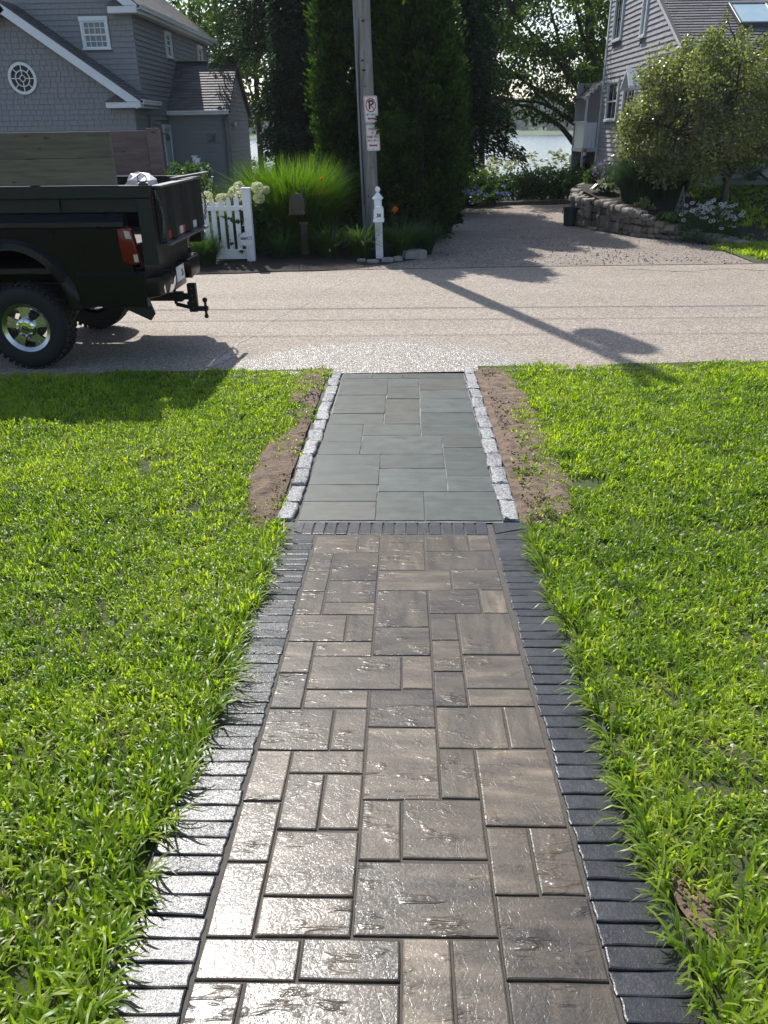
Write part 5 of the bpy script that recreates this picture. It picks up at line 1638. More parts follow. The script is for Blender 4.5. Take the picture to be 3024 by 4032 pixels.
m = MB(); m.box(-8.72, -8.52, Y0+.02, Y1-.02, .58, .80); m.build('front_bumper', MT['chrome'], tk, True, .03, 2)
# plank sideboards
for yc, mk in ((Y0+.05, 'plank_g'), (Y1-.05, 'plank_p')):
    m = MB(); bx_ = -2.80 if yc < 8.5 else -2.83
    for xx in (-4.9, -3.6, -2.93) if yc > 8.5 else (-4.9, -3.6):
        m = MB()
        if xx < -3: m.box(xx, xx+.09, yc+.024, yc+.055, 1.50, 2.15)
        else: m.box(-2.93, -2.79, yc-.045, yc-.022, 1.76, 2.235)
        m.build('board_cleat', MT[mk], tk, False, .003)
    for z0 in (1.748, 1.978):
        tilt = .0 if yc < 8.5 else .0
        m = MB(); m.box(-5.2, -2.745 if yc < 8.5 else -2.785, yc-.02, yc+.02, z0+(.01 if yc > 8.5 else 0), z0+.225+(.01 if yc > 8.5 else 0)); m.build('side_plank', MT[mk], tk, False, .004)

bag = MB()
V, F = [], []
for i in range(7):
    for k in range(10):
        t = PI*i/6; r = math.sin(t)*(1+.22*rng.uniform(-1, 1))
        V.append((-2.68+.17*r*math.cos(2*PI*k/10), 8.35+.2*r*math.sin(2*PI*k/10), 1.70-.13*math.cos(t)*(1+.15*rng.uniform(-1, 1))))
for i in range(6):
    for k in range(10): F.append((i*10+k, i*10+(k+1) % 10, (i+1)*10+(k+1) % 10, (i+1)*10+k))
bag.add(V, F)
o = bag.build('plastic_sack', MT['bagm']); tag(o, 'crumpled white plastic sack lying inside the rear corner of the truck bed', 'sack')
rk = MB(); rk.cyl((-3.6, 8.2, 1.60), (-2.62, 8.15, 1.73), .014, n=8)
o = rk.build('tool_handle', MT['redlens']); tag(o, 'red tool handle sticking up inside the truck bed', 'tool handle')
# ------------------------------------------------------------------ utility pole, signs, wires
PB = Vector((-.665, 16.0, 0))
def pole_pt(z): return PB + Vector((-.0275*z, 0, z))
pt = thing('utility_pole', 'tall weathered wooden utility pole with grey conduit and transformer, carrying two parking signs', 'utility pole', PB)
m = MB(); m.tube([pole_pt(z) for z in (-.2, 1, 2.2, 3.5, 5, 7, 9, 10.6)], [.150, .145, .142, .138, .132, .124, .114, .105], 18)
m.build('pole', MT['pole'], pt, True)
m = MB(); m.tube([pole_pt(z) + Vector((-.135+.004*z, -.10, 0)) for z in (0, .75)], .020, 8); m.build('conduit', MT['conduit'], pt, True)
m = MB(); m.tube([pole_pt(z) + Vector((-.155+.004*z, -.03, 0)) for z in (.3, 1.5, 3, 4.5, 6.5)], .030, 8); m.build('conduit', MT['conduit'], pt, True)
m = MB(); m.tube([pole_pt(z) + Vector((-.125+dx, -.105, 0)) for z, dx in ((.9, 0), (1.6, .0), (2.6, .0), (3.3, .02), (3.8, .05), (4.2, .075), (4.5, .06), (5.2, .02), (6.4, 0))], .012, 6); m.build('riser_cable', MT['cable'], pt, True)
for z in (1.05, 3.15, 3.3, 3.9):
    m = MB(); p = pole_pt(z); m.cyl(p+Vector((rng.uniform(-.08, .03), -.130, 0)), p+Vector((rng.uniform(-.05, 0), -.147, 0)), .016, n=8); m.build('bolt', MT['cable'], pt)
m = MB(); m.lathe([(.22, 0), (.27, .05), (.27, .9), (.22, .98), (.06, 1.02)], pole_pt(8.1)+Vector((.42, -.02, 0)), 18); m.build('transformer', MT['trans'], pt, True)
m = MB(); m.bar(pole_pt(9.6)+Vector((0, -1.0, 0)), pole_pt(9.6)+Vector((0, 1.0, 0)), .1, .12); m.build('crossarm', MT['pole'], pt)
for k, (z, dy, r) in enumerate(((6.2, -.16, .018), (7.05, -.16, .011), (8.05, -.16, .010))):
    m = MB()
    m.tube([(x, PB.y+dy, z - .9*(1-(x/30)**2)*0 + .0006*x*x) for x in np.linspace(-40, 40, 33)], r, 6)
    o = m.build('overhead_cable', MT['cable']); tag(o, ('lowest and thickest overhead cable on the utility pole along the road', 'middle thin overhead cable on the utility pole along the road', 'highest thin overhead cable on the utility pole along the road')[k], 'cable', 'overhead cables along the road')

def rrect(x0, x1, z0, z1, r, n=5):
    o = []
    for cx_, cz_, a0 in ((x1-r, z0+r, -PI/2), (x1-r, z1-r, 0), (x0+r, z1-r, PI/2), (x0+r, z0+r, PI)):
        for k in range(n+1): o.append((cx_+r*math.cos(a0+PI/2*k/n), cz_+r*math.sin(a0+PI/2*k/n)))
    return o
def sign(zc, xc, label, kind):
    w, h = .246, .445
    ang = math.radians(2.6)
    u, up = Vector((math.cos(ang), 0, -math.sin(ang)*.0+.012)).normalized(), Vector((-.045, 0, 1)).normalized()
    c = Vector((xc, PB.y-.158, zc))
    t = thing('parking_sign', label, 'sign', c)
    m = MB(); m.prism(rrect(-w/2, w/2, -h/2, h/2, .028), c, u, up, (0, .003, 0)); m.build('plate', MT['sign_w'], t)
    f = c + Vector((0, -.0016, 0))
    m = MB(); m.strip(rrect(-w/2+.010, w/2-.010, -h/2+.010, h/2-.010, .024), rrect(-w/2+.0155, w/2-.0155, -h/2+.0155, h/2-.0155, .020), f, u, up, (0, -.0012, 0)); m.build('border', MT['sign_r'], t)
    P = lambda x, z, d=0: f + u*x + up*z + Vector((0, -d, 0))
    def arrow(zc, heads, hw=.078):
        a = [(-hw, 0), (-hw+.038, .027), (-hw+.034, .013)]
        if heads == 2: a += [(hw-.034, .013), (hw-.038, .027), (hw, 0), (hw-.038, -.027), (hw-.034, -.013)]
        else: a += [(hw, .013), (hw, -.013)]
        a += [(-hw+.034, -.013), (-hw+.038, -.027)]
        m = MB(); m.prism([(x, z+zc) for x, z in a], f, u, up, (0, -.0012, 0)); m.build('arrow', MT['sign_r'], t)
    if kind == 'no':
        cz = .072
        text_mesh('letter_p', 'P', .20, P(.004, cz+.002), u, up, MT['sign_k'], t, bold=.006, ext=.0008)
        c1, c2 = [(.094*math.cos(2*PI*k/40), cz+.116*math.sin(2*PI*k/40)) for k in range(40)], [(.077*math.cos(2*PI*k/40), cz+.097*math.sin(2*PI*k/40)) for k in range(40)]
        m = MB(); m.strip(c1, c2, f, u, up, (0, -.0016, 0)); a = math.radians(-48)
        d = Vector((math.cos(a), math.sin(a)*1.2)); nn = Vector((-d.y, d.x)).normalized()*.0085
        m.prism([(d.x*.085+nn.x, cz+d.y*.083+nn.y), (-d.x*.085+nn.x, cz-d.y*.083+nn.y), (-d.x*.085-nn.x, cz-d.y*.083-nn.y), (d.x*.085-nn.x, cz+d.y*.083-nn.y)], f, u, up, (0, -.0021, 0))
        m.build('prohibition_ring', MT['sign_r'], t)
        text_mesh('date_line', 'SEPT 15 - MAY 15', .046, P(0, -.082), u, up, MT['sign_k'], t, stretch=.50, bold=.0012, ext=.0006)
        arrow(-.145, 1)
        holes = (-.186,)
    else:
        for s_, sz, z, st, mt in (('PARKING', .058, .142, .62, 'sign_r'), ('BY', .055, .076, .62, 'sign_r'), ('PERMIT ONLY', .060, .010, .56, 'sign_r'), ('MAY 15 - SEPT 15', .050, -.052, .50, 'sign_r')):
            text_mesh('lettering', s_, sz, P(0, z), u, up, MT[mt], t, stretch=st, bold=.0014, ext=.0006)
        arrow(-.130, 2, .085)
        holes = (.188, -.188)
    for z in holes:
        m = MB(); m.cyl(P(0, z), P(0, z, .003), .0055, n=8); m.build('bolt', MT['cable'], t)
sign(2.52, -.655, 'white no-parking sign with a red crossed-out P, upper of two on the pole', 'no')
sign(2.06, -.628, 'white PARKING BY PERMIT ONLY sign with red letters, lower of two on the pole', 'permit')

# ------------------------------------------------------------------ mailboxes
mb1 = thing('mailbox', 'white mailbox number 38 on a white post with ball finial', 'mailbox', (-.50, 14.92, 0))
lean = lambda z: -.018*z
m = MB(); 
vs = []
for z, h in ((-.05, .068), (.70, .066), (.92, .066), (1.06, .066)):
    for sx, sy in ((-1,-1), (1,-1), (1,1), (-1,1)): vs.append((-.505+lean(z)+sx*h, 14.96+sy*h, z))
fs = [(0,3,2,1), (12,13,14,15)] + [(r*4+k, r*4+(k+1) % 4, r*4+4+(k+1) % 4, r*4+4+k) for r in range(3) for k in range(4)]
m.add(vs, fs); m.build('post', MT['white_pvc'], mb1, False, .006)
m = MB(); x = -.505+lean(1.08)
for z, a, b in ((1.06, .078, .098), (1.085, .098, .060), (1.125, .060, .035)):
    m.add([(x+sx*a, 14.96+sy*a, z) for sx, sy in ((-1,-1),(1,-1),(1,1),(-1,1))] + [(x+sx*b, 14.96+sy*b, z+(.025 if z < 1.08 else .04)) for sx, sy in ((-1,-1),(1,-1),(1,1),(-1,1))], [(0,3,2,1), (4,5,6,7)] + [(k, (k+1) % 4, 4+(k+1) % 4, 4+k) for k in range(4)])
m.build('post_cap', MT['white_pvc'], mb1)
m = MB(); m.lathe([(.030, 1.15), (.022, 1.175), (.022, 1.19)] + [(.048*math.sin(a), 1.228-.048*math.cos(a)) for a in np.linspace(.5, PI-.05, 9)], (x, 14.96, 0), 16); m.build('finial', MT['white_pvc'], mb1, True)
def mailbox_body(cx_, y0, y1, z0, w, hside, n=10):
    pr = [(-w/2, 0), (w/2, 0), (w/2, hside)] + [(w/2*math.cos(PI*k/n), hside+w/2*math.sin(PI*k/n)) for k in range(1, n)] + [(-w/2, hside)]
    m = MB(); m.prism(pr, (cx_, y0, z0), (1,0,0), (0,0,1), (0, y1-y0, 0)); return m
mm = mailbox_body(-.505, 14.66, 15.05, .735, .165, .15).build('box', MT['white_pvc'], mb1, True)
m = mailbox_body(-.505, 14.645, 14.66, .735, .175, .15); m.box(-.60, -.41, 14.63, 15.06, .705, .735); m.build('box_door', MT['white_pvc'], mm, True)
m = MB(); m.bar((-.505, 14.75, .68), (-.51, 14.9, .52), .05, .06); m.build('bracket', MT['white_pvc'], mb1)
text_mesh('number', '38', .082, (-.503, 14.644, .815), (1,0,0), (0,0,1), MT['sign_k'], mm, bold=.003, ext=.001, stretch=.95)
mb2 = thing('mailbox', 'brown cast metal mailbox with a round W emblem in front of the fountain grass', 'mailbox', (-1.94, 15.39, 0))
m = MB(); m.box(-2.005, -1.875, 15.35, 15.48, 0, .62); m.box(-2.03, -1.85, 15.33, 15.50, .60, .66); m.box(-2.02, -1.86, 15.34, 15.49, 0, .1)
m.build('post', MT['bronze'], mb2, False, .008)
q = mailbox_body(-2.02, 15.12, 15.62, .83, .27, .19).build('box', MT['bronze'], mb2, True)
m = MB(); m.box(-2.17, -1.87, 15.10, 15.64, .80, .83); m.build('base_tray', MT['bronze'], q, False, .006)
m = mailbox_body(-2.02, 15.105, 15.12, .83, .285, .19); m.build('box_door', MT['bronze'], q, True)
m = MB(); m.strip([(.05*math.cos(2*PI*k/24), .05*math.sin(2*PI*k/24)) for k in range(24)], [(.043*math.cos(2*PI*k/24), .043*math.sin(2*PI*k/24)) for k in range(24)], (-2.02, 15.106, 1.045), (1,0,0), (0,0,1), (0, -.006, 0)); m.build('emblem', MT['steel_g'], q)
text_mesh('emblem_letter', 'W', .06, (-2.02, 15.103, 1.045), (1,0,0), (0,0,1), MT['steel_g'], q, ext=.002)
m = MB(); m.lathe([(.05, 0), (.055, .02), (.03, .05), (.012, .08)], (-1.93, 15.42, 1.20), 10); m.cyl((-1.93, 15.42, 1.1), (-1.93, 15.42, 1.2), .02); m.build('finial', MT['bronze'], mb2, True)

# ------------------------------------------------------------------ picket fence with alert sign
FY = 14.72
fe = thing('picket_fence', 'white picket fence with a square end post beside the fountain grass', 'fence', (-2.86, FY, 0))
m = MB(); m.box(-2.93, -2.79, FY-.07, FY+.07, -.05, 1.27); m.build('end_post', MT['white_pvc'], fe, False, .006)
m = MB(); m.box(-2.945, -2.775, FY-.085, FY+.085, 1.27, 1.30); m.build('post_cap', MT['white_pvc'], fe, False, .006)
x = -3.05; k = 0
while x > -8:
    h = 1.09+.10*math.exp(-((x+2.9)/.35)**2)
    w = .043
    m = MB(); m.prism([(-w, .10), (w, .10), (w, h-.06), (w*.85, h-.045), (w*.62, h-.05), (w*.55, h-.02), (w*.25, h), (-w*.25, h), (-w*.55, h-.02), (-w*.62, h-.05), (-w*.85, h-.045), (-w, h-.06)], (x, FY-.03, 0), (1,0,0), (0,0,1), (0, .022, 0))
    m.build('picket', MT['white_pvc'], fe)
    x -= .142; k += 1
    if k % 17 == 16:
        m = MB(); m.box(x-.07, x+.07, FY-.07, FY+.07, -.05, 1.27); m.build('post', MT['white_pvc'], fe, False, .006)
        m = MB(); m.box(x-.085, x+.085, FY-.085, FY+.085, 1.27, 1.30); m.build('post_cap', MT['white_pvc'], fe, False, .006)
        x -= .142
for z0, z1 in ((.92, 1.0), (.09, .26)):
    m = MB(); m.box(-8, -2.93, FY-.045, FY-.008, z0, z1) if z0 > .5 else m.box(-8, -2.93, FY-.045, FY-.006, z0, z1); m.build('rail', MT['white_pvc'], fe, False, .004)
al = thing('yard_sign', 'small white octagonal alert sign with a shield on a stake by the fence post', 'sign', (-2.885, FY-.16, 0))
ac = Vector((-2.90, FY-.16, .445))
m = MB(); m.prism([(.125*math.cos(PI/8+2*PI*k/8), .125*math.sin(PI/8+2*PI*k/8)) for k in range(8)], ac, (1,0,0), (0,0,1), (0, .006, 0)); m.build('panel', MT['sign_w'], al)
m = MB(); m.bar((-2.885, FY-.15, .36), (-2.835, FY-.15, -.05), .014, .014); m.build('stake', MT['offwhite'], al)
text_mesh('lettering', 'alert', .082, ac+Vector((-.028, -.001, .02)), (1,0,0), (0,0,1), MT['blue_ink'], al, bold=.0028, ext=.001, stretch=.92)
so_ = [(-.024, .026), (0, .034), (.024, .026), (.024, 0), (.012, -.022), (0, -.032), (-.012, -.022), (-.024, 0)]
m = MB(); m.strip([(a*1.0, b*1.0) for a, b in so_], [(a*.72, b*.74) for a, b in so_], ac+Vector((.083, -.001, .018)), (1,0,0), (0,0,1), (0, -.0015, 0)); m.build('shield', MT['blue_ink'], al)
for z in (.10, -.10):
    m = MB(); m.cyl(ac+Vector((.0, 0, z)), ac+Vector((0, -.003, z)), .006, n=8); m.build('bolt', MT['steel_g'], al)

# kerb stones by the white mailbox
for k, (x, y, sx, sy, sz, rz, lb) in enumerate(((-.83, 14.62, .16, .10, .09, .2, 'small rounded grey stone left of the mailbox post on the road edge'), (-.62, 14.55, .20, .11, .08, -.1, 'flat grey stone directly below the white mailbox post'), (-.36, 14.66, .22, .12, .10, .15, 'pale rounded stone just right of the mailbox post'), (-.17, 14.80, .15, .11, .10, .5, 'small stone between the mailbox and the long slab'), (.12, 15.10, .46, .16, .17, .35, 'long angular grey slab edging the pebble drive beside the mailbox'))):
    V, F = chamfer_slab(1, 1, 1, .28, .12, .06, 2)
    me = slab_mesh('edging_stone', [(a*sx, b*sy, (c+1)*sz) for a, b, c in V], F, MT['step'] if k else MT['granite'])
    o = bpy.data.objects.new('edging_stone', me); C.objects.link(o); o.location = (x, y, .0); o.rotation_euler = (0, 0, rz)
    tag(o, lb, 'stone', 'stones edging the bed by the white mailbox')

# bin, obelisk
bn = thing('garden_bin', 'dark green plastic garden bin standing against the stone wall corner', 'bin', (4.02, 20.35, 0))
m = MB(); m.lathe([(.135, 0), (.17, .40), (.185, .40), (.185, .43), (.165, .43), (.13, .06)], (4.02, 20.35, 0), 20, cap=False); m.lathe([(.0, .02), (.135, .02)], (4.02, 20.35, 0), 20, cap=False)
m.build('tub', MT['binm'], bn, True)
m = MB(); m.tube([(3.85, 20.35, .36), (3.82, 20.35, .33), (3.84, 20.35, .28)], .012, 6); m.build('handle', MT['binm'], bn)
bz = terrace_z(6, 18.3)
ob = thing('garden_obelisk', 'slim white wire obelisk trellis standing in the flower bed', 'trellis', (6.02, 18.3, bz))
ba = [(5.92, 18.2), (6.12, 18.2), (6.12, 18.4), (5.92, 18.4)]; tp = Vector((6.02, 18.3, bz+.62))
for x, y in ba:
    m = MB(); m.tube([(x, y, bz), tp], .005, 5); m.build('leg', MT['trans'], ob)
for t in (.18, .36, .54, .72):
    q = [Vector((x, y, bz)).lerp(tp, t) for x, y in ba]
    m = MB()
    for k in range(4): m.bar(q[k], q[(k+1) % 4], .005, .005)
    m.build('rung', MT['trans'], ob)
for k in range(4):
    m = MB(); prev = None
    for i, t in enumerate((0, .18, .36, .54, .72)):
        p = Vector((*ba[(k+i) % 2 + (k if k < 3 else 2) % 3 if False else (k + (i % 2)) % 4], bz)).lerp(tp, t)
        if prev is not None: m.bar(prev, p, .004, .004)
        prev = p
    m.build('brace', MT['trans'], ob)
# ------------------------------------------------------------------ vegetation
def T_(n, mean=.5, sd=.22): return np.clip(nr.normal(mean, sd, n), 0, 1)
def sph(n):
    return unit(nr.normal(size=(n, 3)))

def fountain(name, label, cat, c, n, h0, h1, w0, w1, spread, mat, base_r, lean0=.35, lean1=.95, curl=.9, tmean=.5, group=None, zbase=0.0, flat=1.0):
    t = thing(name, label, cat, (c[0], c[1], zbase), group)
    a = nr.uniform(0, 2*PI, n); r = base_r*np.sqrt(nr.uniform(0, 1, n))
    P = np.stack([c[0]+r*np.cos(a)*flat, c[1]+r*np.sin(a), np.full(n, zbase)], 1)
    az = a + nr.normal(0, .5, n)
    h = nr.uniform(h0, h1, n)
    lean = np.clip((lean0 + (lean1-lean0)*nr.beta(1.6, 1.6, n))*spread, 0, .97)
    cl = Cloud(); cl.blades(P, h, nr.uniform(w0, w1, n), az, lean, T_(n, tmean), curl=curl)
    cl.build('blades', mat, t)
    return t
fountain('fountain_grass', 'huge sunlit bright green fountain grass arching behind the brown mailbox', 'ornamental grass', (-2.28, 16.5), 7500, .95, 1.95, .010, .017, 1.0, MT['miscan'], .70, .06, .88, 1.4, .50)
fountain('fountain_grass', 'small dark green grass clump in front of the picket fence by the truck', 'ornamental grass', (-3.62, 14.32), 1500, .35, .68, .006, .010, 1.0, MT['daylily'], .16, .1, .9, 1.2, .35)
fountain('fountain_grass', 'blue green grass clump draping over the fieldstone wall', 'ornamental grass', (5.35, 19.45), 3000, .6, 1.25, .008, .014, 1.0, MT['bluegrass'], .32, .1, .92, 1.3, .5, zbase=.58)
fountain('fountain_grass', 'dark arching grass clump in the shade under the crabapple', 'ornamental grass', (6.15, 19.7), 3000, .8, 1.35, .009, .015, 1.0, MT['bluegrass'], .35, .15, .95, 1.4, .15, zbase=.62)
for x, y, s, tm, lb in ((-.85, 15.05, 1.0, .5, 'arching green daylily clump left of the white mailbox post'), (-.1, 15.25, 1.0, .5, 'arching green daylily clump right of the white mailbox post'), (-1.45, 15.1, .9, .35, 'shaded daylily clump between the brown mailbox and the pole'), (-2.35, 15.0, .8, .35, 'shaded daylily clump at the foot of the end fence post'), (.35, 15.75, .9, .3, 'dark daylily clump against the hedge by the drive')):
    t = fountain('daylily', lb, 'plant', (x, y), 420, .45*s, .85*s, .014, .024, 1.0, MT['daylily'], .14, .35, .97, 1.1, tm, 'daylily clumps by the mailboxes')
    m = MB()
    for k in range(7):
        a = rng.uniform(0, 6.28); x1, y1 = x+.25*math.cos(a), y+.2*math.sin(a)
        m.tube([(x, y, .05), (x+(x1-x)*.5, y+(y1-y)*.5, .5*s), (x1, y1, rng.uniform(.75, 1.0)*s)], .004, 4, False)
    m.build('stalk', MT['daylily'], t)
def lily(c, label, r=.06):
    t = thing('lily_flower', label, 'flower', c, 'orange daylily flowers')
    for k in range(6):
        a = 2*PI*k/6+.3
        d = Vector((math.cos(a)*.8, -.45+.25*math.sin(a*2), math.sin(a)*.8)).normalized()
        s_ = d.cross(Vector((0, -1, .2))).normalized()
        p = Vector(c)
        m = MB(); m.add([p, p+d*r*.55+s_*r*.26, p+d*r+Vector((0, -.015, 0)), p+d*r*.55-s_*r*.26, p+Vector((0, .01, -.01))], [(0,1,2,3), (0,3,4), (0,4,1)]); m.build('petal', MT['petalo'], t)
    m = MB(); m.tube([Vector(c), Vector(c)+Vector((0, .05, -.2)), (c[0], c[1]+.15, .1)], .0045, 4, False); m.build('stalk', MT['daylily'], t)
lily((-.21, 14.9, .90), 'orange daylily flower open just right of the white mailbox', .075)
lily((-1.60, 15.7, 1.38), 'upper orange daylily flower in front of the fountain grass')
lily((-1.63, 15.6, 1.15), 'lower orange daylily flower in front of the fountain grass')

def leafball(cl, c, rad, n, L, W, tm=.5, shell=.55, sq=(1,1,1), up=.25, droop=.15):
    d = sph(n); r = rad*(shell+(1-shell)*nr.uniform(0, 1, n)**.6)
    P = np.asarray(c) + d*r[:, None]*np.asarray(sq)
    D = unit(d + nr.normal(0, .7, (n, 3)) + np.array([0, 0, up]))
    cl.leaves(P, D, nr.uniform(.7, 1.25, n)*L, nr.uniform(.75, 1.2, n)*W, T_(n, tm), droop=droop)
def shrub(name, label, cat, c, size, n, L, W, mat, zb=0.0, group=None, lumps=14, tm=.5, flower=None):
    """lumpy bush: size (rx, ry, h)"""
    t = thing(name, label, cat, (c[0], c[1], zb), group)
    cl = Cloud()
    for i in range(lumps):
        a = rng.uniform(0, 2*PI); q = math.sqrt(rng.uniform(0, .8)); h = rng.uniform(.22, .82)
        k = math.sqrt(max(.1, 1-(h-.35)**2*1.6))
        r = min(size)*rng.uniform(.26, .42)
        leafball(cl, (c[0]+size[0]*q*k*math.cos(a), c[1]+size[1]*q*k*math.sin(a), zb+size[2]*h), r, n//lumps, L, W, tm+rng.uniform(-.15, .15), .35)
    cl.build('leaves', mat, t)
    m = MB()
    for i in range(7):
        a = rng.uniform(0, 2*PI)
        m.tube([(c[0], c[1], zb-.02), (c[0]+size[0]*.3*math.cos(a), c[1]+size[1]*.3*math.sin(a), zb+size[2]*.4), (c[0]+size[0]*.6*math.cos(a), c[1]+size[1]*.6*math.sin(a), zb+size[2]*.75)], [.018, .012, .005], 5, False)
    m.build('stem', MT['bark'], t)
    return t
def petal_ball(c, r, n, mat, parent, name='flower_head', L=.025, sq=1.0):
    cl = Cloud(); d = sph(n)
    P = np.asarray(c)+d*r*.85*np.array([1, 1, sq]); Dv = unit(np.cross(d, sph(n))+d*.25)
    cl.leaves(P, Dv, np.full(n, L), np.full(n, L*.9), T_(n, .55), droop=0)
    return cl.build(name, mat, parent)
# white hydrangea behind the fence
hy = shrub('hydrangea', 'hydrangea bush with big cream flower heads behind the picket fence', 'shrub', (-3.25, 15.25), (.75, .4, 1.15), 1700, .12, .085, MT['hedge'], 0, None, 16, .62)
for x, y, z, r in ((-3.66, 15.05, 1.13, .12), (-3.40, 15.1, 1.09, .10), (-3.33, 15.25, 1.10, .08), (-3.14, 15.15, 1.19, .13), (-3.02, 15.0, 1.14, .11), (-3.10, 15.3, 1.28, .10), (-2.72, 15.1, 1.27, .11), (-2.60, 15.25, 1.22, .07), (-2.70, 15.05, 1.10, .10), (-3.38, 14.95, .98, .085), (-3.55, 15.0, .98, .07)):
    petal_ball((x, y, z), r, 170, MT['petalc'], hy, 'flower_head', .045, .85)
cl = Cloud()
for x, z in ((-3.28, .78), (-3.27, .62), (-3.16, .84), (-3.24, .40), (-3.02, .70), (-3.04, .52), (-3.2, .32), (-2.99, .85), (-3.40, .30), (-3.06, .25)):
    leafball(cl, (x, FY-.035, z), .03, 3, .13, .10, .35, .3)
cl.build('leaves', MT['hedge'], hy)
shrub('hydrangea', 'mauve hydrangea bush peeping through the pickets near the truck', 'shrub', (-4.3, 15.3), (.75, .35, .95), 1200, .11, .08, MT['hedge'], 0, None, 12, .4)
sv = shrub('viburnum', 'green leafy shrub in front of the white door of the grey house', 'shrub', (-5.1, 19.5), (.75, .6, 1.75), 2000, .10, .07, MT['hedge'], 0, None, 16, .5)
shrub('viburnum', 'green leafy shrub hugging the white porch stair railing', 'shrub', (-3.75, 16.6), (.4, .4, 1.35), 1200, .10, .07, MT['hedge'], 0, None, 12, .5)

# ---- trees
def conifer_column(c, h, R, n_pl, label, lean=(0, 0), taper=.62, seedoff=0, leaf=.10, mat='arb', bare_base=.15, tipness=1.0, per=70, extra=()):
    t = thing('arborvitae', label, 'tree', (c[0], c[1], 0), 'tall arborvitae behind the utility pole')
    m = MB(); m.tube([(c[0], c[1], -.1), (c[0]+lean[0]*.5, c[1]+lean[1]*.5, h*.5), (c[0]+lean[0], c[1]+lean[1], h*.95)], [.14, .08, .02], 8); m.build('trunk', MT['bark'], t)
    cl = Cloud()
    for i in range(n_pl):
        q = rng.random()**.85; z = bare_base + q*(h-bare_base)
        f = z/h
        rr_ = R*(min(1, .55+f*2.2) if f < .25 else 1.0)*(1-max(0, (f-.35)/.65)**1.8*taper)
        a = rng.uniform(0, 2*PI)
        rr_ *= .86+.22*math.sin(a*3+seedoff+z*1.1)+rng.uniform(-.10, .10)
        cx_, cy_ = c[0]+lean[0]*f+math.cos(a)*rr_*.86, c[1]+lean[1]*f+math.sin(a)*rr_*.86
        n = per; pt_ = rng.uniform(-.2, .2)
        hh = rng.uniform(.30, .60)
        s = nr.uniform(0, 1, n)
        wd = .13*np.sin(np.clip(s*2.8+.25, 0, PI))+.02
        P = np.stack([cx_+math.cos(a)*(s*.10)+nr.normal(0, 1, n)*wd*.75, cy_+math.sin(a)*(s*.10)+nr.normal(0, 1, n)*wd*.75, z-hh*.4+s*hh], 1)
        D = unit(np.stack([np.full(n, math.cos(a)*.55)+nr.normal(0, .45, n), np.full(n, math.sin(a)*.55)+nr.normal(0, .45, n), np.full(n, .85)+nr.normal(0, .3, n)], 1))
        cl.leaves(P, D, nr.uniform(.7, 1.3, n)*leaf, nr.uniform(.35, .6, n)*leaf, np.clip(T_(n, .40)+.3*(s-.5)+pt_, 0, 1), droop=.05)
    # large dark inner leaves, added to block light through the crown
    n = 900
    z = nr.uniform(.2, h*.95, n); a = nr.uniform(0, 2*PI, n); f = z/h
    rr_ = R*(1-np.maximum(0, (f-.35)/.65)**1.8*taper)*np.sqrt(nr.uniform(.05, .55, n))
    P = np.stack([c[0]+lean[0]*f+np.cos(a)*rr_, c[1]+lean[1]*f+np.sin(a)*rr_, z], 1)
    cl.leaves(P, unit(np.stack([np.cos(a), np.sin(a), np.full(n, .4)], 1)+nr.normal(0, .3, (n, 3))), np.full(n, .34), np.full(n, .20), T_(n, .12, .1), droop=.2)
    for ex_, ey_, ez_, er_ in extra:
        leafball(cl, (ex_, ey_, ez_), er_, 220, leaf*1.1, leaf*.5, .4, .1, (1, .7, 1), .1)
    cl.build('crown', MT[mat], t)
    return t
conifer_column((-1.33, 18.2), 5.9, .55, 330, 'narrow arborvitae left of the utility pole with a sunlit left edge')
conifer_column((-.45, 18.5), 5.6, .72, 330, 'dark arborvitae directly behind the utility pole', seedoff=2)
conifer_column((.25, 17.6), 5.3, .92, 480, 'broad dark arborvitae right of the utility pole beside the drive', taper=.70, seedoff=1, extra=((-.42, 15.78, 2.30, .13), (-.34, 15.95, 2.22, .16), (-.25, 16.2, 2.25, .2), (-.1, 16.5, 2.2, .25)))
conifer_column((.66, 19.2), 4.6, .60, 300, 'shorter arborvitae on the drive side with bright green right edge', taper=.75, seedoff=4)

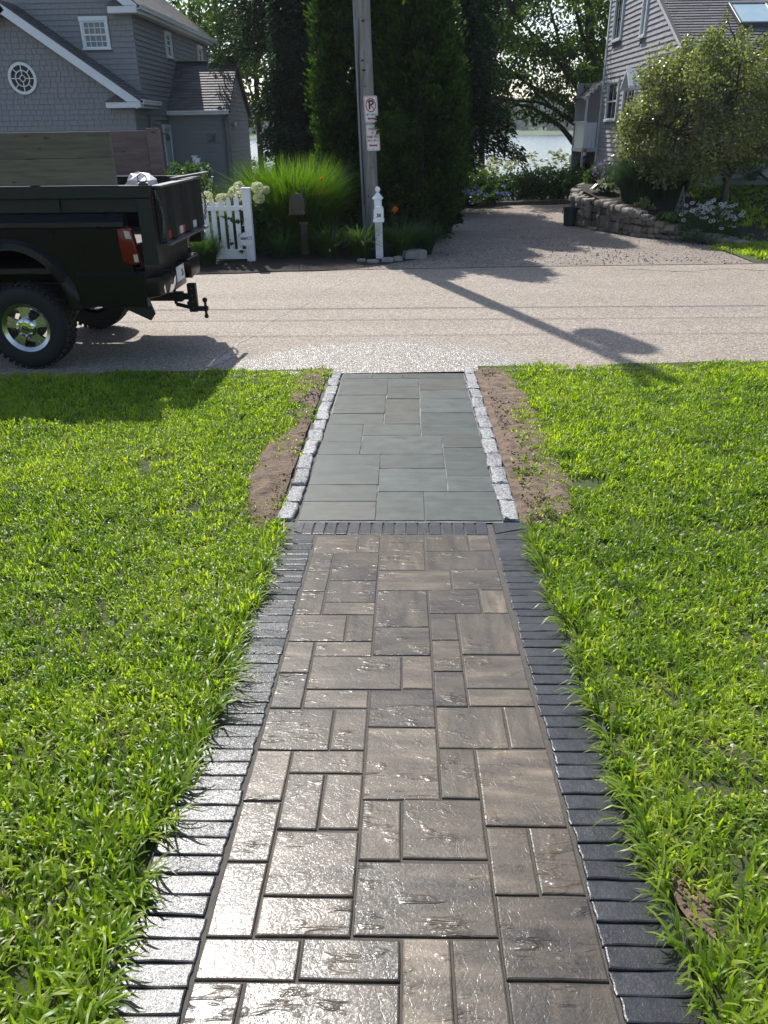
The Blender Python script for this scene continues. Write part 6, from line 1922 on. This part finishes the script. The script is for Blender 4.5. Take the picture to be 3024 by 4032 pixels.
def leafy_tree(name, label, base, trunk, tr, limbs, clumps, per, L, W, leafm, barkm='bark', group=None, tm=.45, shell=.1, droop=.2, sqz=.8, twig=.012, zj=0):
    """trunk polyline with radii, limbs [(pts, r0, r1)], clumps [(x, y, z, r)]"""
    t = thing(name, label, 'tree', base, group)
    m = MB(); m.tube(trunk, tr, 12)
    m.build('trunk', MT[barkm], t, True)
    samples = [(Vector(p), r) for p, r in zip(trunk[1:], tr[1:])]
    for pts, r0, r1 in limbs:
        k = len(pts)
        # smooth the limb
        P = [Vector(p) for p in pts]; fine = []
        for i in range(k-1):
            p0, p1, p2, p3 = P[max(i-1, 0)], P[i], P[i+1], P[min(i+2, k-1)]
            for s in range(4):
                u = s/4; fine.append(.5*((2*p1)+(-p0+p2)*u+(2*p0-5*p1+4*p2-p3)*u*u+(-p0+3*p1-3*p2+p3)*u**3) + Vector((rng.uniform(-.02, .02), rng.uniform(-.02, .02), rng.uniform(-.02, .02))))
        fine.append(P[-1])
        rad = list(np.linspace(r0, r1, len(fine)))
        m = MB(); m.tube(fine, rad, 7); m.build('limb', MT[barkm], t, True)
        samples += [(p, r) for p, r in zip(fine[2:], rad[2:])]
    m = MB(); cl = Cloud()
    for x, y, z, r in clumps:
        c = Vector((x, y, z))
        best = min(samples, key=lambda s: (s[0]-c).length*(1.0 if s[0].z < z+.2 else 1.6))
        p = best[0]; mid = p.lerp(c, .55)+Vector((rng.uniform(-.1, .1), rng.uniform(-.1, .1), .12*(c-p).length))
        m.tube([p, mid, c], [min(twig*2, best[1]*.8), twig, twig*.4], 5, False)
        for k in range(3):
            d = Vector(sph(1)[0])*r*.9
            m.tube([c, c+d*.6+Vector((0, 0, .05)), c+d], [twig*.5, twig*.35, twig*.2], 3, False)
        n = max(8, int(per*min(1.0, (r/.24)**2)))
        d = sph(n); rad = r*(shell+(1-shell)*nr.uniform(0, 1, n)**.55)
        Pp = np.array([x, y, z]) + d*rad[:, None]*np.array([1, 1, sqz])
        D = unit(d*.6+nr.normal(0, .8, (n, 3))+np.array([0, 0, zj]))
        cl.leaves(Pp, D, nr.uniform(.7, 1.3, n)*L, nr.uniform(.7, 1.2, n)*W, T_(n, tm+rng.uniform(-.14, .14)), droop=droop)
    m.build('twigs', MT[barkm], t)
    cl.build('crown', leafm, t)
    return t

# crabapple on the terrace
cb_ = []
zt = terrace_z(7, 19)
for i in range(330):
    d = sph(1)[0]; rr_ = rng.uniform(.45, 1.0)**.6
    x, y, z = 6.75+d[0]*2.15*rr_, 19.0+d[1]*1.7*rr_, 2.35+d[2]*1.55*rr_
    if z < 1.15: z = 1.12+rng.uniform(0, .35)
    if x > 6.7: z += .22
    cb_.append((x, y, z, rng.uniform(.20, .34)))
for k in range(5): cb_.append((6.5+.02*k, 18.9, 3.55+.16*k, .09))
for k in range(4): cb_.append((7.7+.05*k, 18.6, 3.6+.16*k, .10)); cb_.append((5.7+.02*k, 18.8, 3.2+.13*k, .09))
limbs = [([(7.18, 19, zt+.5), (6.6, 18.7, 1.7), (5.8, 18.5, 2.1), (5.0, 18.5, 2.35)], .06, .015), ([(7.18, 19, zt+.55), (7.5, 18.6, 2.0), (8.0, 18.3, 2.9)], .06, .015),
         ([(7.18, 19, zt+.6), (6.8, 19.3, 2.1), (6.2, 19.6, 3.1)], .055, .012), ([(7.18, 19, zt+.6), (7.1, 18.9, 2.3), (6.9, 18.7, 3.5)], .055, .012), ([(7.18, 19, zt+.5), (7.8, 19.3, 1.9), (8.6, 19.4, 2.4)], .055, .012)]
leafy_tree('crabapple_tree', 'sunlit rounded crabapple tree on the terrace in front of the weathered house', (7.2, 19, zt), [(7.22, 19, zt-.1), (7.2, 19, zt+.3), (7.18, 19, zt+.62)], [.095, .080, .07], limbs, cb_, 150, .074, .046, MT['crableaf'], 'bark', None, .55, .1, .15, .9, .009, .2)

# big spreading tree by the lake
OT = [(7.15, 32, -.3), (7.1, 32, 1.0), (6.85, 32, 2.4), (6.7, 32, 3.8), (6.3, 32.1, 6.2), (6.0, 32.3, 9.0)]
limbs = [([(7.05, 31.9, 1.2), (6.3, 31.7, 1.55), (5.6, 31.5, 2.2), (4.7, 31.3, 2.75), (3.9, 31.2, 2.95)], .13, .04),
         ([(7.05, 31.9, 1.5), (6.2, 31.4, 2.2), (5.4, 31.2, 2.7), (4.6, 31, 3.0), (3.2, 30.8, 3.1)], .11, .03),
         ([(6.9, 32, 2.2), (6.3, 31.6, 3.2), (5.7, 31.4, 3.9), (4.9, 31.2, 4.6), (3.9, 31, 5.4)], .15, .04),
         ([(6.85, 32, 2.5), (6.2, 32.6, 3.6), (5.6, 33, 4.9), (5.0, 33.2, 6.6)], .12, .03), ([(6.75, 32, 3.4), (7.3, 31.6, 4.6), (7.6, 31.4, 6.4)], .10, .03),
         ([(6.6, 32, 4.2), (5.9, 31.6, 5.6), (5.2, 31.2, 7.2)], .10, .03), ([(6.9, 32.1, 2.0), (5.9, 32.4, 2.9), (4.6, 32.7, 3.6), (3.2, 33, 4.3)], .11, .03), ([(5.2, 31.1, 2.8), (4.2, 31, 3.6), (3.0, 30.9, 4.4)], .05, .02)]
cl_ = []
for i in range(250):
    x = rng.uniform(1.6, 8.6); z = rng.uniform(2.6, 8.4); y = 32+rng.uniform(-2.4, 2.4)
    if z < 3.3 and (rng.random() < .6 or z < 2.9): continue
    if ((x-5.2)/4.2)**2+((z-6.2)/4.6)**2 > 1: continue
    cl_.append((x, y, z, rng.uniform(.35, .62)))
for x, z in ((3.6, 2.75), (3.0, 2.5), (4.3, 2.6), (4.8, 2.5), (5.3, 2.5), (2.6, 2.7), (5.9, 2.6), (2.9, 2.2), (6.4, 2.3)): cl_.append((x, 31.2, z, .34))
leafy_tree('spreading_tree', 'large dark spreading tree with long low limbs at the lake edge', (7.1, 32, -.3), OT, [.30, .25, .22, .19, .14, .06], limbs, cl_, 105, .15, .095, MT['oakleaf'], 'bark', None, .5, .1)

def plain_tree(name, label, c, zb, h, R, nclump, per, L, W, mat, tr=.16, zlow=.3, group=None, bark='bark', tm=.45, sq=1.0, fork=False, shell=.1):
    trunk = [(c[0], c[1], zb), (c[0]+rng.uniform(-.15, .15), c[1], zb+h*.35), (c[0]+rng.uniform(-.3, .3), c[1], zb+h*.85)]
    cl_ = []
    for i in range(nclump):
        d = sph(1)[0]; q = rng.uniform(.3, 1)**.5
        z = zb+h*(zlow+1)/2+d[2]*h*(1-zlow)/2*q
        cl_.append((c[0]+d[0]*R*q, c[1]+d[1]*R*q, z, R*rng.uniform(.14, .26)))
    limbs = []
    for i in range(7):
        a = rng.uniform(0, 2*PI); z0 = zb+h*rng.uniform(.22, .6)
        limbs.append(([(c[0], c[1], z0), (c[0]+R*.35*math.cos(a), c[1]+R*.35*math.sin(a), z0+h*.12), (c[0]+R*.75*math.cos(a), c[1]+R*.75*math.sin(a), z0+h*.22)], tr*.5, tr*.12))
    return leafy_tree(name, label, (c[0], c[1], zb), trunk, [tr, tr*.75, tr*.25], limbs, cl_, per, L, W, mat, bark, group, tm, shell)

def pine(label, c, zb, h, R, tiers, mat='hemlock', per=420, low=.1, seed=0, leaf=.17, name='dark_conifer', flat=.35):
    t = thing(name, label, 'tree', (c[0], c[1], zb))
    m = MB(); m.tube([(c[0], c[1], zb-.1), (c[0], c[1], zb+h*.5), (c[0], c[1], zb+h)], [.22, .13, .02], 9); m.build('trunk', MT['bark'], t)
    cl = Cloud(); mt_ = MB()
    for i in range(tiers):
        f = i/(tiers-1); z = zb+h*(low+(1-low)*f)
        L = R*(1-f)**.75*rng.uniform(.75, 1.15)+.25
        nb = 5 if f < .8 else 4
        for k in range(nb):
            a = 2*PI*(k+rng.uniform(-.3, .3))/nb + i*2.4+seed
            ln = L*rng.uniform(.7, 1.1)
            p0 = Vector((c[0], c[1], z)); p1 = Vector((c[0]+ln*.6*math.cos(a), c[1]+ln*.6*math.sin(a), z+.08*ln)); p2 = Vector((c[0]+ln*math.cos(a), c[1]+ln*math.sin(a), z-.15*ln))
            mt_.tube([p0, p1, p2], [.035, .02, .008], 4, False)
            n = int(per*ln/R)+40
            s = nr.uniform(.15, 1.0, n)
            side = nr.normal(0, 1, n)*(.10+.26*ln*np.sin(s*2.6)*.5)
            base = np.outer((1-s)**2, np.array(p0))+np.outer(2*s*(1-s), np.array(p1))+np.outer(s*s, np.array(p2))
            P = base+np.stack([-math.sin(a)*side, math.cos(a)*side, nr.normal(-.10, flat*.35, n)-.2*np.abs(side)], 1)
            D = unit(np.stack([math.cos(a)+nr.normal(0, .6, n)-math.sin(a)*np.sign(side)*.8, math.sin(a)+nr.normal(0, .6, n)+math.cos(a)*np.sign(side)*.8, nr.normal(-.35, .35, n)], 1))
            cl.leaves(P, D, nr.uniform(.7, 1.3, n)*leaf, nr.uniform(.3, .5, n)*leaf, T_(n, .4), droop=.15)
    mt_.build('branches', MT['bark'], t)['kind'] = 'stuff'
    cl.build('crown', MT[mat], t)
    return t
pine('dark feathery conifer rising behind the right arborvitae', (1.25, 24.3), 0, 9.5, 1.75, 24, per=700, low=.2, leaf=.12)
pine('dark conifer added to shade the drive, half hidden between the arborvitae and the feathery conifer', (.2, 23.6), 0, 9.0, 1.7, 20, per=380, low=.1, seed=3)  # mostly hidden tree, added to widen the shade over the drive
pine('massive dark evergreen left of the arborvitae with hanging branches', (-2.75, 23.5), 0, 10, 1.2, 26, low=.04, per=760, seed=1, leaf=.12)
pine('dark evergreen behind the house corner spreading over the lake view', (-3.3, 27.0), -.05, 11, 2.2, 20, low=.42, per=700, seed=2, leaf=.13)

plain_tree('maple_tree', 'slender tree with open leafy crown by the lake beyond the grey house', (-5.9, 34), -.4, 9.5, 2.3, 120, 95, .15, .10, MT['oakleaf'], .14, .24, None, 'bark2', .55)
plain_tree('maple_tree', 'loose pale leafy tree showing above the grey house roof', (-7.9, 38), -.7, 11.5, 2.8, 110, 80, .19, .13, MT['oakleaf'], .2, .35, None, 'bark2', .65)
plain_tree('maple_tree', 'leafy tree behind the spreading lakeside tree near the weathered house', (9.5, 36), -.5, 11, 3.0, 110, 90, .19, .13, MT['oakleaf'], .2, .25, None, 'bark', .4)
plain_tree('maple_tree', 'light leafy tree between the dark conifer and the lake', (3.3, 37), -.7, 11.5, 2.2, 100, 80, .17, .12, MT['oakleaf'], .16, .42, None, 'bark', .55)
plain_tree('willow_shrub', 'bushy small tree at the lake edge right of the dark evergreens', (-1.9, 30), -.1, 3.6, 1.2, 50, 120, .12, .08, MT['hedge'], .06, .1, None, 'bark', .5)

# shrubs along the back of the drive
for x, y, rx, ry, h, L, tm, lb in ((1.1, 26.3, .9, .8, 1.25, .10, .3, 'dark rounded shrub left behind the timber kerb'), (2.3, 27.2, 1.1, .9, 1.1, .10, .45, 'mid green shrub behind the blue hydrangeas'), (3.6, 27.4, 1.1, .9, 1.08, .09, .45, 'broad green shrub in the middle behind the drive'), (4.6, 28.0, 1.0, .8, 1.05, .09, .55, 'lighter green shrub right behind the drive'), (5.3, 27.2, .8, .7, 1.1, .09, .45, 'green shrub at the right end of the timber kerb'), (6.3, 29.6, .9, .7, 1.5, .10, .3, 'dark shrub below the white porch rail'), (4.0, 30.2, 1.6, .8, .75, .10, .65, 'pale green brush in front of the reeds')):
    shrub('leafy_shrub', lb, 'shrub', (x, y), (rx, ry, h), 2600, L, L*.65, MT['hedge'], -.05, None, 20, tm)
bh = shrub('blue_hydrangea', 'low hydrangea with blue flower heads at the back of the drive', 'shrub', (2.3, 25.75), (1.0, .4, .62), 1500, .10, .075, MT['hedge'], 0, None, 14, .4)
for i in range(26):
    petal_ball((2.3+rng.uniform(-.9, .9), 25.5+rng.uniform(-.25, .2), rng.uniform(.18, .60)), rng.uniform(.05, .085), 30, MT['petalb'], bh, 'flower_head', .05, .8)
pu = shrub('mauve_hydrangea', 'hydrangea with faded mauve heads above the stone wall corner', 'shrub', (5.4, 22.6), (.55, .5, .6), 1300, .09, .07, MT['hedge'], .80, None, 12, .4)
for i in range(22):
    petal_ball((5.4+rng.uniform(-.5, .45), 22.3+rng.uniform(-.3, .2), .80+rng.uniform(.25, .62)), rng.uniform(.05, .08), 28, MT['petalv'], pu, 'flower_head', .045, .8)

# reeds at the lake
cl = Cloud()
n = 6000
x, y = nr.uniform(-12, 16, n), nr.uniform(36, 44, n)
zb = np.vectorize(ground_z)(x, y)
cl.blades(np.stack([x, y, zb], 1), nr.uniform(.9, 1.55, n), nr.uniform(.02, .04, n), nr.normal(-.3, .6, n), np.clip(nr.beta(2, 3, n), .05, .8), T_(n, .45), curl=.8)
n = 500
x, y = nr.uniform(-8, 12, n), nr.uniform(36, 41, n); zb = np.vectorize(ground_z)(x, y)
h = nr.uniform(1.35, 1.95, n)
P = np.stack([x, y, zb+h], 1)
for k in range(5): cl.leaves(P+nr.normal(0, .03, (n, 3)), unit(np.stack([nr.normal(.8, .3, n), nr.normal(0, .3, n), nr.normal(.3, .4, n)], 1)), np.full(n, .26), np.full(n, .07), T_(n, .9, .1), droop=.3)
cl.blades(np.stack([x, y, zb], 1), h*1.02, np.full(n, .018), nr.uniform(0, 6, n), np.full(n, .08), T_(n, .8, .1))
o = cl.build('reeds', MT['reed']); o['kind'] = 'stuff'
# wood on the far shore
cl = Cloud()
for i in range(420):
    x = rng.uniform(-170, 190) if i < 320 else rng.uniform(-400, 400); y = rng.uniform(478, 580) if i < 320 else rng.uniform(475, 680)
    if 30 < x < 75 and y < 494: continue
    zb_ = fshore(x, y); h = rng.uniform(9, 17); r = rng.uniform(4, 7)
    n = 70
    d = sph(n); P = np.array([x, y, zb_+h*.52])+d*np.array([r, r, h*.48])*nr.uniform(.5, 1, (n, 1))
    cl.leaves(P, unit(d+nr.normal(0, .6, (n, 3))), nr.uniform(2.2, 4.2, n), nr.uniform(1.6, 3, n), T_(n, .45+rng.uniform(-.2, .2)), droop=.1)
o = cl.build('far_wood', MT['fartree']); o['kind'] = 'stuff'

# flowers on the terrace
def hosta(c, zb, r, n, label, tm=.5):
    t = thing('hosta', label, 'plant', (c[0], c[1], zb))
    for i in range(n):
        a = 2*PI*rng.random(); ln = rng.uniform(.6, 1.0)*r
        d = Vector((math.cos(a), math.sin(a), 0)); s_ = Vector((-d.y, d.x, 0)); h = r*rng.uniform(.5, .95)
        p = Vector((c[0], c[1], zb)); w = r*.28
        q = [p, p+d*ln*.4+Vector((0,0,h*.7)), p+d*ln*.75+Vector((0,0,h*.85)), p+d*ln*1.15+Vector((0,0,h*.5))]
        V = [q[0]-s_*.008, q[0]+s_*.008, q[1]-s_*w*.6+Vector((0,0,.02)), q[1], q[1]+s_*w*.6+Vector((0,0,.02)), q[2]-s_*w*.7, q[2]-Vector((0,0,.015)), q[2]+s_*w*.7, q[3]]
        F = [(0,3,2), (0,1,3), (1,4,3)]
        o = np_mesh('leaf', [tuple(v) for v in V], [(2,3,6,5), (3,4,7,6)], F+[(5,6,8), (6,7,8)], MT['hosta'], np.full(9, np.clip(rng.gauss(tm, .2), 0, 1)), t)
    return t
hosta((4.8, 20.3), .70, .36, 60, 'bright green hosta on top of the tall stone wall corner', .75)
hosta((5.66, 17.75), terrace_z(5.6, 17.75), .34, 55, 'pale edged hosta beside the white obelisk at the wall end', .55)
shrub('leafy_shrub', 'yellow green low plant spilling over the middle of the stone wall', 'plant', (5.30, 18.7), (.3, .25, .28), 700, .06, .04, MT['crableaf'], .45, None, 10, .75)
def daisies(c, zb, size, nf, label, fr=.036, tall=1.0):
    t = thing('shasta_daisies', label, 'plant', (c[0], c[1], zb))
    cl = Cloud(); n = 2200
    a = nr.uniform(0, 2*PI, n); q = np.sqrt(nr.uniform(0, 1, n)); z = nr.uniform(0, .82, n)
    P = np.stack([c[0]+size[0]*q*np.cos(a), c[1]+size[1]*q*np.sin(a), zb+size[2]*z*(1-.25*q**2)], 1)
    cl.leaves(P, unit(np.stack([np.cos(a)+nr.normal(0, .6, n), np.sin(a)+nr.normal(0, .6, n), np.full(n, .8)], 1)), nr.uniform(.06, .12, n), nr.uniform(.015, .026, n), T_(n, .35), droop=.1)
    cl.build('leaves', MT['hedge'], t)
    for i in range(nf):
        a = rng.uniform(0, 2*PI); q = math.sqrt(rng.random())
        p = Vector((c[0]+size[0]*1.05*q*math.cos(a), c[1]+size[1]*1.05*q*math.sin(a)-.05, zb+size[2]*(rng.uniform(.72, 1.05)-.22*q*q*(1 if math.sin(a) > 0 else 1.6))))
        nn = Vector((rng.gauss(-.15, .3), -.55+rng.gauss(0, .25), .75)).normalized()
        x_ = nn.cross(Vector((0,0,1))).normalized(); y_ = nn.cross(x_)
        m = MB(); np_ = 10
        for k in range(np_):
            b = 2*PI*k/np_; d = x_*math.cos(b)+y_*math.sin(b); s_ = nn.cross(d); L = fr*rng.uniform(.9, 1.1)
            m.add([p+d*fr*.25, p+d*L*.7+s_*fr*.2, p+d*L-nn*.006, p+d*L*.7-s_*fr*.2], [(0,1,2,3)])
        f = m.build('flower', MT['petalw'], t)
        m = MB(); m.add([p+nn*.008+ (x_*math.cos(k*PI/3)+y_*math.sin(k*PI/3))*fr*.34 - nn*.004 for k in range(6)]+[p+nn*.012], [(k, (k+1) % 6, 6) for k in range(6)]); m.build('flower_eye', MT['eye'], f)
    return t
daisies((6.28, 17.05), terrace_z(6.2, 17)-.1, (.62, .42, .85), 74, 'white shasta daisies at the near end of the stone wall', .052)
daisies((5.42, 21.1), .80, (.34, .35, .42), 40, 'white flowering clump behind the tall stone wall', .040)
# low planting behind the fence and hedge foot
shrub('leafy_shrub', 'dark low shrub between the fence post and the fountain grass', 'shrub', (-2.55, 15.35), (.4, .3, .75), 900, .09, .06, MT['hedge'], 0, None, 10, .35)
shrub('leafy_shrub', 'dark mounded shrub right under the weathered house wall', 'shrub', (7.2, 22.3), (.7, .6, .8), 1500, .09, .06, MT['hedge'], .95, None, 12, .35)
shrub('leafy_shrub', 'silvery low shrub row on the far right of the terrace lawn', 'shrub', (9.0, 21.0), (1.5, .45, .45), 2200, .07, .03, MT['bluegrass'], .95, None, 18, .6)

# ------------------------------------------------------------------ thin summer haze over the lake
hz = NT('summer_haze')
pv = hz.n('VolumePrincipled', Density=0.0003, Anisotropy=.25)
pv.inputs['Color'].default_value = (.93, .96, 1.0, 1)
hz.link(pv.outputs[0], hz.out.inputs['Volume'])
m = MB(); m.box(-545, 545, -30, 745, -4.5, 58)
o = m.build('haze', hz.m); o['kind'] = 'stuff'
